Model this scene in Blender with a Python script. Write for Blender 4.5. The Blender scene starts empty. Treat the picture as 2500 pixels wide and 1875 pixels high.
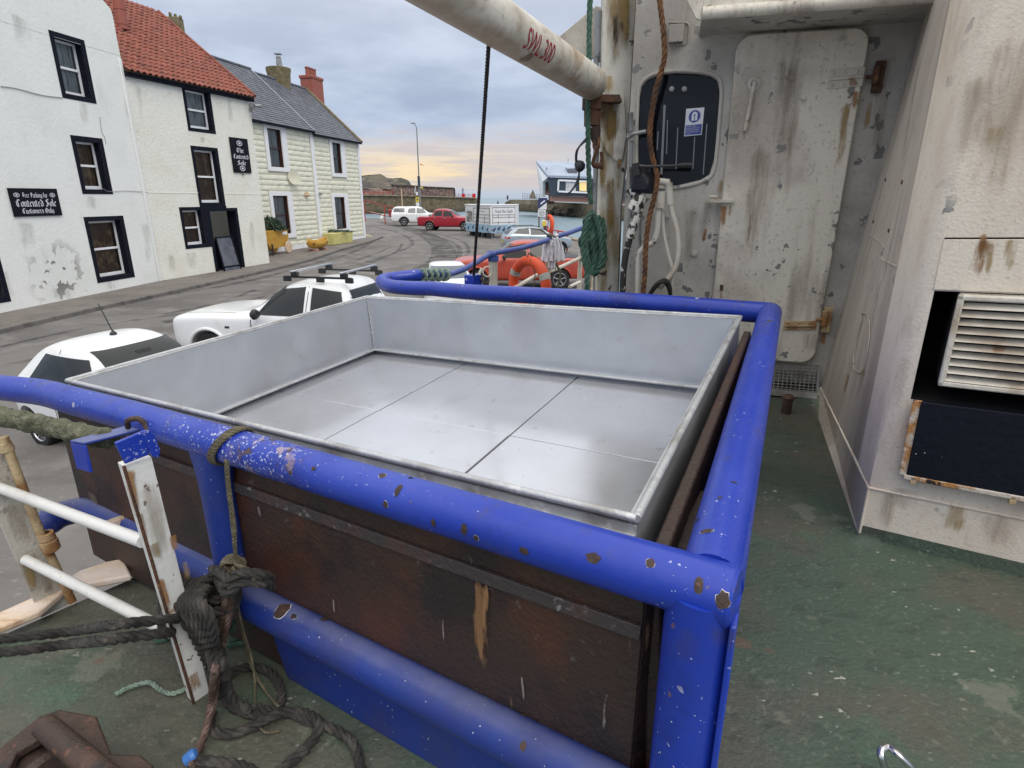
import bpy, bmesh, math, random
from mathutils import Vector, Matrix
from mathutils.bvhtree import BVHTree
R = math.radians
random.seed(7)
V = Vector
sc = bpy.context.scene
col = sc.collection

# ------------------------------------------------------------------ camera
FPX, CXP, CYP, CH = 1420.0, 1250.0, 937.5, 3.1
PITCH = math.atan(455 / 1420)
cam_d = bpy.data.cameras.new('camera')
cam = bpy.data.objects.new('camera', cam_d)
col.objects.link(cam)
cam.location = (0, 0, CH)
cam.rotation_euler = (math.pi / 2 - PITCH, 0, 0)
cam_d.sensor_width = 36
cam_d.lens = 36 * FPX / 2500
cam_d.clip_start = .05
cam_d.clip_end = 9000
sc.camera = cam

# ------------------------------------------------------------------ world
SUN_EL, SUN_AZ = R(52), R(150)      # azimuth measured from +Y towards +X
w = bpy.data.worlds.new('World')
sc.world = w
w.use_nodes = True
nt = w.node_tree
for n in list(nt.nodes):
    nt.nodes.remove(n)


def nd(nt, t, **kw):
    n = nt.nodes.new(t)
    for k, v in kw.items():
        if k.startswith('i_'):
            n.inputs[k[2:].replace('_', ' ')].default_value = v
        elif k.startswith('n_'):
            n.inputs[int(k[2:])].default_value = v
        else:
            setattr(n, k, v)
    return n


def math_n(nt, op, a, b=None, clamp=False):
    n = nt.nodes.new('ShaderNodeMath')
    n.operation = op
    n.use_clamp = clamp
    for i, x in enumerate((a, b)):
        if x is None:
            continue
        if isinstance(x, (int, float)):
            n.inputs[i].default_value = x
        else:
            nt.links.new(x, n.inputs[i])
    return n.outputs[0]


def maprange(nt, v, a, b, c=0., d=1., smooth=True):
    n = nt.nodes.new('ShaderNodeMapRange')
    if smooth:
        n.interpolation_type = 'SMOOTHSTEP'
    nt.links.new(v, n.inputs[0])
    for i, x in enumerate((a, b, c, d)):
        n.inputs[i + 1].default_value = x
    return n.outputs[0]


def mixc(nt, f, a, b):
    n = nt.nodes.new('ShaderNodeMix')
    n.data_type = 'RGBA'
    if isinstance(f, (int, float)):
        n.inputs[0].default_value = f
    else:
        nt.links.new(f, n.inputs[0])
    for i, x in ((6, a), (7, b)):
        if isinstance(x, tuple):
            n.inputs[i].default_value = (*x[:3], 1)
        else:
            nt.links.new(x, n.inputs[i])
    return n.outputs[2]


tc = nd(nt, 'ShaderNodeTexCoord')
sep = nd(nt, 'ShaderNodeSeparateXYZ')
nt.links.new(tc.outputs['Generated'], sep.inputs[0])
el = sep.outputs[2]
mp = nd(nt, 'ShaderNodeMapping')
mp.inputs['Scale'].default_value = (1.3, 1.3, 4.2)
nt.links.new(tc.outputs['Generated'], mp.inputs[0])
n1 = nd(nt, 'ShaderNodeTexNoise', i_Scale=3.1, i_Detail=7.0, i_Roughness=.55)
nt.links.new(mp.outputs[0], n1.inputs['Vector'])
mp2 = nd(nt, 'ShaderNodeMapping')
mp2.inputs['Scale'].default_value = (2.4, 2.4, 24.0)
nt.links.new(tc.outputs['Generated'], mp2.inputs[0])
n2 = nd(nt, 'ShaderNodeTexNoise', i_Scale=2.2, i_Detail=6.0, i_Roughness=.6)
nt.links.new(mp2.outputs[0], n2.inputs['Vector'])
cl = mixc(nt, maprange(nt, n1.outputs[0], .35, .68), (.36, .44, .60), (.56, .65, .81))
zen = maprange(nt, el, .05, .9, 0., 1.)
cl = mixc(nt, zen, cl, (1.66, 1.62, 1.57))
# warm break in the cloud low on the sea horizon, strongest left of centre
dotn = nd(nt, 'ShaderNodeVectorMath', operation='DOT_PRODUCT')
nt.links.new(tc.outputs['Generated'], dotn.inputs[0])
dotn.inputs[1].default_value = (math.sin(R(-18)), math.cos(R(-18)), 0)
az = maprange(nt, dotn.outputs['Value'], .90, .99)
elw = math_n(nt, 'ADD', el, math_n(nt, 'MULTIPLY', math_n(nt, 'SUBTRACT', n2.outputs[0], .5), .10))
band = maprange(nt, elw, .112, .070)
az2 = maprange(nt, dotn.outputs['Value'], .70, .98)
warm = mixc(nt, maprange(nt, elw, .05, .09), (1.0, .79, .50), (.76, .71, .69))
pale = mixc(nt, az, (.66, .64, .68), warm)
streak = maprange(nt, n2.outputs[0], .42, .60)
pale = mixc(nt, streak, (.66, .60, .60), pale)
low = maprange(nt, el, .022, .004)
pale = mixc(nt, low, pale, (.52, .60, .72))
cl = mixc(nt, math_n(nt, 'MULTIPLY', band, az2), cl, pale)
skyn = nd(nt, 'ShaderNodeTexSky', sky_type='NISHITA', sun_disc=False, sun_elevation=SUN_EL, sun_rotation=SUN_AZ)
sk = nd(nt, 'ShaderNodeVectorMath', operation='SCALE')
sk.inputs['Scale'].default_value = .1
nt.links.new(skyn.outputs[0], sk.inputs[0])
fin = mixc(nt, .93, sk.outputs[0], cl)
bg = nd(nt, 'ShaderNodeBackground')
nt.links.new(fin, bg.inputs[0])
bg.inputs[1].default_value = .88
out = nd(nt, 'ShaderNodeOutputWorld')
nt.links.new(bg.outputs[0], out.inputs[0])

sl = bpy.data.lights.new('sun', 'SUN')
sl.energy = 1.1
sl.angle = R(35)
sl.color = (1, .95, .87)
so = bpy.data.objects.new('sun', sl)
col.objects.link(so)
sd = V((math.sin(SUN_AZ) * math.cos(SUN_EL), math.cos(SUN_AZ) * math.cos(SUN_EL), math.sin(SUN_EL)))
so.rotation_euler = sd.to_track_quat('Z', 'Y').to_euler()

vs = sc.view_settings
vs.view_transform = 'Standard'
vs.look = 'None'
vs.gamma = 1
vs.exposure = 0.22
vs.use_curve_mapping = False

# ------------------------------------------------------------------ survey helpers
# the place was surveyed from the photograph: a point seen in it is a ray from the
# tripod, cut with the real surface (street, boat deck, wall) it stands on.
def zo(ox, oy, s):
    return lambda x, y: (ox + x / s, oy + y / s)


S_ = lambda x, y: (x, y)
K = zo(0, 0, 1 / 1.1302)
Z1 = zo(0, 0, 2.0738)
Z2 = zo(500, 100, 2.765)
Z3 = zo(860, 250, 3.53)
Z4 = zo(950, 0, 3.3185)
Z5 = zo(1380, 0, 2.1833)
B1 = zo(1550, 0, 1.8432)
B2 = zo(1850, 600, 1.9523)
B3 = zo(0, 640, 2.212)
B5 = zo(1100, 1300, 1.58)
A_ = zo(500, 1000, 2.765)
Bz = zo(1250, 1100, 2.765)
C_ = zo(1400, 650, 2.765)
D4 = zo(0, 1100, 2.14)
E_ = zo(300, 1350, 3.16)
F_ = zo(400, 600, 3.6867)
G_ = zo(1110, 460, 6.9125)
H_ = zo(870, 400, 6.9125)
I_ = zo(1280, 380, 11.06)
J_ = zo(1030, 580, 4.9156)
P_ = zo(620, 550, 7.373)
CAM = V((0, 0, CH))


def ray(p):
    X = p[0] - CXP
    U = CYP - p[1]
    return V((X, FPX * math.cos(PITCH) + U * math.sin(PITCH), -FPX * math.sin(PITCH) + U * math.cos(PITCH)))


def pl(p, O, N):
    r = ray(p)
    return CAM + r * ((O - CAM).dot(N) / r.dot(N))


def oz(p, z):
    return pl(p, V((0, 0, z)), V((0, 0, 1)))


def dy(p, Y):
    r = ray(p)
    return CAM + r * (Y / r.y)


def proj(q):
    d = V(q) - CAM
    f_ = d.y * math.cos(PITCH) - d.z * math.sin(PITCH)
    u_ = d.y * math.sin(PITCH) + d.z * math.cos(PITCH)
    return (CXP + FPX * d.x / f_, CYP - FPX * u_ / f_)


def zg(y):
    return -.3 + .6 * min(1, max(0, (y - 8) / 52))


def gp(p, h=0):
    z = 0
    for i in range(25):
        q = oz(p, z + h)
        z = .5 * z + .5 * zg(q.y)
    return q


BU = V((-.06, -.015, 1)).normalized()
BO = V((0, 2, 1.45))


def bp(p, h=0):
    return pl(p, BO + V((0, 0, h)), BU)


def bz(x, y, h=0):
    return V((x, y, 1.45 + .06 * x + .015 * (y - 2) + h))


# ------------------------------------------------------------------ materials
def mat(name, c, rough=.6, metal=0., L=(), bump=0., bs=40., coat=0., spec=.5, bd=4.):
    m = bpy.data.materials.new(name)
    m.use_nodes = True
    t = m.node_tree
    b = t.nodes['Principled BSDF']
    geo = nd(t, 'ShaderNodeNewGeometry')
    pos = geo.outputs['Position']
    cur = (*c, 1)
    rcur = None
    hcur = None

    def noise(s, st=(1, 1, 1), d=4., ro=.55, off=0.):
        mpn = nd(t, 'ShaderNodeMapping')
        mpn.inputs['Scale'].default_value = st
        mpn.inputs['Location'].default_value = (off, off * .7, off * 1.3)
        t.links.new(pos, mpn.inputs[0])
        n = nd(t, 'ShaderNodeTexNoise', i_Scale=s, i_Detail=d, i_Roughness=ro)
        t.links.new(mpn.outputs[0], n.inputs['Vector'])
        return n.outputs[0], mpn.outputs[0]
    for i, l in enumerate(L):
        kind = l.get('k', 'n')
        f, vec = noise(l.get('s', 6.), l.get('st', (1, 1, 1)), l.get('d', 4.), l.get('ro', .55), l.get('off', i * 3.7))
        if kind == 'v':      # round spots
            vo = nd(t, 'ShaderNodeTexVoronoi', i_Scale=l['vs'])
            t.links.new(vec, vo.inputs['Vector'])
            dd = math_n(t, 'ADD', vo.outputs['Distance'], math_n(t, 'MULTIPLY', f, -l.get('w', .6)))
            f = maprange(t, dd, l['t'][1], l['t'][0])
        elif kind == 'z':    # height above z0..z1
            sp = nd(t, 'ShaderNodeSeparateXYZ')
            t.links.new(pos, sp.inputs[0])
            dd = math_n(t, 'ADD', sp.outputs[2], math_n(t, 'MULTIPLY', f, l.get('w', .3)))
            f = maprange(t, dd, l['t'][0], l['t'][1])
        elif kind == 'x':    # up-facing surfaces
            sp = nd(t, 'ShaderNodeSeparateXYZ')
            t.links.new(geo.outputs['Normal'], sp.inputs[0])
            dd = math_n(t, 'ADD', sp.outputs[2], math_n(t, 'MULTIPLY', math_n(t, 'SUBTRACT', f, .5), l.get('w', 1.)))
            f = maprange(t, dd, l['t'][0], l['t'][1])
        else:
            f = maprange(t, f, l['t'][0], l['t'][1])
        if 'm' in l:         # break up by a second, larger noise
            g, _ = noise(l['m'][0], (1, 1, 1), 3., .5, 20 + i * 5)
            f = math_n(t, 'MULTIPLY', f, maprange(t, g, l['m'][1], l['m'][2]))
        for (cx_, cy_, cz_, r0, r1) in l.get('near', ())[:1]:
            vmn = nd(t, 'ShaderNodeVectorMath', operation='DISTANCE')
            t.links.new(pos, vmn.inputs[0])
            vmn.inputs[1].default_value = (cx_, cy_, cz_)
            f = math_n(t, 'MULTIPLY', f, maprange(t, vmn.outputs['Value'], r1, r0))
        f = math_n(t, 'MULTIPLY', f, l.get('a', 1.), True)
        if 'c' in l:
            cur = mixc(t, f, cur, (*l['c'], 1))
        if 'r' in l:
            n = nd(t, 'ShaderNodeMix')
            t.links.new(f, n.inputs[0])
            if rcur is None:
                n.inputs[2].default_value = rough
            else:
                t.links.new(rcur, n.inputs[2])
            n.inputs[3].default_value = l['r']
            rcur = n.outputs[0]
        if 'h' in l:
            hh = math_n(t, 'MULTIPLY', f, l['h'])
            hcur = hh if hcur is None else math_n(t, 'ADD', hcur, hh)
    if isinstance(cur, tuple):
        b.inputs['Base Color'].default_value = cur
    else:
        t.links.new(cur, b.inputs['Base Color'])
    b.inputs['Roughness'].default_value = rough
    if rcur is not None:
        t.links.new(rcur, b.inputs['Roughness'])
    b.inputs['Metallic'].default_value = metal
    b.inputs['Coat Weight'].default_value = coat
    b.inputs['Coat Roughness'].default_value = .15
    b.inputs['Specular IOR Level'].default_value = spec
    if bump:
        g, _ = noise(bs, d=bd)
        g = math_n(t, 'MULTIPLY', g, bump)
        hcur = g if hcur is None else math_n(t, 'ADD', hcur, g)
    if hcur is not None:
        bn = nd(t, 'ShaderNodeBump', i_Strength=1.0, i_Distance=.01)
        t.links.new(hcur, bn.inputs['Height'])
        t.links.new(bn.outputs[0], b.inputs['Normal'])
    return m


def glassm(name, tint=(.02, .025, .03), clear=.5, rough=.03):
    m = bpy.data.materials.new(name)
    m.use_nodes = True
    t = m.node_tree
    b = t.nodes['Principled BSDF']
    b.inputs['Base Color'].default_value = (*tint, 1)
    b.inputs['Roughness'].default_value = rough
    b.inputs['IOR'].default_value = 1.5
    tr = nd(t, 'ShaderNodeBsdfTransparent')
    tr.inputs[0].default_value = (.9, .93, .93, 1)
    lw = nd(t, 'ShaderNodeFresnel', i_IOR=1.45)
    mx = nd(t, 'ShaderNodeMixShader')
    f = math_n(t, 'ADD', math_n(t, 'MULTIPLY', lw.outputs[0], 1.9), 1 - clear, True)
    t.links.new(f, mx.inputs[0])
    t.links.new(tr.outputs[0], mx.inputs[1])
    t.links.new(b.outputs[0], mx.inputs[2])
    t.links.new(mx.outputs[0], t.nodes['Material Output'].inputs[0])
    return m


WHITE_CH = [dict(c=(.36, .31, .26), s=1.3, t=(.42, .66), a=.75), dict(c=(.28, .235, .19), s=3., st=(2.2, 2.2, .3), t=(.48, .70), a=.7), dict(c=(.27, .24, .21), s=38., d=6., t=(.56, .68), a=.45),
            dict(c=(.22, .22, .21), s=9., t=(.635, .645), h=-.25, m=(1.3, .40, .52)), dict(c=(.24, .12, .05), s=5., st=(3, 3, .3), t=(.66, .76), a=.8),
            dict(c=(.78, .76, .72), s=60., t=(.5, .75), a=.25)]
M = {}
M['ship_white'] = mat('ship_white', (.75, .705, .61), .5, L=WHITE_CH, bump=.18, bs=55)
M['ship_white_shaded_side'] = mat('ship_white_shaded_side', (.56, .51, .445), .5, L=[  # shade of the side wall put into the base colour, grime over it
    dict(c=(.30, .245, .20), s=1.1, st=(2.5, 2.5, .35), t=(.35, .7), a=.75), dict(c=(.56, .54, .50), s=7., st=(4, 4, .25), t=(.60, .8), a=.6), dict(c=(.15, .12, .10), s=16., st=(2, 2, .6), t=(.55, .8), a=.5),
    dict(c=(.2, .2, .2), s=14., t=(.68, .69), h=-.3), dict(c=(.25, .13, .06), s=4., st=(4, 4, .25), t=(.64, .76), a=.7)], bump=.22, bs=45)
M['ship_white_front'] = mat('ship_white_front', (.73, .655, .545), .55, L=[
    dict(c=(.50, .38, .29), s=2.2, st=(2, 2, .6), t=(.42, .75), a=.7), dict(c=(.40, .31, .24), s=16., st=(1, 1, .35), t=(.55, .78), a=.4),
    dict(c=(.22, .22, .21), s=5., t=(.645, .655), h=-.3, m=(1.1, .45, .55)), dict(c=(.42, .34, .27), s=60., t=(.55, .75), a=.45)], bump=.24, bs=85)
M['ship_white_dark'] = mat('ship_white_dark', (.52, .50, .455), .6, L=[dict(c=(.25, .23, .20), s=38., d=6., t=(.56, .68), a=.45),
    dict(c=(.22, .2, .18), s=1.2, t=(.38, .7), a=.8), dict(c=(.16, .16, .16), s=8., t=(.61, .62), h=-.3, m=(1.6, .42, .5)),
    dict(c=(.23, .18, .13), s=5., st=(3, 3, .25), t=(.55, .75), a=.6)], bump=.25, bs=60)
M['gate_white'] = mat('gate_white', (.70, .70, .68), .5, L=[dict(c=(.50, .48, .44), s=4., t=(.45, .7), a=.6), dict(c=(.33, .17, .07), s=6., t=(.64, .70)), dict(c=(.2, .16, .13), s=24., t=(.66, .69))], bump=.25, bs=40)
M['gate_grey'] = mat('gate_grey', (.50, .475, .42), .55, L=[dict(c=(.36, .33, .28), s=5., t=(.42, .66)), dict(c=(.22, .19, .16), s=30., t=(.60, .68), a=.7)], bump=.4, bs=60)
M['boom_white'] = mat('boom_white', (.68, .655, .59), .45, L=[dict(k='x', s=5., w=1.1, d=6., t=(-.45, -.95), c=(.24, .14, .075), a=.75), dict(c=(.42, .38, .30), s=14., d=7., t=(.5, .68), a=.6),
    dict(c=(.36, .31, .24), s=2.6, t=(.42, .7), a=.65), dict(c=(.16, .11, .08), s=3.2, t=(.64, .665), h=-.5, d=6.),
    dict(c=(.35, .20, .1), s=3.2, t=(.60, .655), a=.5), dict(c=(.12, .1, .09), s=22., t=(.7, .71)), ], bump=.3, bs=30)
M['mast_white'] = mat('mast_white', (.66, .63, .55), .5, L=[
    dict(c=(.27, .19, .075), s=2.0, st=(3, 3, .45), t=(.46, .58), a=.85), dict(c=(.06, .04, .03), s=7., t=(.69, .70)), dict(c=(.38, .33, .27), s=12., t=(.5, .75), a=.5)], bump=.3, bs=30)
M['rust'] = mat('rust', (.10, .045, .025), .85, L=[dict(c=(.05, .03, .022), s=7., t=(.4, .65)), dict(c=(.28, .15, .07), s=13., t=(.6, .75), a=.7), dict(c=(.4, .36, .3), s=9., t=(.68, .72), a=.6)], bump=.8, bs=60)
M['rust_dark'] = mat('rust_dark', (.050, .030, .024), .65, L=[dict(c=(.10, .055, .035), s=6., t=(.45, .7)), dict(c=(.022, .018, .016), s=11., t=(.55, .7)), dict(c=(.16, .07, .04), s=26., t=(.62, .7), a=.7)], bump=.45, bs=90)
M['rust_yellow'] = mat('rust_yellow', (.50, .38, .22), .7, L=[dict(c=(.28, .13, .045), s=7., t=(.42, .66)), dict(c=(.62, .58, .5), s=5., t=(.6, .7))], bump=.5, bs=60)
M['blue'] = mat('blue', (.010, .038, .36), .36, coat=.18, L=[
    dict(c=(.022, .055, .40), s=2.3, t=(.45, .7)), dict(c=(.010, .024, .20), s=5., t=(.52, .75), a=.7), dict(c=(.05, .05, .10), s=9., st=(1, 1, 1), t=(.60, .78), a=.5), dict(c=(.16, .10, .09), s=31., t=(.70, .74), a=.8), dict(s=7., t=(.4, .7), r=.5),
    dict(k='v', vs=6.5, s=16., w=.42, t=(-.155, -.145), c=(.5, .52, .6), a=.7, m=(1.7, .44, .5)), dict(k='v', vs=6.5, s=16., w=.42, t=(-.165, -.158), c=(.055, .04, .032), r=.8, h=-.3, m=(1.7, .44, .5)),
    dict(c=(.50, .54, .68), s=95., d=4., t=(.60, .625), m=(7., .42, .56), near=[(-.90, 1.75, 2.36, .10, .46)]), dict(c=(.6, .64, .76), s=70., d=3., t=(.655, .67), near=[(-.86, 1.72, 2.36, .10, .50)]),
    dict(c=(.09, .055, .045), s=13., t=(.61, .63), h=-.4, r=.8, near=[(-.72, 1.63, 2.36, .06, .22)]), dict(c=(.45, .32, .26), s=13., t=(.59, .62), a=.6, near=[(-.72, 1.63, 2.36, .06, .22)]),
    dict(c=(.45, .50, .64), s=85., d=2., t=(.705, .72), m=(2.3, .46, .56)), dict(c=(.05, .05, .12), s=18., t=(.62, .74), a=.35)], bump=.14, bs=38)
M['blue_worn'] = mat('blue_worn', (.016, .040, .40), .38, coat=.2, L=[
    dict(c=(.035, .06, .44), s=2.3, t=(.45, .7)),
    dict(k='v', vs=42., s=9., w=.55, t=(-.05, .02), c=(.62, .66, .78), m=(5., .36, .48)), dict(k='v', vs=80., s=19., w=.55, t=(-.06, 0), c=(.7, .73, .8), m=(4., .36, .46)),
    dict(c=(.09, .055, .045), s=11., t=(.63, .655), h=-.4, r=.8), dict(c=(.45, .32, .26), s=11., t=(.605, .64), a=.7)], bump=.2, bs=38)
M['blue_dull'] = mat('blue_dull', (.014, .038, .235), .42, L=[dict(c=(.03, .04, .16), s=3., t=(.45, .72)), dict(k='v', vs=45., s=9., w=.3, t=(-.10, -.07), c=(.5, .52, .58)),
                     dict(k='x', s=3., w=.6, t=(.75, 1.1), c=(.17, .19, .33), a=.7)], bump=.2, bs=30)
M['blue_pale'] = mat('blue_pale', (.05, .085, .30), .4, L=[dict(c=(.10, .13, .33), s=5., t=(.45, .7)), dict(k='v', vs=40., s=9., w=.3, t=(-.09, -.05), c=(.5, .52, .58))], bump=.15, bs=40)
M['galv'] = mat('galv', (.53, .555, .60), .34, .55, L=[dict(c=(.30, .29, .29), s=9., d=8., ro=.7, t=(.62, .70), a=.5, off=41.), dict(c=(.6, .6, .62), s=60., st=(1, .2, 1), t=(.66, .74), a=.4),dict(c=(.44, .46, .50), s=3.2, d=7., t=(.42, .68), a=.5), dict(c=(.44, .42, .42), s=1.4, t=(.52, .72), a=.5, off=9.), dict(c=(.2, .2, .2), s=26., t=(.72, .74), a=.6), dict(s=5., t=(.4, .7), r=.52)], bump=.04, bs=90)
M['galv_rim'] = mat('galv_rim', (.52, .535, .545), .42, .45, L=[dict(c=(.28, .26, .24), s=6., t=(.46, .7), a=.7), dict(c=(.75, .75, .75), s=30., t=(.55, .7), a=.6)], bump=.3, bs=70)
M['floor_panel'] = mat('floor_panel', (.64, .66, .70), .15, .60, L=[dict(c=(.54, .55, .58), s=2.4, t=(.4, .7), a=.5), dict(c=(.30, .28, .28), s=14., d=7., t=(.64, .72), a=.35, off=51.), dict(c=(.38, .36, .36), s=1.1, st=(2.2, .6, 1), t=(.60, .74), a=.4, off=4.3), dict(s=3., t=(.4, .7), r=.24), dict(c=(.42, .42, .44), s=50., st=(1, .15, 1), t=(.66, .74), a=.35), dict(c=(.9, .9, .92), s=17., t=(.70, .74), a=.4)], bump=.015, bs=60)
M['floor_dark'] = mat('floor_dark', (.10, .10, .11), .5)
M['box_wood'] = mat('box_wood', (.040, .024, .018), .55, L=[dict(c=(.075, .028, .016), s=2.5, t=(.45, .7)), dict(c=(.018, .014, .014), s=4., t=(.5, .7), a=.8), dict(c=(.30, .19, .10), s=3.4, st=(3.4, 3.4, .5), t=(.69, .74), a=.75),
                      dict(c=(.16, .15, .15), s=30., t=(.64, .72), a=.5, m=(4, .5, .6))], bump=.5, bs=60)
M['box_strap'] = mat('box_strap', (.065, .052, .050), .5, .1, L=[dict(c=(.26, .25, .26), s=34., t=(.58, .68), m=(4., .50, .58)), dict(c=(.10, .055, .045), s=9., t=(.5, .7))], bump=.6, bs=60)
M['deck'] = mat('deck_green', (.064, .094, .066), .62, L=[
    dict(c=(.095, .088, .070), s=1.6, t=(.44, .62), a=.85), dict(c=(.036, .047, .036), s=8., st=(1, 1.9, 1), d=8., ro=.65, t=(.52, .66), a=.5), dict(c=(.05, .15, .09), s=2.1, t=(.61, .70), a=.35, off=11.), dict(c=(.155, .165, .13), s=3.1, d=8., ro=.7, t=(.60, .66), a=.7, off=17.), dict(c=(.16, .085, .06), s=2.7, d=6., t=(.68, .72), a=.6, off=31.),
    dict(c=(.36, .36, .31), s=22., st=(1, 1.6, 1), t=(.655, .68), m=(2.2, .50, .62)), dict(k='v', vs=17., s=30., w=.25, t=(-.10, -.07), c=(.42, .43, .38), m=(1.7, .45, .6)),
    dict(c=(.17, .18, .145), s=45., d=6., t=(.56, .70), a=.45), dict(c=(.33, .33, .29), s=30., st=(1, 3, 1), d=6., t=(.68, .72), a=.6), dict(s=4., t=(.4, .65), r=.48)], bump=.5, bs=55)
M['timber'] = mat('timber', (.66, .50, .34), .6, L=[dict(c=(.42, .25, .13), s=5., st=(1, 5, 5), t=(.45, .7)), dict(c=(.72, .62, .55), s=2., t=(.5, .7))], bump=.4, bs=50)
M['hull'] = mat('hull_paint', (.02, .03, .09), .5, bump=.2)
M['render_cool'] = mat('render_cool', (.80, .815, .79), .85, L=[
    dict(c=(.73, .75, .72), s=.7, t=(.4, .7), a=.8), dict(c=(.58, .60, .57), s=1.6, st=(1, 1, .3), t=(.58, .8), a=.5), dict(c=(.60, .62, .60), s=26., d=5., t=(.58, .70), a=.5), dict(c=(.22, .215, .20), s=2.4, d=7., t=(.565, .575), h=-1.2, near=[(-14.5, 18.8, .75, .3, 1.35)]),
    dict(c=(.36, .36, .34), k='z', s=2., w=.9, t=(.35, -.15), a=.55)], bump=1.1, bs=9, bd=6.)
M['render_warm'] = mat('render_warm', (.79, .785, .72), .85, L=[dict(c=(.56, .55, .48), s=24., d=5., t=(.56, .68), a=.55),
    dict(c=(.71, .69, .60), s=.8, t=(.4, .7), a=.8), dict(c=(.5, .49, .42), s=8., t=(.55, .75), a=.45), dict(c=(.40, .39, .34), k='z', s=2., w=.9, t=(.6, 0), a=.5)], bump=2.1, bs=14, bd=6.)
M['black_paint'] = mat('black_paint', (.008, .010, .018), .75, L=[dict(c=(.02, .022, .03), s=4., t=(.5, .8), a=.6)], bump=.5, bs=14, spec=.12)
M['white_frame'] = mat('white_frame', (.84, .85, .87), .4, L=[dict(c=(.6, .6, .6), s=5., t=(.5, .8), a=.4)])
M['brown_frame'] = mat('brown_frame', (.055, .018, .012), .4)
M['glass'] = glassm('glass', (.02, .024, .026), clear=.92)
M['glass_car'] = glassm('glass_car', (.010, .014, .016), clear=.25)
M['glass_dark'] = glassm('glass_dark', (.008, .010, .013), clear=.55)
M['screen'] = glassm('screen', (.10, .12, .15), clear=.1)
M['curtain'] = mat('curtain', (.70, .71, .72), .8, L=[dict(c=(.25, .27, .3), s=9., st=(4, 4, .2), t=(.4, .65))])
M['room_warm'] = mat('room_warm', (.20, .12, .08), .8, L=[dict(c=(.5, .34, .2), s=3., t=(.5, .7))])
M['dark'] = mat('dark', (.006, .006, .007), .9)
M['black_rub'] = mat('black_rubber', (.015, .015, .016), .7)
M['black_pla'] = mat('black_plastic', (.02, .02, .022), .5)
M['pantile'] = mat('pantile', (.25, .070, .045), .75, L=[dict(c=(.17, .05, .036), s=2.6, t=(.4, .65)), dict(c=(.33, .125, .085), s=5., t=(.5, .7), a=.7), dict(c=(.13, .05, .035), s=11., t=(.6, .75), a=.7)], bump=.6, bs=30)
M['slate'] = mat('slate', (.085, .095, .12), .55, L=[dict(c=(.13, .14, .17), s=2.1, t=(.4, .68)), dict(c=(.05, .055, .07), s=4.5, t=(.5, .7), a=.8)], bump=.6, bs=20)
M['block'] = mat('block_cream', (.80, .79, .66), .8, L=[dict(c=(.70, .69, .56), s=2.3, t=(.42, .7), a=.8), dict(c=(.80, .80, .62), s=7., t=(.55, .75), a=.6), dict(c=(.30, .29, .22), s=3., st=(1, 1, .3), t=(.62, .8), a=.4)], bump=3.5, bs=11, bd=5.)
M['mortar'] = mat('mortar', (.60, .59, .47), .9)
M['white_trim'] = mat('white_trim', (.80, .81, .84), .7, L=[dict(c=(.6, .6, .6), s=3., t=(.5, .8), a=.5)], bump=.6, bs=18)
M['stone_chim'] = mat('stone_chimney', (.20, .155, .09), .9, L=[dict(c=(.12, .11, .05), s=3., t=(.45, .65)), dict(c=(.3, .25, .17), s=8., t=(.55, .7))], bump=3., bs=9)
M['red_chim'] = mat('red_chimney', (.30, .10, .075), .8, L=[dict(c=(.3, .08, .05), s=3., t=(.45, .7))], bump=.6, bs=20)
M['lead'] = mat('lead', (.32, .36, .42), .5, .3)
M['asphalt'] = mat('asphalt', (.160, .150, .143), .85, L=[
    dict(c=(.115, .107, .104), s=.35, t=(.42, .60)), dict(c=(.215, .20, .19), s=1.1, d=7., t=(.5, .66), a=.8), dict(c=(.095, .089, .087), s=1.7, st=(.45, 1.3, 1), d=8., ro=.65, t=(.52, .66), a=.5), dict(c=(.25, .24, .225), s=9., d=8., t=(.62, .68), a=.6),
    dict(c=(.30, .29, .28), s=90., t=(.62, .75), a=.5), dict(c=(.055, .052, .052), s=1.3, d=9., ro=.62, t=(.497, .5), a=.0)], bump=1.0, bs=60)
M['pave'] = mat('pavement', (.19, .17, .155), .85, L=[dict(c=(.14, .125, .115), s=.8, t=(.42, .66)), dict(c=(.25, .235, .22), s=4., t=(.55, .72), a=.7), dict(c=(.11, .10, .095), s=14., t=(.55, .7), a=.5)], bump=1.1, bs=40)
M['kerb'] = mat('kerb', (.155, .145, .135), .85, L=[dict(c=(.09, .085, .08), s=3., t=(.45, .7))], bump=.9, bs=40)
M['paint_line'] = mat('paint_line', (.62, .60, .54), .7, L=[dict(c=(.2, .19, .18), s=14., t=(.55, .65))])
M['paint_yellow'] = mat('paint_yellow', (.62, .52, .30), .7, L=[dict(c=(.2, .19, .16), s=14., t=(.58, .68))])
M['water'] = mat('water', (.17, .25, .30), .30, L=[dict(c=(.20, .29, .34), s=.05, t=(.4, .6))], bump=0, spec=.35)
t = M['water'].node_tree
_g = nd(t, 'ShaderNodeNewGeometry')
_m = nd(t, 'ShaderNodeMapping')
_m.inputs['Scale'].default_value = (1, .6, 1)
t.links.new(_g.outputs['Position'], _m.inputs[0])
_n = nd(t, 'ShaderNodeTexNoise', i_Scale=1.6, i_Detail=5., i_Roughness=.6)
t.links.new(_m.outputs[0], _n.inputs['Vector'])
_b = nd(t, 'ShaderNodeBump', i_Strength=.8, i_Distance=.25)
t.links.new(_n.outputs[0], _b.inputs['Height'])
t.links.new(_b.outputs[0], t.nodes['Principled BSDF'].inputs['Normal'])
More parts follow.
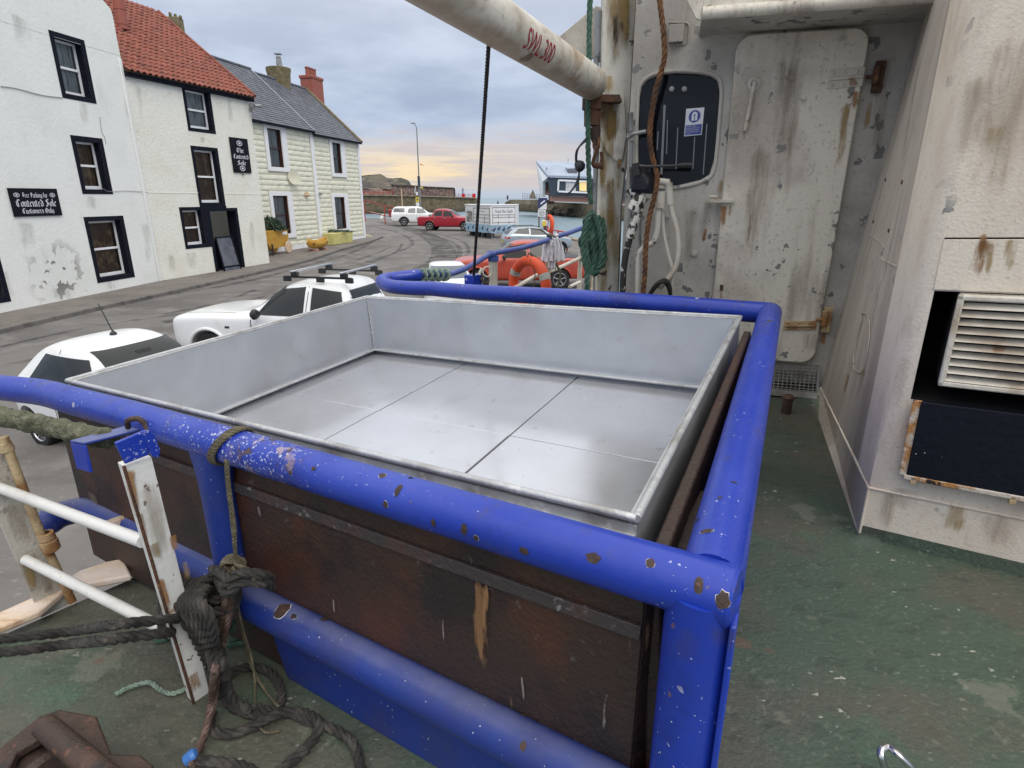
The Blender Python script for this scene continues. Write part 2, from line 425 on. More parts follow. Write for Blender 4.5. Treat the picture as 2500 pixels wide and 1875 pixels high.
M['rock'] = mat('rock', (.105, .090, .075), .9, L=[dict(c=(.045, .042, .040), s=.12, t=(.42, .6)), dict(c=(.17, .145, .11), s=.3, st=(1, 1, 3), t=(.5, .68)), dict(c=(.08, .085, .05), s=.08, t=(.5, .65), a=.6)], bump=9., bs=1.2, bd=6.)
M['pier_stone'] = mat('pier_stone', (.17, .13, .085), .9, L=[dict(c=(.10, .085, .045), s=.5, st=(1, 1, 2.5), t=(.42, .62)), dict(c=(.23, .19, .13), s=1.2, t=(.55, .7)), dict(c=(.045, .045, .03), k='z', s=.6, w=1.2, t=(1.2, -.4), a=.8)], bump=5., bs=1.6)
M['rubble'] = mat('rubble', (.24, .17, .15), .9, L=[dict(c=(.12, .085, .08), s=1.6, t=(.45, .58)), dict(c=(.36, .29, .26), k='v', vs=1.1, w=.35, t=(-.02, .12))], bump=4., bs=1.6)
M['concrete'] = mat('concrete', (.30, .25, .18), .9, L=[dict(c=(.19, .15, .09), s=.8, st=(1, 1, .4), t=(.42, .65)), dict(c=(.06, .055, .04), k='z', s=.5, w=.8, t=(.6, -.5), a=.8)], bump=1.)
M['red_rail'] = mat('red_rail', (.40, .045, .04), .5, L=[dict(c=(.2, .03, .03), s=3., t=(.5, .7))])
M['red_sign'] = mat('red_sign', (.6, .02, .02), .5)
M['pole_grey'] = mat('pole_grey', (.22, .235, .25), .5, .3)
M['grey_metal'] = mat('grey_metal', (.30, .31, .31), .45, .5, L=[dict(c=(.12, .11, .1), s=8., t=(.5, .7))])
M['orange'] = mat('orange_ring', (.75, .085, .022), .5, L=[dict(c=(.62, .06, .02), s=5., t=(.45, .7)), dict(c=(.4, .09, .04), s=18., t=(.6, .8), a=.4)], bump=.3, bs=60)
M['tape'] = mat('grey_tape', (.42, .42, .38), .5, L=[dict(c=(.3, .3, .28), s=20., t=(.5, .7))])
M['sticker_white'] = mat('sticker_white', (.72, .74, .80), .4)
M['sticker_blue'] = mat('sticker_blue', (.05, .075, .30), .4)
M['sign_white'] = mat('sign_white', (.75, .76, .78), .5)
M['sign_navy'] = mat('sign_navy', (.03, .04, .12), .5)
M['sign_yellow'] = mat('sign_yellow', (.75, .60, .05), .5)
M['sign_black'] = mat('sign_black', (.006, .007, .012), .6, L=[dict(c=(.012, .014, .02), s=4., t=(.5, .8))], spec=.15)
M['letter'] = mat('letter_white', (.62, .64, .70), .6)
M['red_letter'] = mat('letter_red', (.36, .015, .03), .5)
M['rope_green'] = mat('rope_green', (.055, .135, .095), .8, L=[dict(c=(.12, .21, .16), s=22., t=(.45, .7)), dict(c=(.02, .045, .035), s=6., t=(.5, .7), a=.7)], bump=1.2, bs=160)
M['rope_pale'] = mat('rope_palegreen', (.28, .38, .31), .8, L=[dict(c=(.14, .2, .16), s=30., t=(.45, .7))], bump=1., bs=160)
M['rope_black'] = mat('rope_black', (.034, .031, .029), .85, L=[dict(c=(.095, .085, .075), s=14., t=(.45, .72)), dict(c=(.13, .12, .11), s=120., t=(.62, .74), a=.5)], bump=.6, bs=200)
M['rope_brown'] = mat('rope_brown', (.15, .065, .028), .8, L=[dict(c=(.24, .12, .05), s=20., t=(.45, .7)), dict(c=(.06, .03, .018), s=5., t=(.5, .7))], bump=1., bs=160)
M['wire'] = mat('wire_rope', (.115, .072, .058), .5, .3, L=[dict(c=(.21, .15, .125), s=24., t=(.45, .7)), dict(c=(.05, .03, .025), s=9., t=(.55, .7))], bump=.25, bs=200)
M['wire_black'] = mat('wire_black', (.020, .016, .014), .7, bump=1., bs=120)
M['twine'] = mat('twine', (.15, .13, .085), .9, L=[dict(c=(.26, .23, .15), s=30., t=(.45, .7))], bump=1.2, bs=200)
def stainm(name, c, sx, sy, lo, hi, amax=.9):
    m = bpy.data.materials.new(name)
    m.use_nodes = True
    t = m.node_tree
    b = t.nodes['Principled BSDF']
    b.inputs['Base Color'].default_value = (*c, 1)
    b.inputs['Roughness'].default_value = .75
    uv = nd(t, 'ShaderNodeTexCoord')
    g = nd(t, 'ShaderNodeNewGeometry')
    mp_ = nd(t, 'ShaderNodeMapping')
    mp_.inputs['Scale'].default_value = (sx, sx, sy)
    t.links.new(g.outputs['Position'], mp_.inputs[0])
    n = nd(t, 'ShaderNodeTexNoise', i_Scale=1., i_Detail=7., i_Roughness=.65)
    t.links.new(mp_.outputs[0], n.inputs['Vector'])
    sp = nd(t, 'ShaderNodeSeparateXYZ')
    t.links.new(uv.outputs['UV'], sp.inputs[0])
    u = sp.outputs[0]
    ed = math_n(t, 'MULTIPLY', math_n(t, 'MULTIPLY', u, math_n(t, 'SUBTRACT', 1., u)), 4.)
    v_ = math_n(t, 'MULTIPLY', maprange(t, sp.outputs[1], 0., .15), maprange(t, sp.outputs[1], 1., .5))
    e2 = math_n(t, 'MULTIPLY', math_n(t, 'POWER', ed, .7), v_)
    f = math_n(t, 'ADD', n.outputs[0], math_n(t, 'MULTIPLY', math_n(t, 'SUBTRACT', e2, 1.), .45))
    f = math_n(t, 'MULTIPLY', maprange(t, f, lo, hi), amax)
    tr = nd(t, 'ShaderNodeBsdfTransparent')
    mx = nd(t, 'ShaderNodeMixShader')
    t.links.new(f, mx.inputs[0])
    t.links.new(tr.outputs[0], mx.inputs[1])
    t.links.new(b.outputs[0], mx.inputs[2])
    t.links.new(mx.outputs[0], t.nodes['Material Output'].inputs[0])
    return m


M['stain_rust'] = stainm('stain_rust', (.33, .165, .06), 26, 5, .27, .56, .8)
M['stain_dark'] = stainm('stain_dark', (.30, .24, .18), 26, 3, .24, .68, .45)
M['stain_mast'] = stainm('stain_mast', (.22, .14, .045), 20, 2.5, .26, .52, .95)
M['stain_damp'] = stainm('stain_damp', (.36, .36, .32), 3.2, .9, .26, .70, .28)
M['stain_ochre'] = stainm('stain_ochre', (.36, .25, .10), 20, 3, .32, .60, .75)
M['stain_wood'] = stainm('stain_wood', (.36, .19, .09), 50, 9, .26, .50, .85)
M['stain_pale'] = stainm('stain_pale', (.34, .30, .27), 60, 9, .42, .56, .7)
M['moss'] = mat('moss_rope', (.13, .135, .085), .95, L=[dict(c=(.22, .21, .15), s=26., t=(.45, .68)), dict(c=(.055, .055, .035), s=9., t=(.5, .7))], bump=3.5, bs=45)
M['cloth'] = mat('white_cloth', (.68, .68, .72), .85, bump=.5, bs=40)
M['black_tape'] = mat('black_tape', (.012, .014, .022), .45, bump=1., bs=30)
M['hose_spot'] = mat('hose_speckled', (.60, .58, .53), .5, L=[dict(c=(.02, .018, .016), s=24., t=(.50, .53))], bump=.5, bs=60)
M['hose_dark'] = mat('hose_dark', (.025, .022, .02), .6, L=[dict(c=(.5, .48, .44), s=22., t=(.57, .60))], bump=.5, bs=60)
M['hose_white'] = mat('hose_white', (.60, .57, .50), .5, L=[dict(c=(.35, .27, .18), s=7., t=(.5, .7), a=.7), dict(c=(.1, .08, .06), s=18., t=(.66, .7))], bump=.3, bs=60)
M['yellow_paint'] = mat('yellow_paint', (.50, .29, .04), .6, L=[dict(c=(.45, .2, .02), s=4., t=(.45, .7))])
M['yellow_paint2'] = mat('yellow_trough', (.58, .54, .22), .8, L=[dict(c=(.5, .44, .12), s=5., t=(.45, .7))], bump=.8, bs=20)
M['soil'] = mat('soil', (.05, .02, .018), .9)
M['leaf'] = mat('leaf', (.035, .065, .035), .6, L=[dict(c=(.09, .12, .09), s=14., t=(.55, .7))])
M['car_white'] = mat('car_white', (.78, .80, .82), .3, coat=.6, L=[dict(c=(.66, .64, .58), s=2.2, t=(.5, .72), a=.5)])
M['car_red'] = mat('car_red', (.36, .012, .03), .3, coat=.6)
M['car_orange'] = mat('car_orange', (.42, .055, .03), .35, coat=.5, L=[dict(c=(.28, .05, .035), s=2., t=(.5, .7), a=.5)])
M['car_silver'] = mat('car_silver', (.36, .42, .47), .3, .4, coat=.6)
M['chrome'] = mat('chrome', (.6, .6, .62), .25, 1.)
M['alloy'] = mat('alloy', (.45, .46, .48), .35, .7)
M['lamp_red'] = mat('lamp_red', (.45, .01, .01), .2)
M['lamp_clear'] = mat('lamp_clear', (.55, .57, .6), .15, .3)
M['pink_stone'] = mat('pink_stone', (.48, .27, .22), .85)
M['clad_dark'] = mat('clad_dark', (.035, .05, .075), .5)
M['roof_blue'] = mat('roof_blue', (.33, .40, .50), .5, L=[dict(c=(.28, .34, .44), s=.3, t=(.4, .6))])
M['seal_blue'] = mat('panel_blue', (.30, .47, .62), .5, L=[dict(c=(.12, .22, .34), s=3.1, t=(.58, .66)), dict(c=(.6, .68, .74), s=2., t=(.55, .7), a=.7)])
M['photo_grey'] = mat('panel_picture', (.22, .22, .21), .5, L=[dict(c=(.55, .55, .53), s=3., t=(.52, .6)), dict(c=(.05, .05, .05), s=4., t=(.56, .65))])
M['slot_grey'] = mat('slot_grey', (.28, .28, .27), .6)
M['lit_room'] = mat('lit_room', (.5, .42, .2), .8)
_e = M['lit_room'].node_tree.nodes['Principled BSDF']
_e.inputs['Emission Color'].default_value = (1, .75, .3, 1)
_e.inputs['Emission Strength'].default_value = .5
M['grating'] = mat('grating', (.30, .30, .28), .6, L=[dict(c=(.16, .15, .13), s=6., t=(.45, .7))])
M['blue_cap'] = mat('blue_cap', (.06, .20, .55), .4)
M['grille'] = mat('grille', (.64, .60, .52), .5, L=[dict(c=(.33, .25, .17), s=4., t=(.45, .7), a=.8), dict(c=(.25, .13, .06), s=9., t=(.62, .72), a=.8)], bump=.4, bs=50)
M['board_black'] = mat('board_black', (.006, .008, .014), .45, spec=.2, L=[dict(c=(.05, .05, .06), s=3.4, st=(1, 1, .5), t=(.60, .74), a=.7), dict(k='v', vs=16., s=9., w=.3, t=(-.12, -.1), c=(.35, .35, .35))], bump=.3, bs=30)
M['flake_edge'] = mat('flake_edge', (.56, .50, .42), .6, L=[dict(c=(.40, .19, .06), s=6., t=(.48, .56)), dict(c=(.02, .015, .015), s=8., t=(.60, .62))], bump=.8, bs=40)


# ------------------------------------------------------------------ mesh helpers
class MB:
    def __init__(s):
        s.v = []
        s.f = []

    def add(s, vs_, fs_):
        o = len(s.v)
        s.v += [V(q) for q in vs_]
        s.f += [tuple(i + o for i in f) for f in fs_]
        return s

    def hexa(s, p):   # 4 bottom, 4 top (same winding)
        return s.add(p, [(3, 2, 1, 0), (4, 5, 6, 7), (0, 1, 5, 4), (1, 2, 6, 5), (2, 3, 7, 6), (3, 0, 4, 7)])

    def obox(s, c, X, Y, Z):  # centre and half-axis vectors
        c, X, Y, Z = V(c), V(X), V(Y), V(Z)
        return s.hexa([c - X - Y - Z, c + X - Y - Z, c + X + Y - Z, c - X + Y - Z, c - X - Y + Z, c + X - Y + Z, c + X + Y + Z, c - X + Y + Z])

    def box(s, c, d):
        return s.obox(c, (d[0] / 2, 0, 0), (0, d[1] / 2, 0), (0, 0, d[2] / 2))

    def prism(s, poly, off):
        n = len(poly)
        off = V(off)
        p = [V(q) for q in poly]
        return s.add(p + [q + off for q in p], [tuple(range(n))[::-1], tuple(range(n, 2 * n))] + [(i, (i + 1) % n, n + (i + 1) % n, n + i) for i in range(n)])

    def beam(s, a, b, w_, h_, up=V((0, 0, 1))):
        a, b = V(a), V(b)
        d = (b - a)
        x = d.cross(up).normalized()
        z = x.cross(d).normalized()
        return s.obox((a + b) / 2, d / 2, x * w_ / 2, z * h_ / 2)

    def tube(s, pts, r, n=16, cap=True, closed=False, round_end=False):
        pts = [V(p) for p in pts]
        m = len(pts)
        rr = r if isinstance(r, (list, tuple)) else [r] * m
        if round_end and not closed:
            d0 = (pts[0] - pts[1]).normalized()
            d1 = (pts[-1] - pts[-2]).normalized()
            q0 = [(pts[0] + d0 * rr[0] * math.sin(a), rr[0] * math.cos(a)) for a in (R(80), R(55), R(28))]
            q1 = [(pts[-1] + d1 * rr[-1] * math.sin(a), rr[-1] * math.cos(a)) for a in (R(28), R(55), R(80))]
            pts = [q[0] for q in q0] + pts + [q[0] for q in q1]
            rr = [q[1] for q in q0] + list(rr) + [q[1] for q in q1]
            m = len(pts)
        tan = []
        for i in range(m):
            if closed:
                d = pts[(i + 1) % m] - pts[i - 1]
            else:
                d = pts[min(i + 1, m - 1)] - pts[max(i - 1, 0)]
            tan.append(d.normalized() if d.length > 1e-9 else V((0, 0, 1)))
        u = tan[0].orthogonal().normalized()
        vs_, fs_ = [], []
        for i in range(m):
            u = (u - tan[i] * u.dot(tan[i]))
            u = u.normalized() if u.length > 1e-6 else tan[i].orthogonal().normalized()
            v = tan[i].cross(u)
            for k in range(n):
                a = 2 * math.pi * k / n
                vs_.append(pts[i] + (u * math.cos(a) + v * math.sin(a)) * rr[i])
        rng = m if closed else m - 1
        for i in range(rng):
            j = (i + 1) % m
            for k in range(n):
                k2 = (k + 1) % n
                fs_.append((i * n + k, i * n + k2, j * n + k2, j * n + k))
        if cap and not closed:
            fs_.append(tuple(range(n))[::-1])
            fs_.append(tuple((m - 1) * n + k for k in range(n)))
        return s.add(vs_, fs_)

    def lathe(s, prof, c, ax, n=24):
        c, ax = V(c), V(ax).normalized()
        u = ax.orthogonal().normalized()
        v = ax.cross(u)
        vs_ = []
        for (r, h) in prof:
            for k in range(n):
                a = 2 * math.pi * k / n
                vs_.append(c + ax * h + (u * math.cos(a) + v * math.sin(a)) * r)
        fs_ = []
        for i in range(len(prof) - 1):
            for k in range(n):
                k2 = (k + 1) % n
                fs_.append((i * n + k, i * n + k2, (i + 1) * n + k2, (i + 1) * n + k))
        return s.add(vs_, fs_)

    def rope(s, pts, r, n=6, strands=3, pitch=None, phase=0):
        pts = resample([V(p) for p in pts], (pitch or r * 7) / 9)
        pitch = pitch or r * 7
        L = 0
        m = len(pts)
        fr = []
        u = None
        for i in range(m):
            d = (pts[min(i + 1, m - 1)] - pts[max(i - 1, 0)]).normalized()
            if u is None:
                u = d.orthogonal().normalized()
            u = (u - d * u.dot(d)).normalized()
            if i:
                L += (pts[i] - pts[i - 1]).length
            fr.append((pts[i], u.copy(), d.cross(u), L))
        for k in range(strands):
            q = []
            for (p, a, b, l) in fr:
                t_ = 2 * math.pi * (l / pitch + k / strands) + phase
                q.append(p + (a * math.cos(t_) + b * math.sin(t_)) * r * .52)
            s.tube(q, r * .56, n=n)
        return s

    def build(s, name, m, parent=None, bevel=0, smooth=True, world=True, ang=35, seg=2):
        me = bpy.data.meshes.new(name)
        off = V((0, 0, 0))
        if parent is not None and world:
            off = wloc(parent)
        me.from_pydata([tuple(q - off) for q in s.v], [], s.f)
        me.update()
        if smooth:
            for p in me.polygons:
                p.use_smooth = True
            me.set_sharp_from_angle(angle=R(ang))
        me.materials.append(M[m] if isinstance(m, str) else m)
        o = bpy.data.objects.new(name, me)
        col.objects.link(o)
        if parent is not None:
            o.parent = parent
        if bevel:
            b = o.modifiers.new('bevel', 'BEVEL')
            b.width = bevel
            b.segments = seg
            b.limit_method = 'ANGLE'
            b.angle_limit = R(40)
        return o


def stain(a, b, w_, n_, m, parent, name='stain'):
    a, b, n_ = V(a), V(b), V(n_).normalized()
    d = b - a
    x = d.cross(n_).normalized() * w_ / 2
    me = bpy.data.meshes.new(name)
    off = wloc(parent)
    vs__ = [a - x, a + x, b + x, b - x]
    me.from_pydata([tuple(q + n_ * .003 - off) for q in vs__], [], [(0, 1, 2, 3)])
    uvl = me.uv_layers.new(name='UVMap')
    for i, c in enumerate(((0, 0), (1, 0), (1, 1), (0, 1))):
        uvl.data[i].uv = c
    me.materials.append(M[m])
    o = bpy.data.objects.new(name, me)
    col.objects.link(o)
    o.parent = parent
    return o


def wloc(o):
    l = V((0, 0, 0))
    while o is not None:
        l = l + o.location
        o = o.parent
    return l


def resample(pts, step):
    out_ = [pts[0]]
    acc = 0
    for a, b in zip(pts, pts[1:]):
        d = (b - a).length
        if d < 1e-9:
            continue
        k = max(1, int(round(d / step)))
        for i in range(1, k + 1):
            out_.append(a + (b - a) * i / k)
    return out_


def cr(pts, k=6, closed=False):
    pts = [V(p) for p in pts]
    n = len(pts)
    o = []
    rng = n if closed else n - 1
    for i in range(rng):
        if closed:
            p0, p1, p2, p3 = pts[i - 1], pts[i], pts[(i + 1) % n], pts[(i + 2) % n]
        else:
            p0, p1, p2, p3 = pts[max(i - 1, 0)], pts[i], pts[i + 1], pts[min(i + 2, n - 1)]
        for j in range(k):
            t_ = j / k
            o.append(.5 * ((2 * p1) + (p2 - p0) * t_ + (2 * p0 - 5 * p1 + 4 * p2 - p3) * t_ * t_ + (3 * p1 - p0 - 3 * p2 + p3) * t_ ** 3))
    if not closed:
        o.append(pts[-1])
    return o


def fillet(pts, r, k=6):
    pts = [V(p) for p in pts]
    o = [pts[0]]
    for i in range(1, len(pts) - 1):
        a, b, c = pts[i - 1], pts[i], pts[i + 1]
        d1, d2 = (a - b), (c - b)
        rr = min(r, d1.length * .45, d2.length * .45)
        p, q = b + d1.normalized() * rr, b + d2.normalized() * rr
        for j in range(k + 1):
            t_ = j / k
            o.append(p * (1 - t_) ** 2 + b * 2 * t_ * (1 - t_) + q * t_ * t_)
    o.append(pts[-1])
    return o


def tag(o, label=None, cat=None, group=None, kind=None):
    if label:
        o['label'] = label
    if cat:
        o['category'] = cat
    if group:
        o['group'] = group
    if kind:
        o['kind'] = kind
    return o


def thing(name, loc, label, cat, group=None, rz=0):
    o = bpy.data.objects.new(name, None)
    o.empty_display_size = .1
    col.objects.link(o)
    o.location = V(loc)
    o.rotation_euler = (0, 0, rz)
    return tag(o, label, cat, group)


def text_polys(s, size=1., shear=0., space=1.):
    cu = bpy.data.curves.new('lettering', 'FONT')
    cu.body = s
    cu.size = size
    cu.shear = shear
    cu.space_character = space
    cu.resolution_u = 3
    ob = bpy.data.objects.new('lettering', cu)
    col.objects.link(ob)
    dg = bpy.context.evaluated_depsgraph_get()
    me = bpy.data.meshes.new_from_object(ob.evaluated_get(dg))
    vs_ = [q.co.copy() for q in me.vertices]
    fs_ = [tuple(p.vertices) for p in me.polygons]
    bpy.data.objects.remove(ob)
    bpy.data.curves.remove(cu)
    bpy.data.meshes.remove(me)
    xs = [q.x for q in vs_] or [0]
    ys = [q.y for q in vs_] or [0]
    return vs_, fs_, (min(xs), min(ys), max(xs), max(ys))


def text_on(s, O, X, Y, N, m, parent, width=None, height=None, name='lettering', shear=0, lift=.003):
    vs_, fs_, bb = text_polys(s, 1, shear)
    sx = width / (bb[2] - bb[0])
    sy = height / (bb[3] - bb[1]) if height else sx
    mb = MB()
    mb.add([O + X * ((q.x - bb[0]) * sx) + Y * ((q.y - bb[1]) * sy) + N * lift for q in vs_], fs_)
    return mb.build(name, m, parent, smooth=False)


# broad-nib blackletter
def _st(x, top=4.):
    return [(x - .45, top), (x, top - .5), (x, .5), (x + .45, .05)]


GL = {
    'i': (1.3, [_st(.5), [(.3, 5.2), (.7, 5.5)]]), 'n': (2.7, [_st(.5), [(.5, 3.4), (1.6, 4.1), (2, 3.6), (2, .5), (2.4, .05)]]),
    'm': (4.0, [_st(.5), [(.5, 3.4), (1.5, 4.1), (1.9, 3.6), (1.9, .4)], [(1.9, 3.4), (2.9, 4.1), (3.3, 3.6), (3.3, .5), (3.7, .05)]]),
    't': (1.8, [[(.6, 5.2), (.6, .6), (1.1, .05), (1.6, .5)], [(0, 4), (1.5, 4)]]), 'e': (2.3, [[(1.8, .7), (1.2, .05), (.5, .6), (.5, 3.4), (1.2, 4.1), (1.8, 3.4), (.6, 2.0)]]),
    'o': (2.5, [[(.5, .6), (.5, 3.4), (1.3, 4.1), (2, 3.4), (2, .6), (1.3, 0), (.5, .6)]]), 'd': (2.5, [[(.3, 5.9), (1.9, 3.8), (2, .6), (1.3, 0), (.5, .6), (.5, 3.2), (1.2, 4)]]),
    'h': (2.7, [[(.2, 6.3), (.5, 5.9), (.5, .5), (.9, .05)], [(.5, 3.4), (1.6, 4.1), (2, 3.6), (2, .2), (1.6, -.8)]]), 'l': (1.3, [[(.2, 6.3), (.5, 5.9), (.5, .5), (.9, .05)]]),
    'r': (2.0, [_st(.5), [(.5, 3.3), (1.2, 4.1), (1.7, 3.7)]]), 'a': (2.6, [[(.5, 3.7), (1.2, 4.1), (1.9, 3.5), (1.9, .5), (2.3, .05)], [(1.9, 2.2), (.6, 1.8), (.5, .6), (1.0, 0), (1.9, .7)]]),
    'k': (2.4, [[(.2, 6.3), (.5, 5.9), (.5, .5), (.9, .05)], [(.5, 2.4), (1.7, 4), (1.2, 2.6), (2.1, .1)]]), 'g': (2.5, [[(2, 4), (2, -.8), (1.2, -1.6), (.4, -1)], [(2, .6), (1.2, 0), (.5, .6), (.5, 3.4), (1.2, 4.1), (2, 3.6)]]),
    'f': (1.8, [[(1.6, 5.9), (1, 6.3), (.6, 5.6), (.6, 0)], [(0, 4), (1.5, 4)]]), 'u': (2.7, [_st(.5), [(2, 4), (2, .5), (2.4, .05)], [(.6, .3), (1.2, 0), (2, .8)]]),
    's': (2.1, [[(1.7, 3.5), (1.1, 4.1), (.5, 3.3), (1.7, 1.3), (1.7, .6), (1.0, 0), (.3, .5)]]), 'y': (2.5, [_st(.5), [(2, 4), (2, .2), (.9, -1.6)], [(.6, .3), (1.2, 0), (2, .8)]]),
    'T': (3.6, [[(.2, 5.2), (.9, 6), (3.3, 5.7)], [(.9, 5.6), (.5, 3), (.6, 1.2), (1.5, 0), (2.9, .8)], [(1.9, 5.6), (1.9, 1)]]),
    'C': (3.6, [[(3.2, 5.3), (1.8, 6.1), (.5, 4.6), (.5, 1.5), (1.7, 0), (3.1, 1)], [(1.6, 5.7), (1.6, .6)]]), 'S': (3.4, [[(3, 5.4), (1.7, 6.2), (.5, 5), (2.8, 2.4), (2.7, 1), (1.5, 0), (.2, .8)], [(1.6, 5.5), (1.6, .8)]]),
    'F': (3.2, [[(.1, 5.4), (.9, 6.1), (3, 5.8)], [(1, 5.8), (1, 1), (.2, 0)], [(1, 3.3), (2.5, 3.4)], [(1.7, 5.7), (1.7, 1)]]), 'P': (3.3, [[(1, 5.8), (1, 0), (.2, -.6)], [(.1, 5.2), (1.2, 6.1), (2.8, 5), (2.7, 2.8), (1.2, 2.2)], [(1.7, 5.6), (1.7, 2)]]),
    'O': (3.6, [[(1.8, 6.1), (.5, 4.6), (.5, 1.4), (1.8, 0), (3, 1.4), (3, 4.6), (1.8, 6.1)], [(1.6, 5.4), (1.6, .8)]]), ' ': (1.6, [])}


def black_text(mb, s, put, wtarget, htarget, cx_, cz_):
    W_ = sum(GL[c][0] for c in s)
    sx = wtarget / W_
    sz = htarget / 6.2
    x = -W_ / 2
    nb = (.33, .30)
    for c in s:
        a, pls = GL[c]
        for p in pls:
            for (x0, y0), (x1, y1) in zip(p, p[1:]):
                q = [(x0 - nb[0], y0 + nb[1] * -1), (x0 + nb[0], y0 + nb[1]), (x1 + nb[0], y1 + nb[1]), (x1 - nb[0], y1 - nb[1])]
                ar = sum(q[i][0] * q[(i + 1) % 4][1] - q[(i + 1) % 4][0] * q[i][1] for i in range(4))
                if ar < 0:
                    q = q[::-1]
                mb.add([put(cx_ + (x + u) * sx, cz_ + (v_ - 3.1) * sz, random.random() * .0006) for u, v_ in q], [(0, 1, 2, 3)])
        x += a


# ================================================================== SETTING
# water and sea
WZ = -1.0
mb = MB()
mb.add([(-4000, -60, WZ), (4000, -60, WZ), (4000, 7000, WZ), (-4000, 7000, WZ)], [(0, 1, 2, 3)])
tag(mb.build('sea', 'water', smooth=False), 'calm grey blue harbour water running out to the open sea', kind='structure')

# street sheet with a quay edge
qe = [(-60, -30), (-4.4, -30), (-3.6, -4), (-2.75, 2.0)]
qe += [(-1.3, 6.0), (1.0, 12), (3.1, 20), (4.6, 30)]
e2_ = gp(G_(2100, 1040))
e3_ = gp(G_(1700, 905))
quay_edge = [V((x, y, 0)) for x, y in qe[3:]] + [V((6.2, 37, 0)), V((4.2, 47, 0)), V((1.0, 60, 0)), V((-4, 74, 0)), V((-14, 84, 0)), V((-30, 92, 0))]
pts = [V((x, y, 0)) for x, y in qe[:3]] + quay_edge + [V((-90, 100, 0)), V((-90, -30, 0))]
bm = bmesh.new()
vv = [bm.verts.new((p.x, p.y, 0)) for p in pts]
bm.faces.new(vv)
for yy in [8 + 4 * i for i in range(14)]:
    bmesh.ops.bisect_plane(bm, geom=bm.verts[:] + bm.edges[:] + bm.faces[:], plane_co=(0, yy, 0), plane_no=(0, 1, 0))
for q in bm.verts:
    q.co.z = zg(q.co.y)
me = bpy.data.meshes.new('street')
bm.to_mesh(me)
bm.free()
me.materials.append(M['asphalt'])
street = bpy.data.objects.new('street', me)
col.objects.link(street)
tag(street, 'worn grey asphalt street with tyre marks curving past the houses', kind='structure')
# quay wall below the street edge
mb = MB()
qq = [V((x, y, 0)) for x, y in qe[1:3]] + quay_edge
for a, b in zip(qq, qq[1:]):
    d = (b - a).normalized()
    n_ = V((d.y, -d.x, 0)) * .02
    mb.add([(a.x + n_.x, a.y + n_.y, -3), (b.x + n_.x, b.y + n_.y, -3), (b.x + n_.x, b.y + n_.y, zg(b.y) - .002), (a.x + n_.x, a.y + n_.y, zg(a.y) - .002)], [(0, 1, 2, 3)])
tag(mb.build('quay_wall', 'concrete', smooth=False), 'weathered harbour wall under the edge of the street', kind='structure')
mb = MB()
for a, b in zip(qq, qq[1:]):
    d = (b - a)
    L_ = d.length
    d.normalize()
    n_ = V((-d.y, d.x, 0)) * .22
    a2, b2 = a + n_ + V((0, 0, zg(a.y) + .05)), b + n_ + V((0, 0, zg(b.y) + .05))
    k_ = max(1, int(L_ / 1.4))
    for i in range(k_):
        p0, p1 = a2.lerp(b2, (i + .01) / k_), a2.lerp(b2, (i + .99) / k_)
        if 0 < p0.y < 70:
            mb.beam(p0, p1, .42, .14)
tag(mb.build('quay_coping', 'concrete', bevel=.02, smooth=False), 'pale stone coping along the quay edge', kind='structure')


def strip(name, pts_px, w0, m, lift=.006, parent=None, k=10):
    P = cr([gp(p) for p in pts_px], k)
    mb = MB()
    L_, Rr = [], []
    for i, p in enumerate(P):
        d = (P[min(i + 1, len(P) - 1)] - P[max(i - 1, 0)]).normalized()
        n_ = V((-d.y, d.x, 0)) * (w0 / 2)
        a, b = p + n_, p - n_
        a.z = zg(a.y) + lift
        b.z = zg(b.y) + lift
        L_.append(a)
        Rr.append(b)
    n = len(P)
    mb.add(L_ + Rr, [(i, i + 1, n + i + 1, n + i) for i in range(n - 1)])
    o = mb.build(name, m, parent, smooth=False)
    for p_ in o.data.polygons:
        if p_.normal.z < 0:
            o.data.flip_normals()
            break
    return o


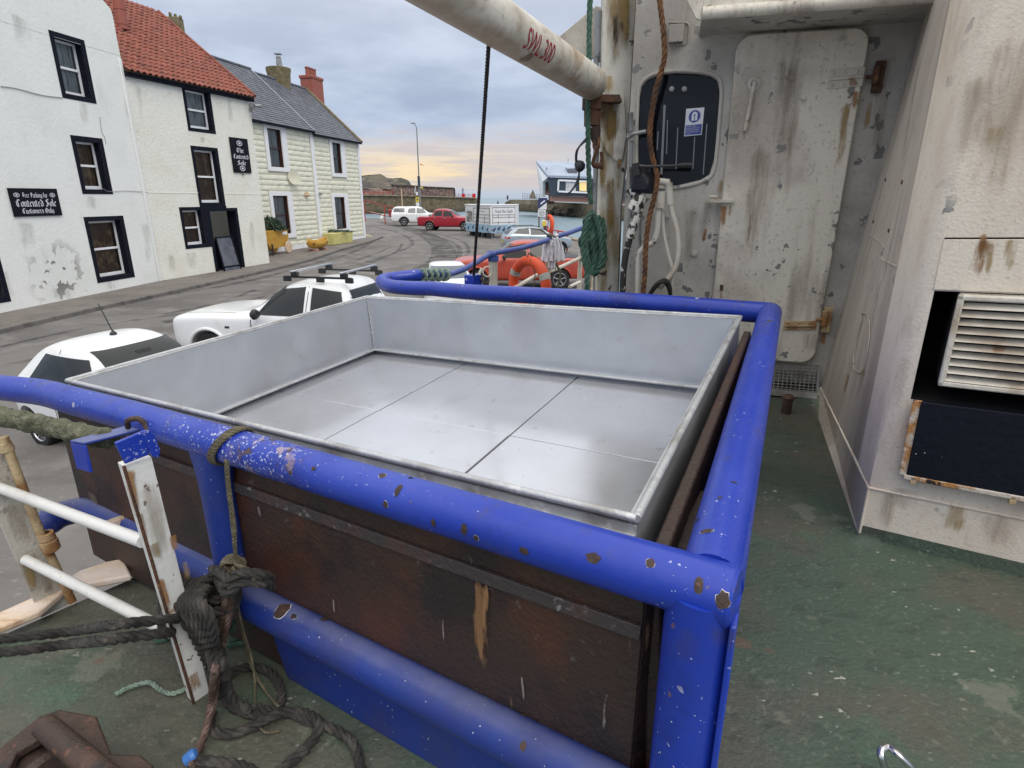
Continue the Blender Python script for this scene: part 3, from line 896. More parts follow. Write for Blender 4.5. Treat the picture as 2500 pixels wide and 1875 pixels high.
# tyre marks: thin worn films on the street
m = bpy.data.materials.new('tyre_mark')
m.use_nodes = True
t = m.node_tree
b_ = t.nodes['Principled BSDF']
b_.inputs['Base Color'].default_value = (.045, .043, .045, 1)
b_.inputs['Roughness'].default_value = .8
tr = nd(t, 'ShaderNodeBsdfTransparent')
g_ = nd(t, 'ShaderNodeNewGeometry')
nn = nd(t, 'ShaderNodeTexNoise', i_Scale=1.4, i_Detail=6.)
t.links.new(g_.outputs['Position'], nn.inputs['Vector'])
ff = maprange(t, nn.outputs[0], .35, .72, .08, .55)
mx = nd(t, 'ShaderNodeMixShader')
t.links.new(ff, mx.inputs[0])
t.links.new(tr.outputs[0], mx.inputs[1])
t.links.new(b_.outputs[0], mx.inputs[2])
t.links.new(mx.outputs[0], t.nodes['Material Output'].inputs[0])
M['tyre_mark'] = m
for i, (pp, w_) in enumerate([([Z3(250, 1030), Z3(560, 1110), Z3(720, 1190), Z3(790, 1280), Z3(760, 1380), Z3(640, 1440)], 1.5),
               ([Z3(130, 1060), Z3(380, 1120), Z3(500, 1180), Z3(500, 1240), Z3(330, 1310), Z3(60, 1400)], .28),
               ([Z3(60, 1420), Z3(300, 1330), Z3(400, 1270), Z3(430, 1220)], .2), ([Z3(-60, 1380), Z3(130, 1330), Z3(330, 1250)], .2),
               ([Z3(600, 1120), Z3(850, 1200), Z3(930, 1290), Z3(860, 1390), Z3(700, 1450)], .3), ([Z3(560, 1090), Z3(900, 1180), Z3(1000, 1260), Z3(960, 1360)], .25),
               ([F_(0, 450), F_(700, 330), F_(1250, 190), F_(1700, 60), Z3(200, 1180)], .28), ([F_(0, 620), F_(500, 510), F_(820, 400)], .22), ([F_(0, 690), F_(140, 670)], .5),
               ([B3(0, 460), B3(500, 350), B3(1100, 260), B3(1500, 170)], .16), ([B3(0, 560), B3(200, 520), B3(420, 430)], .14)]):
    strip('tyre_mark', pp, w_, 'tyre_mark', .005 + i * .0012, street)

# double line by the corner, bay lines, drain
strip('road_line', [H_(150, 1200), H_(230, 1240), H_(290, 1300)], .12, 'paint_yellow', .02, street)
strip('road_line', [H_(170, 1190), H_(265, 1230), H_(330, 1300)], .12, 'paint_yellow', .021, street)
strip('bay_line', [H_(120, 820), H_(180, 800), H_(420, 850), H_(650, 900)], .14, 'paint_line', .019, street)
strip('bay_line', [H_(450, 850), H_(415, 925)], .3, 'paint_line', .022, street)
strip('bay_line', [H_(410, 950), H_(490, 948)], .5, 'paint_line', .023, street)


# ------------------------------------------------------------------ facades
class Fac:
    def __init__(s, O, E):
        s.O = V(O)
        s.U = (V(E) - V(O))
        s.U.z = 0
        s.L = s.U.length
        s.U.normalize()
        s.N = V((s.U.y, -s.U.x, 0))

    def uz(s, p):
        q = pl(p, s.O, s.N)
        return (q - s.O).dot(s.U), q.z

    def __call__(s, u, z, d=0):
        q = s.O + s.U * u + s.N * d
        q.z = z
        return q

    def rect(s, c):
        p = [s.uz(q) for q in c]   # TL TR BR BL
        return ((p[0][0] + p[3][0]) / 2, (p[2][1] + p[3][1]) / 2, (p[1][0] + p[2][0]) / 2, (p[0][1] + p[1][1]) / 2)

    def box(s, mb, u0, z0, u1, z1, d0, d1):
        return mb.hexa([s(u0, z0, d0), s(u0, z0, d1), s(u1, z0, d1), s(u1, z0, d0), s(u0, z1, d0), s(u0, z1, d1), s(u1, z1, d1), s(u1, z1, d0)])


def wall_holes(F, u0, u1, z0, z1, holes, depth, mb=None, n_extra=0):
    mb = mb or MB()
    us = sorted(set([u0, u1] + [h[0] for h in holes] + [h[2] for h in holes]))
    zs = sorted(set([z0, z1] + [h[1] for h in holes] + [h[3] for h in holes]))
    for a, b in zip(us, us[1:]):
        for c, d in zip(zs, zs[1:]):
            m_ = ((a + b) / 2, (c + d) / 2)
            if any(h[0] < m_[0] < h[2] and h[1] < m_[1] < h[3] for h in holes):
                continue
            mb.add([F(a, c), F(b, c), F(b, d), F(a, d)], [(0, 1, 2, 3)])
    return mb


def reveal(F, h, depth):
    mb = MB()
    a, c, b, d = h
    mb.add([F(a, c), F(b, c), F(b, d), F(a, d), F(a, c, -depth), F(b, c, -depth), F(b, d, -depth), F(a, d, -depth)],
           [(0, 4, 5, 1), (1, 5, 6, 2), (2, 6, 7, 3), (3, 7, 4, 0)])
    return mb


def window(F, h, parent, depth=.2, fr='white_frame', band=None, bw=.14, bdep=.012, sash=.075, back='curtain', rev='black_paint', fname='window', nbars=1):
    a, c, b, d = h
    wn = reveal(F, h, depth + .05).build('window_reveal', rev, parent, smooth=False)
    if band:
        mb = MB()
        F.box(mb, a - bw, c - bw, b + bw, c, .001, bdep)
        F.box(mb, a - bw, d, b + bw, d + bw, .001, bdep)
        F.box(mb, a - bw, c, a, d, .001, bdep)
        F.box(mb, b, c, b + bw, d, .001, bdep)
        mb.build('window_surround', band, parent, smooth=False)
    mb = MB()
    s_ = sash
    d0, d1 = -depth - .03, -depth + .03
    e_ = .003
    F.box(mb, a + e_, c + e_, b - e_, c + s_ * 1.5, d0, d1)
    F.box(mb, a + e_, d - s_, b - e_, d - e_, d0, d1)
    F.box(mb, a + e_, c + s_ * 1.5, a + s_, d - s_, d0, d1)
    F.box(mb, b - s_, c + s_ * 1.5, b - e_, d - s_, d0, d1)
    zm = (c + d) / 2
    F.box(mb, a + s_, zm - s_ / 2, b - s_, zm + s_ / 2, d0, d1 + .012)
    w_ = mb.build(fname, fr, parent, bevel=.006, smooth=False)
    for (z0, z1) in ((c + s_ * 1.5, zm - s_ / 2), (zm + s_ / 2, d - s_)):
        mb = MB()
        mb.add([F(a + s_, z0, d0 + .02), F(b - s_, z0, d0 + .02), F(b - s_, z1, d0 + .02), F(a + s_, z1, d0 + .02)], [(0, 1, 2, 3)])
        mb.build('pane', 'glass', w_, smooth=False)
    if back:
        mb = MB()
        n = 24
        vs_, fs_ = [], []
        for i in range(n + 1):
            u = a + (b - a) * i / n
            dd = -depth - .09 + .03 * math.sin(i * 1.9) + .012 * math.sin(i * 5.1)
            vs_ += [F(u, c, dd), F(u, d, dd)]
        for i in range(n):
            fs_.append((2 * i, 2 * i + 2, 2 * i + 3, 2 * i + 1))
        mb.add(vs_, fs_)
        mb.build('curtain', back, w_)
    return w_


# facade lines on the ground
g0 = gp(K(0, 685))
g1 = gp(K(350, 612))
F1 = Fac(g0 + (g0 - g1) * 1.1, g1)
g2 = gp(K(583, 573))
F2 = Fac(g1, g2)
y1 = gp(K(788, 517))
y0 = gp(K(622, 545))
F3 = Fac(y0 + (y0 - y1) * .42, y1)
print('F1', F1.O, F1.L, 'F2', F2.O, F2.L, 'F3', F3.O, F3.L)

# ---- left house: white gabled front
H1 = thing('white_gable_house', F1(F1.L / 2, zg(15)), 'tall white rendered gable house with black window surrounds and a parking sign', 'house')
ub = F1.L
ztop = F1.uz(Z1(628, 290))[1]
w1 = F1.rect([Z1(265, 195), Z1(405, 215), Z1(432, 488), Z1(330, 470)])
W1 = F1.rect([Z1(245, 150), Z1(428, 205), Z1(485, 525), Z1(315, 495)])
W2 = F1.rect([Z1(357, 685), Z1(518, 700), Z1(570, 985), Z1(415, 980)])
W3 = F1.rect([Z1(425, 1098), Z1(625, 1092), Z1(680, 1405), Z1(490, 1432)])
ur = F1.uz(Z1(12, 1425))[0]
W0 = (ur - 1.25, W3[1] - .1, ur + .1, W3[3] - .1)
print('W1', W1, W2, W3, ztop)
bw = .15
holes = [(q[0] + bw, q[1] + bw, q[2] - bw, q[3] - bw) for q in (W0, W1, W2, W3)]
zb = -.5
mb = wall_holes(F1, 0, ub, zb, ztop, holes, .2)
# gable top, stepped skew on the right
skew = [F1.uz(Z1(*q)) for q in ((628, 290), (612, 200), (604, 130), (590, 90), (560, 45), (520, 0))]
g_top = skew[-1][1] + 3.0
pk = skew[-1][0] - 2.6
poly = [F1(0, ztop)] + [F1(ub, ztop)] + [F1(min(u, ub - .02), z) for u, z in skew[1:]] + [F1(pk, g_top), F1(0, g_top - 2)]
mb.add(poly, [tuple(range(len(poly)))])
DB = 8.
# side / back / roof slabs to make it a volume
mb.add([F1(0, zb), F1(0, zb, -DB), F1(0, g_top - 2, -DB), F1(0, g_top - 2)], [(0, 1, 2, 3)])
mb.add([F1(ub, zb), F1(ub, ztop), F1(ub, ztop, -DB), F1(ub, zb, -DB)], [(0, 1, 2, 3)])
mb.add([F1(0, zb, -DB), F1(ub, zb, -DB), F1(ub, g_top, -DB), F1(0, g_top, -DB)], [(0, 1, 2, 3)])
tp = [(ub, ztop)] + [(min(u, ub - .02), z) for u, z in skew[1:]] + [(pk, g_top), (0, g_top - 2)]
for (a, b), (c, d) in zip(tp, tp[1:]):
    mb.add([F1(a, b), F1(c, d), F1(c, d, -DB), F1(a, b, -DB)], [(0, 1, 2, 3)])
mb.build('wall', 'render_cool', H1, smooth=False)
for i, h in enumerate(holes):
    window(F1, h, H1, .27, band='black_paint', bw=bw, back=('room_warm' if i in (2, 3) else 'curtain'))
for pa, pb2, w_ in ((Z1(20, 1350), Z1(60, 1580), .6), (Z1(560, 1410), Z1(570, 1490), .9), (Z1(730, 1100), Z1(760, 1440), .5), (Z1(460, 985), Z1(470, 1090), .5), (Z1(420, 500), Z1(430, 680), .5), (Z1(120, 1110), Z1(150, 1300), .7), (Z1(640, 300), Z1(660, 700), .5), (Z1(300, 1450), Z1(310, 1540), 1.6), (Z1(100, 60), Z1(130, 330), .8)):
    stain(pl(pa, F1.O, F1.N), pl(pb2, F1.O, F1.N), w_, F1.N, 'stain_damp', H1)
# wire along the wall
mb = MB()
mb.tube(cr([F1(*F1.uz(Z1(*q)), .02) for q in ((0, 437), (80, 448), (180, 475), (250, 488), (315, 495))], 4), .012, 6)
mb.build('cable', 'slot_grey', H1)
mb = MB()
mb.tube(cr([F1(*F1.uz(Z1(*q)), .02) for q in ((520, 955), (540, 968), (570, 970), (640, 966), (770, 975))], 4), .008, 6)
mb.build('cable', 'slot_grey', H1)
mb = MB()
mb.tube(cr([F1(*F1.uz(Z1(*q)), .01) for q in ((505, 590), (512, 660), (530, 700), (535, 730))], 4), .008, 6)
mb.build('cable', 'slot_grey', H1)
# corner strip between the two fronts
mb = MB()
F1.box(mb, ub - .16, zb, ub - .02, ztop - .1, .001, .05)
mb.build('corner_margin', 'render_cool', H1, bevel=.02)

# sign: free parking
S1 = F1.rect([Z1(33, 952), Z1(282, 955), Z1(308, 1090), Z1(68, 1098)])
sg = thing('parking_sign', F1(S1[0], S1[1]), 'black sign reading Free Parking for Contented Sole Customers Only on white wall', 'sign')
mb = MB()
F1.box(mb, *S1, .01, .05)
mb.build('sign_board', 'sign_black', sg, bevel=.005)
put = lambda u, z, l=0: F1(u, z, .054 + l)
cx_, hh, ww = (S1[0] + S1[2]) / 2, S1[3] - S1[1], S1[2] - S1[0]
mb = MB()
black_text(mb, 'Free Parking for', put, ww * .52, hh * .17, cx_, S1[3] - hh * .24)
black_text(mb, 'Contented Sole', put, ww * .84, hh * .26, cx_, S1[3] - hh * .52)
black_text(mb, 'Customers Only', put, ww * .66, hh * .19, cx_, S1[3] - hh * .80)
mb.build('lettering', 'letter', sg, smooth=False)


def fish_emblem(F, cu_, cz_, r, par, d=.054):
    mb = MB()
    for k in range(3):
        o = []
        for i in range(16):
            a = 2 * math.pi * i / 16
            o.append(F(cu_ + r * 1.2 * math.cos(a) * (1, .8, .42)[k], cz_ + r * math.sin(a) * (.8, .6, .3)[k], d + .001 * k))
        if k != 1:
            mb.add(o, [tuple(range(16))])
    mb.build('fish_emblem', 'letter', par, smooth=False)
    mb = MB()
    mb.add([F(cu_ + r * 1.2 * math.cos(a) * .8, cz_ + r * math.sin(a) * .56, d + .001) for a in [2 * math.pi * i / 16 for i in range(16)]], [tuple(range(16))])
    mb.build('emblem_field', 'sign_black', par, smooth=False)


fish_emblem(F1, S1[0] + ww * .13, S1[3] - hh * .24, hh * .1, sg)
fish_emblem(F1, S1[2] - ww * .13, S1[3] - hh * .24, hh * .1, sg)

# ---- pub: cream render, pantile roof
H2 = thing('pantile_roof_pub', F2(F2.L / 2, zg(22)), 'cream rendered pub with orange pantile roof and black painted doorway', 'pub')
ze = (F2.uz(Z1(645, 345))[1] + F2.uz(Z1(1290, 512))[1]) / 2
W4 = F2.rect([Z1(918, 425), Z1(1065, 460), Z1(1090, 680), Z1(952, 660)])
W5 = F2.rect([Z1(965, 737), Z1(1105, 750), Z1(1138, 1045), Z1(1008, 1040)])
W6 = F2.rect([Z1(908, 1048), Z1(1025, 1048), Z1(1060, 1252), Z1(937, 1260)])
DO = F2.rect([Z1(1065, 1072), Z1(1190, 1066), Z1(1230, 1352), Z1(1103, 1378)])
print('pub', ze, W4, W5, W6, DO)
bw = .13
h4 = [(q[0] + bw, q[1] + bw, q[2] - bw, q[3] - bw) for q in (W4, W5, W6)]
door = (DO[0], zg(23) + .12, DO[2], DO[3])
mb = wall_holes(F2, 0, F2.L, zb, ze, h4 + [door], .2)
mb.add([F2(F2.L, zb), F2(F2.L, zb, -DB), F2(F2.L, ze, -DB), F2(F2.L, ze)], [(0, 1, 2, 3)])
# roof geometry from the verge line
q_ = pl(Z1(720, 0), F2(F2.L + .1, 0), F2.U)
e_pt = F2(F2.L + .1, ze, .18)
run = (e_pt - q_).dot(F2.N)
pit = (q_.z - ze) / run
pit = min(max(pit, .75), 1.25)
print('pitch', pit, run)
RR = 4.6
zr_ = ze + RR * pit
mb.add([F2(F2.L, ze, 0), F2(F2.L, ze, -2 * RR), F2(F2.L, zr_ - .15, -RR)], [(0, 1, 2)])
mb.add([F2(0, zb, -2 * RR), F2(F2.L, zb, -2 * RR), F2(F2.L, ze, -2 * RR), F2(0, ze, -2 * RR)], [(3, 2, 1, 0)])
mb.build('wall', 'render_warm', H2, smooth=False)
for i, h in enumerate(h4):
    window(F2, h, H2, .24, band='black_paint', bw=bw, back=('curtain' if i < 1 else 'room_warm'))
for pa, pb2, w_ in ((Z1(1020, 690), Z1(1030, 735), .5), (Z1(960, 1265), Z1(980, 1400), .8), (Z1(860, 1280), Z1(880, 1420), .6), (Z1(1270, 1100), Z1(1285, 1340), .4), (Z1(1265, 570), Z1(1275, 680), .25), (Z1(700, 400), Z1(720, 700), .3), (Z1(1160, 480), Z1(1170, 680), .5)):
    stain(pl(pa, F2.O, F2.N), pl(pb2, F2.O, F2.N), w_, F2.N, 'stain_damp', H2)
mb = MB()
mb.tube([F2(.02, F2.uz(Z1(780, 975))[1], .0), F2(F2.uz(Z1(1005, 978))[0], F2.uz(Z1(1005, 978))[1], .0)], .015, 6)
mb.tube([F2(F2.uz(Z1(1140, 980))[0], F2.uz(Z1(1140, 980))[1], .0), F2(F2.L - .02, F2.uz(Z1(1320, 985))[1], .0)], .015, 6)
mb.build('render_joint', 'render_warm', H2)
# painted doorway
mb = MB()
F2.box(mb, W6[2], W6[1] + .0, DO[0], DO[3] + .13, .001, .014)
F2.box(mb, DO[0], DO[3], DO[2] + .13, DO[3] + .13, .001, .016)
F2.box(mb, DO[0] - .16, zb, DO[0], W6[1], .001, .0135)
F2.box(mb, DO[2], zb, DO[2] + .13, DO[3], .001, .015)
F2.box(mb, W5[0], DO[3] + .13, W5[2] + .02, W5[1], .001, .013)
mb.build('door_surround', 'black_paint', H2, smooth=False)
reveal(F2, door, .5).build('door_recess', 'black_paint', H2, smooth=False)
mb = MB()
F2.box(mb, door[0] - .1, zb, door[2] + .25, door[1], -.5, .32)
mb.build('door_step', 'pave', H2, bevel=.02)
# gutter board and roof underlay
mb = MB()
F2.box(mb, -.02, ze - .18, F2.L + .14, ze - .02, .02, .16)
mb.build('eaves_board', 'black_paint', H2, smooth=False)
mb = MB()
sl_ = lambda u, s_, l=0: F2(u, ze + s_ * math.sin(math.atan(pit)) + l * math.cos(math.atan(pit)), .22 - s_ * math.cos(math.atan(pit)) + l * math.sin(math.atan(pit)))
SL = (RR + .2) / math.cos(math.atan(pit))
mb.hexa([sl_(0, 0, -.06), sl_(F2.L + .1, 0, -.06), sl_(F2.L + .1, SL, -.06), sl_(0, SL, -.06), sl_(0, 0), sl_(F2.L + .1, 0), sl_(F2.L + .1, SL), sl_(0, SL)])
mb.hexa([F2(0, ze - .06, -2 * RR - .2), F2(F2.L + .1, ze - .06, -2 * RR - .2), F2(F2.L + .1, zr_ - .03, -RR), F2(0, zr_ - .03, -RR),
         F2(0, ze, -2 * RR - .2), F2(F2.L + .1, ze, -2 * RR - .2), F2(F2.L + .1, zr_ + .03, -RR), F2(0, zr_ + .03, -RR)])
roof2 = mb.build('roof', 'box_wood', H2, smooth=False)
# pantile
TWd, TL = .245, .30
ncol = int((F2.L + .1) / TWd)
TWd = (F2.L + .1) / ncol
nrow = int(SL / TL) + 1


def tile_verts(u0, s0, wob=0):
    vs_ = []
    for j, (s_, l) in enumerate(((s0 - .05, .075 + wob), (s0 + TL, .03 + wob))):
        for i in range(8):
            x = i / 7
            vs_.append(sl_(u0 + x * TWd * 1.06, s_, l + .035 * math.sin(x * 2 * math.pi - .6)))
    vs_ += [q - F2.N * .0 - V((0, 0, .025)) for q in vs_[:8]]
    fs_ = [(i, i + 1, 9 + i, 8 + i) for i in range(7)] + [(16 + i, 17 + i, i + 1, i) for i in range(7)]
    return vs_, fs_


rest = MB()
cnt = 0
tme = None
base0 = sl_(0, 0)
for r in range(nrow):
    for c in range(ncol):
        if cnt < 290:
            if tme is None:
                tb = MB()
                a, b = tile_verts(0, 0)
                tb.add([q - base0 for q in a], b)
                o = tb.build('pantile', 'pantile', roof2, world=False)
                tme = o.data
            else:
                o = bpy.data.objects.new('pantile', tme)
                col.objects.link(o)
                o.parent = roof2
            o.location = sl_(c * TWd, r * TL, random.uniform(-.004, .006)) - V(H2.location)
            cnt += 1
        else:
            a, b = tile_verts(c * TWd, r * TL, random.uniform(-.004, .006))
            rest.add(a, b)
tag(rest.build('pantiles_upper', 'pantile', roof2), kind='stuff')
mb = MB()
for i in range(24):
    mb.tube([sl_(F2.L + .1, i * SL / 24, .07), sl_(F2.L + .1, (i + 1.08) * SL / 24, .085)], [.075, .065], 10)
mb.build('verge_tiles', 'pantile', roof2)
# flue pipe by the skew and far chimney
_rn = (sl_(0, 0, 1) - sl_(0, 0, 0)).normalized()
fp = [pl(Z1(625, 150), sl_(0, 0, .03), _rn)]
fp.append(fp[0] + V((0, 0, 3.2)))
mb = MB()
mb.tube(resample(fp, .3), .20, 14)
for i in range(6):
    q = fp[0].lerp(fp[1], .05 + i * .16)
    mb.tube([q, q + V((0, 0, .04))], .215, 14)
mb.build('flue_pipe', 'red_chim', H2)
mb = MB()
cpt = dy(Z1(895, 175), 34.)
mb.box(cpt, (.62, .6, 1.5))
for k in range(3):
    mb.tube([cpt + V((-.18 + .25 * k, 0, .7)), cpt + V((-.18 + .25 * k, 0, 1.0 - k * .07))], .08, 8)
mb.build('chimney', 'stone_chim', H2, bevel=.05)
# flood light
ql = F2(*F2.uz(Z1(1265, 540)), .05)
mb = MB()
mb.tube([ql, ql + F2.N * .2], .03, 8)
mb.tube([ql + F2.N * .2 + V((0, 0, .02)), ql + F2.N * .25 + F2.U * .35 + V((0, 0, .05))], [.06, .1], 10)
mb.tube([ql + F2.N * .15 - F2.U * .05, ql + F2.N * .22 - F2.U * .28], [.05, .09], 10)
mb.box(ql - V((0, 0, .12)), (.14, .14, .16))
fl = mb.build('flood_light', 'grey_metal', None)
tag(fl, 'small grey twin floodlight under the eaves corner of the pub', 'lamp')
# hanging sign
S2 = F2.rect([Z1(1158, 692), Z1(1250, 706), Z1(1267, 878), Z1(1178, 872)])
sg = thing('pub_sign', F2(S2[0], S2[1]), 'upright black sign reading The Contented Sole high on the pub corner', 'sign')
mb = MB()
F2.box(mb, *S2, .02, .06)
mb.build('sign_board', 'sign_black', sg, bevel=.005)
cx_, hh, ww = (S2[0] + S2[2]) / 2, S2[3] - S2[1], S2[2] - S2[0]
mb = MB()
put = lambda u, z, l=0: F2(u, z, .064 + l)
black_text(mb, 'The', put, ww * .42, hh * .13, cx_, S2[3] - hh * .35)
black_text(mb, 'Contented', put, ww * .84, hh * .13, cx_, S2[3] - hh * .53)
black_text(mb, 'Sole', put, ww * .5, hh * .13, cx_, S2[3] - hh * .71)
mb.build('lettering', 'letter', sg, smooth=False)
fish_emblem(F2, cx_, S2[3] - hh * .15, ww * .13, sg, .064)
fish_emblem(F2, cx_, S2[1] + hh * .13, ww * .13, sg, .064)
mb = MB()
mb.tube([F2(cx_, S2[1], .04), F2(cx_, S2[1] - .1, .04)], .035, 10)
mb.build('sign_lamp', 'grey_metal', sg)
# notice in pub window
ab = thing('menu_board', F2((DO[0] * .7 + DO[2] * .3), door[1], .1), 'dark chalkboard leaning open in the pub doorway', 'chalkboard')
u0, u1 = DO[0] + .1, DO[0] + (DO[2] - DO[0]) * .72
zt = F2.uz(Z1(1100, 1202))[1]
for k, (d0_, d1_) in enumerate(((.25, -.02), (-.3, -.06))):
    mb = MB()
    mb.hexa([F2(u0, door[1] + .01, d0_), F2(u1, door[1] + .01, d0_), F2(u1, door[1] + .01, d0_ - .025), F2(u0, door[1] + .01, d0_ - .025), F2(u0 + .03, zt, d1_), F2(u1 - .03, zt, d1_), F2(u1 - .03, zt, d1_ - .025), F2(u0 + .03, zt, d1_ - .025)])
    mb.build('board', 'slate' if k == 0 else 'black_paint', ab, smooth=False)
mb = MB()
for (a, b) in (((u0, door[1] + .02, .255), (u0 + .03, zt, -.012)), ((u1, door[1] + .02, .255), (u1 - .03, zt, -.012)), ((u0 + .03, zt, -.012), (u1 - .03, zt, -.012)), ((u0 + .01, door[1] + .2, .23), (u1 - .01, door[1] + .2, .23))):
    mb.beam(F2(*a), F2(*b), .05, .05)
mb.build('frame', 'black_paint', ab, smooth=False)

# ---- yellow houses
def rect3(c):
    return F3.rect([Z2(*q) for q in c])


WA, WAo = rect3([(415, 587), (515, 602), (524, 855), (440, 848)]), rect3([(393, 558), (535, 578), (572, 885), (420, 878)])
WB, WBo = rect3([(457, 1043), (560, 1047), (575, 1308), (478, 1300)]), rect3([(432, 1015), (583, 1018), (615, 1335), (465, 1330)])
WC, WCo = rect3([(855, 685), (915, 692), (922, 895), (868, 892)]), rect3([(838, 657), (935, 668), (955, 922), (852, 915)])
WD, WDo = rect3([(872, 1052), (945, 1056), (950, 1270), (884, 1268)]), rect3([(857, 1028), (962, 1032), (980, 1296), (868, 1298)])
um = (F3.uz(Z2(722, 620))[0] + F3.uz(Z2(772, 1340))[0]) / 2
zeL = (F3.uz(Z2(345, 545))[1] + F3.uz(Z2(745, 612))[1]) / 2
zeR = (F3.uz(Z2(735, 632))[1] + F3.uz(Z2(1050, 690))[1]) / 2
print('F3', um, zeL, zeR, WA, WB, WC, WD, F3.L)
HY = []
names = ['pale yellow blockwork house with slate roof and satellite dish, beside the pub', 'pale yellow blockwork end house with red chimney at the street corner']
for hi, (ua, ub_, ze_, wins) in enumerate(((0, um, zeL, ((WA, WAo), (WB, WBo))), (um, F3.L, zeR, ((WC, WCo), (WD, WDo))))):
    HH = thing('yellow_house', F3((ua + ub_) / 2, zg(35)), names[hi], 'house', 'pair of yellow houses')
    HY.append(HH)
    hl = [q[0] for q in wins]
    mb = wall_holes(F3, ua, ub_, zb, ze_, hl, .2)
    RD = 3.7
    TH = math.atan(.90)
    zr3 = ze_ + RD * math.tan(TH)
    ends = [ub_] if hi else [ua, ub_]
    mb.add([F3(ua, zb), F3(ua, ze_), F3(ua, ze_, -2 * RD), F3(ua, zb, -2 * RD)], [(0, 1, 2, 3)])
    mb.add([F3(ub_, zb), F3(ub_, zb, -2 * RD), F3(ub_, ze_, -2 * RD), F3(ub_, ze_)], [(0, 1, 2, 3)])
    for q in (ua, ub_):
        mb.add([F3(q, ze_), F3(q, ze_, -2 * RD), F3(q, zr3, -RD)], [(0, 1, 2)])
    mb.add([F3(ua, zb, -2 * RD), F3(ub_, zb, -2 * RD), F3(ub_, ze_, -2 * RD), F3(ua, ze_, -2 * RD)], [(3, 2, 1, 0)])
    wall = mb.build('wall', 'mortar', HH, smooth=False)
    # rock-faced cream blocks
    BW_, BH_ = .78, .285
    meshes = []
    for k in range(4):
        b2 = MB()
        nx, nz = 6, 4
        vs_, fs_ = [], []
        for j in range(nz + 1):
            for i in range(nx + 1):
                x, z_ = i / nx, j / nz
                edge = min(x, 1 - x, z_, 1 - z_)
                d_ = .012 + (random.uniform(.015, .042) if edge > 0 else 0)
                vs_.append(F3.U * ((x - .5) * (BW_ - .006)) + V((0, 0, (z_ - .5) * (BH_ - .022))) + F3.N * d_)
        for j in range(nz):
            for i in range(nx):
                a = j * (nx + 1) + i
                fs_.append((a, a + 1, a + nx + 2, a + nx + 1))
        b2.add(vs_, fs_)
        o_ = b2.build('block', 'block', None, world=False)
        meshes.append(o_.data)
        bpy.data.objects.remove(o_)
    cnt = 0
    rest = MB()
    rows = int((ze_ - zg(36)) / BH_)
    trims = [(q[1][0] - .03, q[1][1] - .02, q[1][2] + .03, q[1][3] + .02) for q in wins]
    for r in range(rows + 1):
        z_ = ze_ - .1 - BH_ / 2 - r * BH_
        if z_ < zg(36) + .35:
            break
        u = ua + (.14 if hi == 0 else .2) + (BW_ / 2 if r % 2 else 0) - BW_ / 2
        while u < ub_ - .25:
            a, b = max(u, ua + .02), min(u + BW_, ub_ - .22)
            # clip against window surrounds
            segs = [(a, b)]
            for t_ in trims:
                if t_[1] - BH_ / 2 < z_ < t_[3] + BH_ / 2:
                    ns = []
                    for (p, q) in segs:
                        if q <= t_[0] or p >= t_[2]:
                            ns.append((p, q))
                        else:
                            if p < t_[0]:
                                ns.append((p, t_[0]))
                            if q > t_[2]:
                                ns.append((t_[2], q))
                    segs = ns
            for (p, q) in segs:
                if q - p < .08:
                    continue
                me_ = random.choice(meshes)
                if cnt < 298:
                    o = bpy.data.objects.new('block', me_)
                    col.objects.link(o)
                    o.parent = wall
                    o.location = F3((p + q) / 2, z_) - V(HH.location)
                    sx = (q - p) / BW_
                    if sx < .98:      # a cut block gets a mesh of its own
                        mm = me_.copy()
                        for v_ in mm.vertices:
                            s0 = V(v_.co).dot(F3.U)
                            v_.co = V(v_.co) + F3.U * (s0 * (sx - 1))
                        o.data = mm
                    cnt += 1
                else:
                    vs_ = [F3((p + q) / 2, z_) + V(v_.co) + F3.U * (V(v_.co).dot(F3.U) * ((q - p) / BW_ - 1)) for v_ in me_.vertices]
                    rest.add(vs_, [tuple(f.vertices) for f in me_.polygons])
            u += BW_
    if rest.v:
        tag(rest.build('blocks_lower', 'block', wall), kind='stuff')
    mb = MB()
    F3.box(mb, ua, zb, ub_, zg(36) + .38, .001, .03)
    mb.build('plinth', 'white_trim', HH, smooth=False)
    for (h, ho) in wins:
        mb = MB()
        F3.box(mb, ho[0], ho[1], ho[2], h[1], .001, .075)
        F3.box(mb, ho[0], h[3], ho[2], ho[3], .001, .065)
        F3.box(mb, ho[0], h[1], h[0], h[3], .001, .07)
        F3.box(mb, h[2], h[1], ho[2], h[3], .001, .07)
        mb.build('window_surround', 'white_trim', HH, bevel=.01)
        window(F3, h, HH, .12, fr='brown_frame', rev='brown_frame', sash=.06, back='curtain')
    mb = MB()
    if hi == 0:
        F3.box(mb, ub_ - .16, zb, ub_ + .16, ze_ - .02, .001, .09)
        mb.build('corner_margin', 'white_trim', HH, bevel=.015)
    else:
        F3.box(mb, ub_ - .20, zb, ub_ + .06, ze_ - .05, .002, .09)
        F3.box(mb, ub_ + .005, zb, ub_ + .09, ze_ - .05, -.3, -.002)
        mb.build('corner_margin', 'white_trim', HH, bevel=.015)
    # roof
    eo = .28
    s3 = lambda u, s_, l=0, ze_=ze_: F3(u, ze_ + s_ * math.sin(TH) + l * math.cos(TH), eo - s_ * math.cos(TH) + l * math.sin(TH))
    SLn = (RD + eo) / math.cos(TH)
    mb = MB()
    mb.hexa([s3(ua, 0, -.08), s3(ub_ + .06, 0, -.08), s3(ub_ + .06, SLn, -.08), s3(ua, SLn, -.08), s3(ua, 0), s3(ub_ + .06, 0), s3(ub_ + .06, SLn), s3(ua, SLn)])
    zq = zr3 + .2
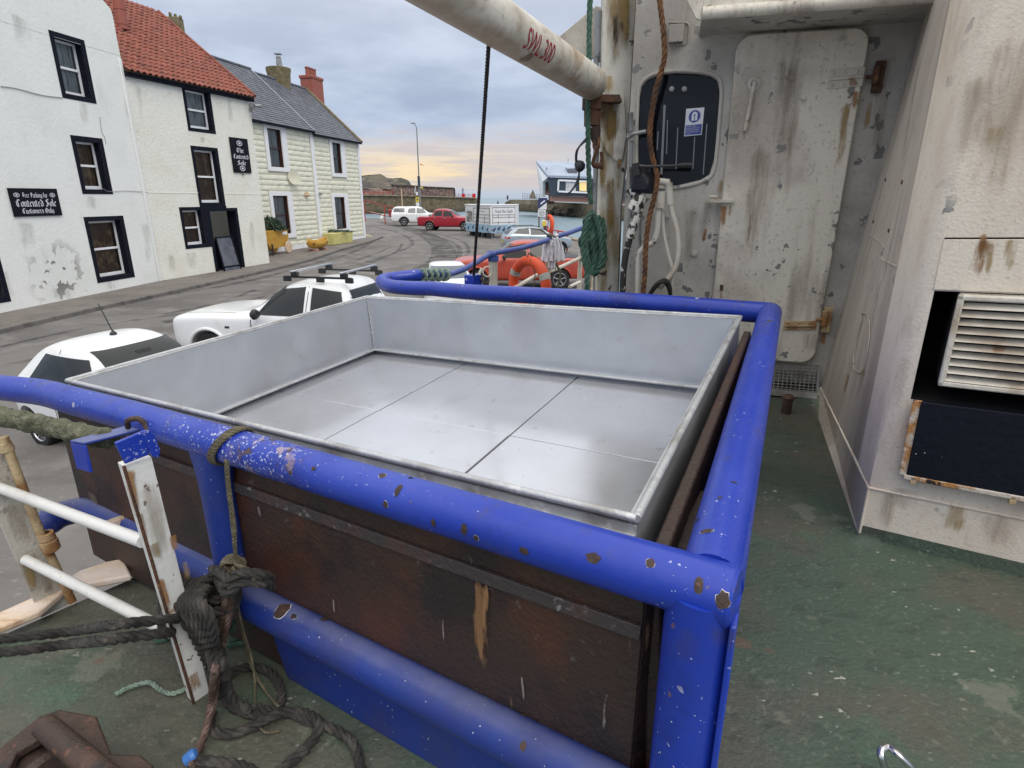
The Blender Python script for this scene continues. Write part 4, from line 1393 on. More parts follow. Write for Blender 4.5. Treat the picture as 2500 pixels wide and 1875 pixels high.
    mb.add([F3(ua, ze_, -2 * RD - .2), F3(ub_ + .06, ze_, -2 * RD - .2), F3(ub_ + .06, zq, -RD - .01), F3(ua, zq, -RD - .01)], [(3, 2, 1, 0)])
    roof = mb.build('roof', 'slate', HH, smooth=False)
    mb = MB()
    SWd, SEx = .32, .21
    for r in range(int(SLn / SEx)):
        u = ua - (SWd / 2 if r % 2 else 0)
        while u < ub_ + .05:
            a, b = max(u, ua) + .006, min(u + SWd, ub_ + .06) - .006
            if b - a > .05:
                l0, l1 = .034 + random.uniform(-.004, .006), .012
                mb.add([s3(a, r * SEx - .02, l0), s3(b, r * SEx - .02, l0 + random.uniform(-.004, .004)), s3(b, (r + 1) * SEx, l1), s3(a, (r + 1) * SEx, l1),
                        s3(a, r * SEx - .02, l0 - .018), s3(b, r * SEx - .02, l0 - .018)], [(0, 1, 2, 3), (4, 5, 1, 0)])
            u += SWd
    tag(mb.build('slates', 'slate', roof, smooth=False), kind='stuff')
    mb = MB()
    mb.beam(F3(ua, ze_ - .05, .26), F3(ub_ + .04, ze_ - .05, .26), .12, .13)
    mb.build('gutter', 'black_paint', HH, smooth=False)
    mb = MB()
    mb.tube([s3(ua, SLn, .03), s3(ub_ + .06, SLn, .03)], .09, 10)
    mb.build('ridge', 'slate', HH)
    if hi == 0:
        mb = MB()
        a, b = s3(ub_, 0, .05), s3(ub_, SLn, .05)
        mb.beam(a, b, .10, .03, up=(s3(0, 0, 1) - s3(0, 0, 0)))
        mb.build('flashing', 'lead', HH, smooth=False)
        c0 = pl(Z2(502, 250), F3(0, 0, -RD - .1), F3.N)
        cc = dy(Z2(502, 230), 0 + c0.y)
        mb = MB()
        mb.lathe([(.72, -1.2), (.70, -.6), (.74, .2), (.80, .42), (.80, .58), (.6, .62), (.0, .64)], c0, (0, 0, 1), 10)
        mb.build('chimney', 'stone_chim', HH)
        mb = MB()
        mb.tube([c0 + V((.1, 0, .6)), c0 + V((.1, 0, 1.25))], [.2, .16], 10)
        mb.box(c0 + V((.1, 0, 1.4)), (.4, .4, .05))
        mb.build('chimney_pot', 'grey_metal', HH)
    else:
        c0 = pl(Z2(727, 338), F3(0, 0, -RD), F3.N)
        mb = MB()
        mb.obox(c0, F3.U * .72, F3.N * .48, V((0, 0, .85)))
        mb.obox(c0 + V((0, 0, .82)), F3.U * .78, F3.N * .53, V((0, 0, .10)))
        mb.build('chimney', 'red_chim', HH, bevel=.03)
        for k in range(3):
            q = c0 + F3.U * (-.42 + .42 * k) + V((0, 0, .9))
            mb = MB()
            mb.tube([q, q + V((0, 0, .5)), q + V((0, 0, .5)), q + V((0, 0, .58))], [.16, .145, .18, .18], 12)
            mb.build('chimney_pot', 'red_chim', HH)
        mb = MB()
        a, b = s3(ub_ + .05, -.02, .05), s3(ub_ + .05, SLn, .05)
        mb.beam(a, b, .26, .14, up=(s3(0, 0, 1) - s3(0, 0, 0)))
        mb.build('gable_coping', 'stone_chim', HH, bevel=.03)
# dish
qd = F3(*F3.uz(Z2(578, 925)), .1)
mb = MB()
mb.lathe([(.0, .02), (.2, .035), (.36, .08), (.40, .11), (.36, .10), (.2, .05), (.0, .035)], qd + F3.N * .1, (F3.N + V((.3, -.9, .35))), 20)
mb.tube([qd - F3.N * .08, qd + F3.N * .1], .025, 8)
tag(mb.build('satellite_dish', 'mortar', None), 'round cream satellite dish between the yellow house windows', 'satellite dish')
mb = MB()
q = F3(*F3.uz(Z2(678, 1040)), .12)
mb.lathe([(.0, -.12), (.12, -.1), (.17, 0), (.12, .1), (.0, .14)], q, (0, 0, 1), 10)
mb.lathe([(.05, .1), (.14, .13), (0, .22)], q, (0, 0, 1), 10)
tag(mb.build('wall_lantern', 'timber', None), 'small orange lantern on the yellow house wall', 'lantern')
mb = MB()
q = F3(*F3.uz(Z2(767, 1032)), .15)
mb.box(q, (.16, .2, .14))
mb.tube([q, q - F3.N * .12], .02, 6)
tag(mb.build('wall_lamp', 'grey_metal', None), 'small grey bulkhead lamp right of the white house margin', 'lamp')

# pavement
kp = [gp(S_(*q)) for q in ((-150, 850), (0, 814), (190, 769), (300, 744), (465.6, 707), (652, 664), (746, 641), (830, 613), (905, 592))]
kp.insert(0, kp[0] + (kp[0] - kp[1]) * 2)
corner = F3(F3.L, 0, 0)
kp.append(V((corner.x + 1.0, corner.y + 1.5, 0)))
inner = [F1(-1, 0, 0), F1(F1.L, 0, 0), F2(F2.L, 0, 0), V(F3(0, 0, 0)), F3(F3.L, 0, 0), F3(F3.L, 0, 0) + F3.U * 1.5]
KH = .11
mb = MB()
P0 = kp
n = len(P0)
bm = bmesh.new()
outl = [(p.x, p.y) for p in P0] + [(p.x - .4, p.y) for p in inner[::-1]]
vv = [bm.verts.new((x, y, 0)) for x, y in outl]
bm.faces.new(vv)
bmesh.ops.triangulate(bm, faces=bm.faces[:])
for yy in [8 + 4 * i for i in range(14)]:
    bmesh.ops.bisect_plane(bm, geom=bm.verts[:] + bm.edges[:] + bm.faces[:], plane_co=(0, yy, 0), plane_no=(0, 1, 0))
for q in bm.verts:
    q.co.z = zg(q.co.y) + KH
bmesh.ops.recalc_face_normals(bm, faces=bm.faces[:])
if sum(f.normal.z for f in bm.faces) < 0:
    bmesh.ops.reverse_faces(bm, faces=bm.faces[:])
me = bpy.data.meshes.new('pavement')
bm.to_mesh(me)
bm.free()
me.materials.append(M['pave'])
pv = bpy.data.objects.new('pavement', me)
col.objects.link(pv)
tag(pv, 'narrow cracked grey pavement in front of the houses', kind='structure')
PP = resample([V((p.x, p.y, 0)) for p in kp], .9)
for a, b in zip(PP, PP[1:]):
    a2, b2 = V((a.x, a.y, zg(a.y) + KH - .068)), V((b.x, b.y, zg(b.y) + KH - .068))
    mb = MB()
    d = (b2 - a2)
    mb.beam(a2 + d * .01, b2 - d * .01, .14, .15)
    mb.build('kerb_stone', 'kerb', pv, bevel=.012)

# planters
def foliage(c, sx, sy, sz, n, name, parent, m='leaf', size=.07):
    mb = MB()
    for i in range(n):
        a = random.uniform(0, 6.28)
        r = math.sqrt(random.random())
        h = random.random()
        rr = r * (1 - .4 * h * h)
        p = c + V((math.cos(a) * rr * sx, math.sin(a) * rr * sy, h * sz * (1 - .35 * r) * random.uniform(.7, 1.1)))
        d = V((random.uniform(-1, 1), random.uniform(-1, 1), random.uniform(.1, 1.3))).normalized() * size * random.uniform(.7, 1.6)
        s_ = d.orthogonal().normalized() * size * .32
        mb.add([p - s_, p + s_, p + d + s_ * .3, p + d * 1.2, p + d - s_ * .3], [(0, 1, 2, 3, 4)])
    return tag(mb.build(name, m, parent, smooth=False), kind='stuff')


def on_pave(p):
    q = gp(p, KH)
    return q


pb, pe = on_pave(P_(330, 560)), on_pave(P_(560, 575))
q = on_pave(P_(430, 520))
bar = thing('barrow_planter', q, 'yellow wheeled barrow planter full of dark greenery', 'planter')
ax = F3.U
ay = F3.N
Lb, Hb = 1.75, .95
mb = MB()
c = q + ay * .25 + V((0, 0, .1))
a0, a1 = c - ax * Lb * .62, c + ax * Lb * .48
poly = [a0 + V((0, 0, Hb + .25)), a1 + V((0, 0, Hb + .25)), a1 + ax * .08 + V((0, 0, Hb * .85)), a1 - ax * .25 + V((0, 0, .32)), a0 + ax * .3 + V((0, 0, .22)), a0 + V((0, 0, .6))]
mb.prism([p - ay * .05 for p in poly], -ay * .75)
mb.build('barrow_body', 'yellow_paint', bar, bevel=.02)
for k in (0, 1):
    w_ = a1 - ax * .2 + V((0, 0, .24)) + ay * (.04 - .9 * k)
    mb = MB()
    mb.lathe([(.0, -.04), (.3, -.04), (.32, 0), (.3, .04), (.0, .04)], w_, ay, 20)
    mb.build('wheel', 'timber' if k == 0 else 'yellow_paint', bar)
    mb = MB()
    mb.beam(a0 + ax * .35 + V((0, 0, .5)) + ay * (-.02 - .75 * k), a0 + ax * .35 + V((0, 0, -.1)) + ay * (-.02 - .75 * k), .08, .08, up=ax)
    mb.build('leg', 'rust_dark', bar)
foliage(c - ax * .1 - ay * .42 + V((0, 0, Hb + .2)), .85, .42, .8, 900, 'greenery', bar, size=.13)
mb = MB()
mb.obox(a1 - ax * .28 + V((0, 0, Hb + .06)) - ay * .04, ax * .22, ay * .006, V((0, 0, .08)))
mb.build('name_plate', 'sign_white', bar)

q = on_pave(P_(1130, 450))
bt = thing('boat_planter', q, 'small orange yellow boat-shaped planter by the wall', 'planter')
c = q + ay * .1
mb = MB()
sec = []
nS, nT = 11, 9
for i in range(nS):
    x = -1 + 2 * i / (nS - 1)
    wd = .36 * (1 - abs(x) ** 2.6 * .85)
    zk = .12 + .16 * x * x
    zt = .55 + .22 * abs(x) ** 2.5
    for j in range(nT):
        a = math.pi * j / (nT - 1)
        sec.append(c + ax * (x * 1.05) + ay * (wd * math.cos(a)) + V((0, 0, zt - (zt - zk) * math.sin(a) ** .7)))
fs_ = [(i * nT + j, i * nT + j + 1, (i + 1) * nT + j + 1, (i + 1) * nT + j) for i in range(nS - 1) for j in range(nT - 1)]
mb.add(sec, fs_)
ob = mb.build('boat_hull', 'yellow_paint', bt)
so_ = ob.modifiers.new('thick', 'SOLIDIFY')
so_.thickness = .03
mb = MB()
mb.obox(c + V((0, 0, .42)), ax * .8, ay * .24, V((0, 0, .04)))
mb.build('soil', 'soil', bt)
mb = MB()
for x in (-.5, .5):
    mb.obox(c + ax * x + V((0, 0, .06)), ax * .08, ay * .3, V((0, 0, .06)))
mb.build('block_support', 'pink_stone', bt)

q = on_pave(P_(1580, 330))
tr_ = thing('trough_planter', q, 'long pale yellow trough planter at the house corner', 'planter')
mb = MB()
c = q - ay * .2
X_, Y_, Z_ = ax * 1.35, ay * .36, V((0, 0, .36))
mb.hexa([c - X_ * .97 - Y_ * .9, c + X_ * .97 - Y_ * .9, c + X_ * .97 + Y_ * .9, c - X_ * .97 + Y_ * .9, c - X_ - Y_ + Z_ * 2, c + X_ - Y_ + Z_ * 2, c + X_ + Y_ + Z_ * 2, c - X_ + Y_ + Z_ * 2])
mb.build('trough_body', 'yellow_paint2', tr_, bevel=.03)
foliage(c + Z_ * 2, 1.2, .28, .18, 500, 'greenery', tr_, size=.07)

# ------------------------------------------------------------------ vehicles
def eval_mesh(o):
    dg = bpy.context.evaluated_depsgraph_get()
    return bpy.data.meshes.new_from_object(o.evaluated_get(dg))


def make_car(name, loc, heading, label, cat, st, paint, wheels, side_wins, screens, seams=(), lights=(), extras=None, wr=.35, scale=1., rim='alloy', spokes=5, handles=(), group=None, glass='glass_car', clad=None, rimk=1.):
    """st: stations (x from nose, half width, floor z, belt z, roof half width, top z); local +x is the tail"""
    root = thing(name, loc, label, cat, group, rz=heading)
    root.scale = scale if isinstance(scale, tuple) else (scale,) * 3
    mb = MB()
    vs_, fs_ = [], []
    npt = 0
    for (x, w_, zf, zb_, wt, zt) in st:
        half = [(w_ * .82, zf), (w_ * .97, zf + .08), (w_, zf + (zb_ - zf) * .45), (w_ * .995, zb_ - .05), (w_ * .965, zb_), (wt + (w_ - wt) * .12, zt - (zt - zb_) * .16), (wt * .86, zt), (wt * .4, zt + .02)]
        ring = [(-y_, z_) for y_, z_ in half] + [(y_, z_) for y_, z_ in half[::-1]]
        npt = len(ring)
        vs_ += [V((x, y_, z_)) for y_, z_ in ring]
    m_ = len(st)
    for i in range(m_ - 1):
        for k in range(npt):
            k2 = (k + 1) % npt
            fs_.append((i * npt + k, (i + 1) * npt + k, (i + 1) * npt + k2, i * npt + k2))
    fs_.append(tuple(range(npt)))
    fs_.append(tuple((m_ - 1) * npt + k for k in range(npt))[::-1])
    mb.add(vs_, fs_)
    body = mb.build('body', paint, root, world=False, ang=60)
    bpy.context.view_layer.update()
    ss = body.modifiers.new('sub', 'SUBSURF')
    ss.levels = ss.render_levels = 2
    ss.subdivision_type = 'CATMULL_CLARK'
    full = eval_mesh(body)
    bmm = bmesh.new()
    bmm.from_mesh(full)
    bmesh.ops.recalc_face_normals(bmm, faces=bmm.faces[:])
    bvh = BVHTree.FromBMesh(bmm)
    # wheel wells cut out
    cut = MB()
    for (wx, wy) in wheels:
        for s_ in (-1, 1):
            cut.tube([(wx, s_ * (wy - .36), wr), (wx, s_ * (wy + .3), wr)], wr * 1.17, 28)
    co = cut.build('cut', 'dark', None)
    co.parent = root
    bo = body.modifiers.new('cut', 'BOOLEAN')
    bo.object = co
    bo.operation = 'DIFFERENCE'
    bo.solver = 'EXACT'
    fin_ = eval_mesh(body)
    body.modifiers.clear()
    old = body.data
    body.data = fin_
    fin_.materials.clear()
    fin_.materials.append(M[paint])
    for p in fin_.polygons:
        p.use_smooth = True
        p.material_index = 0
    fin_.set_sharp_from_angle(angle=R(45))
    bpy.data.objects.remove(co)

    def patch(c4, axis, off=.008, nx=10, nz=6):
        if axis in 'FB' and nx == 10:
            nx, nz, off = 20, 18, .011
        pts_ = []
        for j in range(nz + 1):
            for i in range(nx + 1):
                u, v_ = i / nx, j / nz
                a = V(c4[0]).lerp(V(c4[1]), u)
                b = V(c4[3]).lerp(V(c4[2]), u)
                p = b.lerp(a, v_)
                if axis == 'L' or axis == 'R':
                    s_ = -1 if axis == 'R' else 1
                    for kz in range(16):
                        hit = bvh.ray_cast(V((p.x, s_ * 3, p.y - .02 * kz)), V((0, -s_, 0)))
                        if hit[0] is not None:
                            break
                elif axis == 'F':
                    hit = bvh.ray_cast(V((-3, p.x, p.y)), V((1, 0, 0)))
                elif axis == 'B':
                    hit = bvh.ray_cast(V((9, p.x, p.y)), V((-1, 0, 0)))
                else:
                    hit = bvh.ray_cast(V((p.x, p.y, 4)), V((0, 0, -1)))
                if hit[0] is None:
                    return None
                pts_.append(hit[0] + hit[1] * off)
        fs2 = [(j * (nx + 1) + i, j * (nx + 1) + i + 1, (j + 1) * (nx + 1) + i + 1, (j + 1) * (nx + 1) + i) for j in range(nz) for i in range(nx)]
        return pts_, fs2

    def dec(nm, c4, axis, m2, off=.008, par=root, nx=10, nz=6):
        r_ = patch([V((*q, 0)) for q in c4], axis, off, nx, nz)
        if r_ is None:
            return
        b2 = MB()
        b2.add(*r_)
        return b2.build(nm, m2, par, world=False)
    for s_ in ('L', 'R'):
        for c4 in side_wins:
            dec('side_window', c4, s_, glass, .006)
            # rubber border
        for c4 in seams:
            dec('door_seam', c4, s_, 'black_pla', .003, nx=2, nz=10)
        for c4 in handles:
            dec('door_handle', c4, s_, 'chrome', .03, nx=3, nz=2)
    for (c4, axis, m2) in screens:
        dec('windscreen', c4, axis, m2, .007)
    for (nm, c4, axis, m2) in lights:
        dec(nm, c4, axis, m2, .01, nx=6, nz=4)
    if clad:
        for s_ in ('L', 'R'):
            for (wx, wy) in wheels:
                b2 = MB()
                pp_ = []
                for i in range(17):
                    a = R(-5 + 190 * i / 16)
                    x_, z_ = wx + math.cos(a) * wr * 1.22, wr + math.sin(a) * wr * 1.22
                    sgn = 1 if s_ == 'L' else -1
                    h_ = bvh.ray_cast(V((x_, sgn * 3, z_)), V((0, -sgn, 0)))
                    if h_[0] is not None:
                        pp_.append(h_[0])
                if len(pp_) > 4:
                    b2.tube(pp_, .035, 8)
                    b2.build('arch_flare', clad, root, world=False)
    for (wx, wy) in wheels:
        for s_ in (-1, 1):
            c = V((wx, s_ * (wy - .12), wr))
            axv = V((0, s_, 0))
            b2 = MB()
            b2.lathe([(wr * .62, -.11), (wr * .9, -.115), (wr * .98, -.09), (wr, -.03), (wr, .03), (wr * .98, .09), (wr * .9, .115), (wr * .66, .11), (wr * .62, .06), (wr * .62, -.11)], c, axv, 32)
            wh = b2.build('wheel', 'black_rub', root, world=False)
            b2 = MB()
            b2.lathe([(wr * .66, .10), (wr * .60, .09), (wr * .56, .03), (wr * .2, .0), (0, .0)], c, axv, 28)
            b2.build('wheel_well', 'black_pla', wh, world=False)
            b2 = MB()
            b2.lathe([(wr * .665, .105), (wr * .63, .112), (wr * .60, .10)], c, axv, 32)
            b2.lathe([(wr * .16, .0), (wr * .15, .09), (0, .1)], c, axv, 12)
            for k in range(spokes):
                a = 2 * math.pi * k / spokes + .3
                d_ = V((math.cos(a), 0, math.sin(a)))
                t_ = V((-math.sin(a), 0, math.cos(a)))
                b2.hexa([c + d_ * wr * .12 - t_ * wr * .07 * rimk + axv * .05, c + d_ * wr * .62 - t_ * wr * .075 * rimk + axv * .07, c + d_ * wr * .62 + t_ * wr * .075 * rimk + axv * .07, c + d_ * wr * .12 + t_ * wr * .07 * rimk + axv * .05,
                         c + d_ * wr * .12 - t_ * wr * .05 * rimk + axv * .09, c + d_ * wr * .62 - t_ * wr * .055 * rimk + axv * .1, c + d_ * wr * .62 + t_ * wr * .055 * rimk + axv * .1, c + d_ * wr * .12 + t_ * wr * .05 * rimk + axv * .09])
            b2.build('rim', rim, wh, world=False)
    if extras:
        extras(root, bvh, dec)
    bmm.free()
    return root


def mirrors(root, x, z, y, m='black_pla'):
    for s_ in (-1, 1):
        b2 = MB()
        c = V((x, s_ * (y + .1), z))
        b2.lathe([(0, -.11), (.07, -.10), (.105, -.03), (.105, .04), (.06, .10), (0, .11)], c, (0, s_, .1), 14)
        b2.tube([c, c - V((.0, s_ * .14, .05))], .025, 8)
        o = b2.build('mirror', m, root, world=False)
        o.scale = (.62, 1, .95)
        o.location = (x * .38, 0, z * .05)


def place(front, heading_vec, axle_x, wy, side, scale=1.):
    """front: world point on the ground under the visible front wheel"""
    hv = V((heading_vec[0], heading_vec[1], 0)).normalized()   # nose direction
    xl = -hv                                                # local +x = towards tail
    ang = math.atan2(xl.y, xl.x)
    yl = V((-xl.y, xl.x, 0))
    o = V((front[0], front[1], 0)) - xl * axle_x * scale - yl * (wy * side * scale)
    return (o.x, o.y, zg(front[1])), ang


PICK = [(0.0, .80, .46, .92, .70, .97), (.05, .86, .38, .98, .76, 1.03), (.22, .93, .31, 1.03, .81, 1.09), (.50, .95, .30, 1.06, .83, 1.13), (.95, .955, .30, 1.09, .84, 1.16), (1.40, .95, .30, 1.10, .78, 1.18), (1.62, .95, .30, 1.12, .76, 1.21),
        (2.02, .95, .30, 1.14, .70, 1.56), (2.36, .95, .30, 1.15, .64, 1.77), (2.85, .95, .30, 1.16, .65, 1.83), (3.4, .95, .30, 1.17, .65, 1.81), (3.70, .95, .30, 1.17, .64, 1.75), (3.84, .95, .30, 1.17, .74, 1.22), (4.0, .95, .34, 1.16, .84, 1.17),
        (5.05, .94, .36, 1.15, .84, 1.17), (5.22, .90, .42, 1.12, .80, 1.14)]
PWIN = [[(2.16, 1.60), (2.78, 1.70), (2.80, 1.19), (1.84, 1.19)], [(2.90, 1.70), (3.56, 1.64), (3.66, 1.24), (2.92, 1.21)]]
PSCR = [([(-.60, 1.68), (.60, 1.68), (.70, 1.27), (-.70, 1.27)], 'F', 'glass_car'), ([(-.55, 1.66), (.55, 1.66), (.62, 1.3), (-.62, 1.3)], 'B', 'glass_car')]
PSEAM = [[(1.66, 1.14), (1.68, 1.14), (1.68, .45), (1.66, .45)], [(2.84, 1.72), (2.855, 1.72), (2.855, .45), (2.84, .45)], [(3.74, 1.6), (3.755, 1.6), (3.80, .9), (3.785, .9)]]
PH = [[(2.55, 1.08), (2.75, 1.08), (2.75, 1.04), (2.55, 1.04)], [(3.45, 1.09), (3.65, 1.09), (3.65, 1.05), (3.45, 1.05)]]


def amarok_extra(root, bvh, dec):
    mirrors(root, 2.17, 1.22, .98)
    for s_ in (-1, 1):
        b2 = MB()
        b2.beam((2.6, s_ * .62, 1.89), (4.0, s_ * .62, 1.89), .05, .04)
        for x in (2.65, 3.35, 3.95):
            b2.box((x, s_ * .62, 1.85), (.16, .05, .10))
        b2.build('roof_rail', 'black_pla', root, world=False, bevel=.01)
    for x in (2.82, 3.85):
        b2 = MB()
        b2.beam((x, -.74, 2.0), (x, .74, 2.0), .07, .035)
        bar_ = b2.build('cross_bar', 'chrome', root, world=False, bevel=.01)
        for s_ in (-1, 1):
            MB().box((x, s_ * .62, 1.945), (.13, .09, .08)).build('bar_foot', 'black_pla', bar_, world=False, bevel=.01)
    dec('tonneau', [(3.98, .78), (5.1, .78), (5.1, -.78), (3.98, -.78)], 'T', 'car_white', .01)
    for s_ in ('L', 'R'):
        dec('side_repeater', [(1.36, .93), (1.46, .93), (1.46, .89), (1.36, .89)], s_, 'black_pla', .01, nx=3, nz=2)
    dec('bonnet_seam', [(.35, .74), (1.55, .80), (1.55, .785), (.35, .725)], 'T', 'slot_grey', .004, nx=14, nz=1)
    dec('bonnet_seam', [(.35, -.725), (1.55, -.785), (1.55, -.80), (.35, -.74)], 'T', 'slot_grey', .004, nx=14, nz=1)


PICK2 = [(x + (.30 if 1.5 < x < 3.6 else .2 if 3.6 < x < 4.1 else 0), a, b, c, d, e) for x, a, b, c, d, e in PICK]
PWIN2 = [[(2.42, 1.64), (3.06, 1.71), (3.08, 1.18), (2.05, 1.17)], [(3.20, 1.70), (3.80, 1.64), (3.92, 1.26), (3.22, 1.20)]]
PSEAM2 = [[(x + (.28 if i < 2 else .2), z) for x, z in q] for i, q in enumerate(PSEAM)]
PH2 = [[(x + .28, z) for x, z in q] for q in PH]
loc, ang = (-6.8, 12.56, zg(11.5)), -.234
make_car('pickup_truck', loc, ang, 'white double cab pickup truck with silver roof bars on black rails', 'pickup truck', PICK2, 'car_white', [(.93, .93), (4.05, .93)], PWIN2, PSCR, PSEAM2,
         lights=[('headlight', [(.5, .86), (.78, .86), (.78, .7), (.5, .7)], 'F', 'lamp_clear'), ('headlight', [(-.78, .86), (-.5, .86), (-.5, .7), (-.78, .7)], 'F', 'lamp_clear'), ('grille', [(-.46, .86), (.46, .86), (.46, .6), (-.46, .6)], 'F', 'black_pla')],
         extras=amarok_extra, wr=.385, scale=1.01, handles=PH2, group='cars parked nose-on along the quay', clad='car_white')

FIAT = [(0., .55, .42, .66, .45, .70), (.10, .70, .28, .78, .55, .82), (.4, .78, .24, .86, .62, .90), (.75, .80, .24, .90, .64, .96), (.95, .81, .24, .92, .64, 1.03), (1.25, .81, .24, .94, .60, 1.27), (1.55, .81, .24, .95, .57, 1.42), (2.1, .81, .24, .96, .58, 1.48),
        (2.7, .80, .24, .97, .56, 1.42), (3.05, .79, .26, .98, .53, 1.27), (3.35, .76, .30, .95, .58, 1.02), (3.5, .68, .36, .80, .55, .86), (3.55, .6, .45, .70, .5, .74)]


def fiat_extra(root, bvh, dec):
    mirrors(root, 1.22, .98, .80, 'car_white')
    h_ = bvh.ray_cast(V((1.95, 0, 3)), V((0, 0, -1)))
    b2 = MB()
    b2.lathe([(.05, -.01), (.045, .02), (.012, .05), (.01, .06)], h_[0], (0, 0, 1), 12)
    b2.tube([h_[0] + V((0, 0, .04)), h_[0] + V((.22, 0, .40))], [.010, .007], 8)
    b2.build('aerial', 'black_pla', root, world=False)
    h2 = bvh.ray_cast(V((-3, 0, 1.27)), V((1, 0, 0)))
    if h2[0] is not None:
        b2 = MB()
        b2.obox(h2[0] + V((-.01, 0, .0)), (.06, 0, .05), (0, .10, 0), (.003, 0, -.003))
        b2.build('mirror_mount', 'black_rub', root, world=False)
    b2 = MB()
    b2.beam((1.0, -.5, 1.06), (.96, .45, 1.05), .02, .02)
    b2.build('wiper', 'black_rub', root, world=False)


fh = V((.95, -.32, 0))
rw = V((-6.45, 7.25, 0))
loc, ang = (-4.25, 7.62, zg(8) - .06), 2.79
make_car('small_hatchback', loc, ang, 'small white hatchback with roof aerial behind the blue rail', 'car', FIAT, 'car_white', [(.72, .72), (3.02, .72)],
         [[(1.50, 1.30), (2.55, 1.32), (2.80, 1.02), (1.17, .99)]],
         [([(-.52, 1.38), (.52, 1.38), (.60, 1.04), (-.60, 1.04)], 'F', 'glass_car'), ([(-.42, 1.30), (.42, 1.30), (.48, 1.06), (-.48, 1.06)], 'B', 'glass_car')],
         [[(1.02, .92), (1.035, .92), (1.035, .35), (1.02, .35)], [(2.18, 1.38), (2.195, 1.38), (2.195, .35), (2.18, .35)]],
         lights=[('tail_light', [(.48, .95), (.62, .95), (.64, .75), (.5, .75)], 'B', 'lamp_red'), ('tail_light', [(-.62, .95), (-.48, .95), (-.5, .75), (-.64, .75)], 'B', 'lamp_red')],
         extras=fiat_extra, wr=.295, scale=(.80, 1.08, 1.08), spokes=14, rimk=.55, group='cars parked nose-on along the quay')

# white car glimpsed past the rail's end
HATCH = [(0., .62, .42, .72, .5, .76), (.12, .78, .26, .84, .62, .88), (.5, .87, .24, .92, .70, .97), (.95, .89, .24, .96, .70, 1.02), (1.2, .89, .24, .98, .68, 1.07), (1.6, .89, .24, 1.0, .63, 1.32), (2.0, .89, .24, 1.01, .60, 1.47), (2.6, .89, .24, 1.02, .61, 1.50),
         (3.3, .88, .24, 1.03, .60, 1.45), (3.75, .87, .26, 1.04, .58, 1.25), (4.0, .84, .3, 1.0, .62, 1.04), (4.1, .74, .4, .8, .6, .84)]
cw = gp(J_(340, 620))
make_car('white_hatchback', (-1.752, 16.75, zg(16)), 1.73 , 'white hatchback facing the boat, only windscreen and bonnet showing over blue rail', 'car', HATCH, 'car_white', [(.8, .82), (3.35, .82)],
         [[(1.98, 1.38), (2.6, 1.42), (2.6, 1.06), (1.55, 1.05)], [(2.68, 1.42), (3.3, 1.36), (3.6, 1.1), (2.68, 1.07)]],
         [([(-.56, 1.42), (.56, 1.42), (.68, 1.08), (-.68, 1.08)], 'F', 'screen')], extras=lambda r, b, d: mirrors(r, 1.6, 1.05, .88, 'car_white'), wr=.31, scale=.9, group='cars parked nose-on along the quay')

# orange pickup
loc, ang = (-2.21, 22.36, zg(21)), .033
make_car('orange_pickup', loc, ang, 'orange red pickup truck behind the lifebuoy, nose to the left', 'pickup truck', [(x, a, b, c, d, min(e, 1.78)) for x, a, b, c, d, e in PICK], 'car_orange', [(.93, .93), (4.05, .93)], PWIN, PSCR, PSEAM,
         lights=[('headlight', [(.10, .93), (.50, .96), (.45, .80), (.10, .78)], 'R', 'lamp_clear'), ('tonneau', [(3.98, .78), (5.1, .78), (5.1, -.78), (3.98, -.78)], 'T', 'black_pla')],
         extras=lambda r, b, d: mirrors(r, 1.95, 1.22, .98), wr=.385, scale=.972, handles=PH, group='cars parked nose-on along the quay', clad='car_orange')

SUV = [(0., .62, .45, .80, .5, .84), (.12, .80, .32, .90, .64, .95), (.5, .88, .28, 1.0, .72, 1.05), (1.0, .90, .28, 1.05, .72, 1.11), (1.3, .90, .28, 1.08, .70, 1.16), (1.75, .90, .28, 1.10, .66, 1.44), (2.1, .90, .28, 1.11, .62, 1.58), (2.7, .90, .28, 1.13, .63, 1.64),
       (3.4, .89, .28, 1.16, .62, 1.61), (3.85, .88, .30, 1.18, .60, 1.50), (4.12, .86, .34, 1.14, .66, 1.20), (4.26, .82, .40, 1.0, .66, 1.04), (4.32, .74, .46, .8, .6, .84)]


def suv_extra(r_, b, dec):
    mirrors(r_, 1.65, 1.15, .9, 'car_silver')
    for s_ in (-1, 1):
        b2 = MB()
        b2.tube([(2.1, s_ * .58, 1.62), (2.3, s_ * .58, 1.68), (3.5, s_ * .58, 1.67), (3.7, s_ * .58, 1.60)], .02, 8)
        b2.build('roof_rail', 'black_pla', r_, world=False)


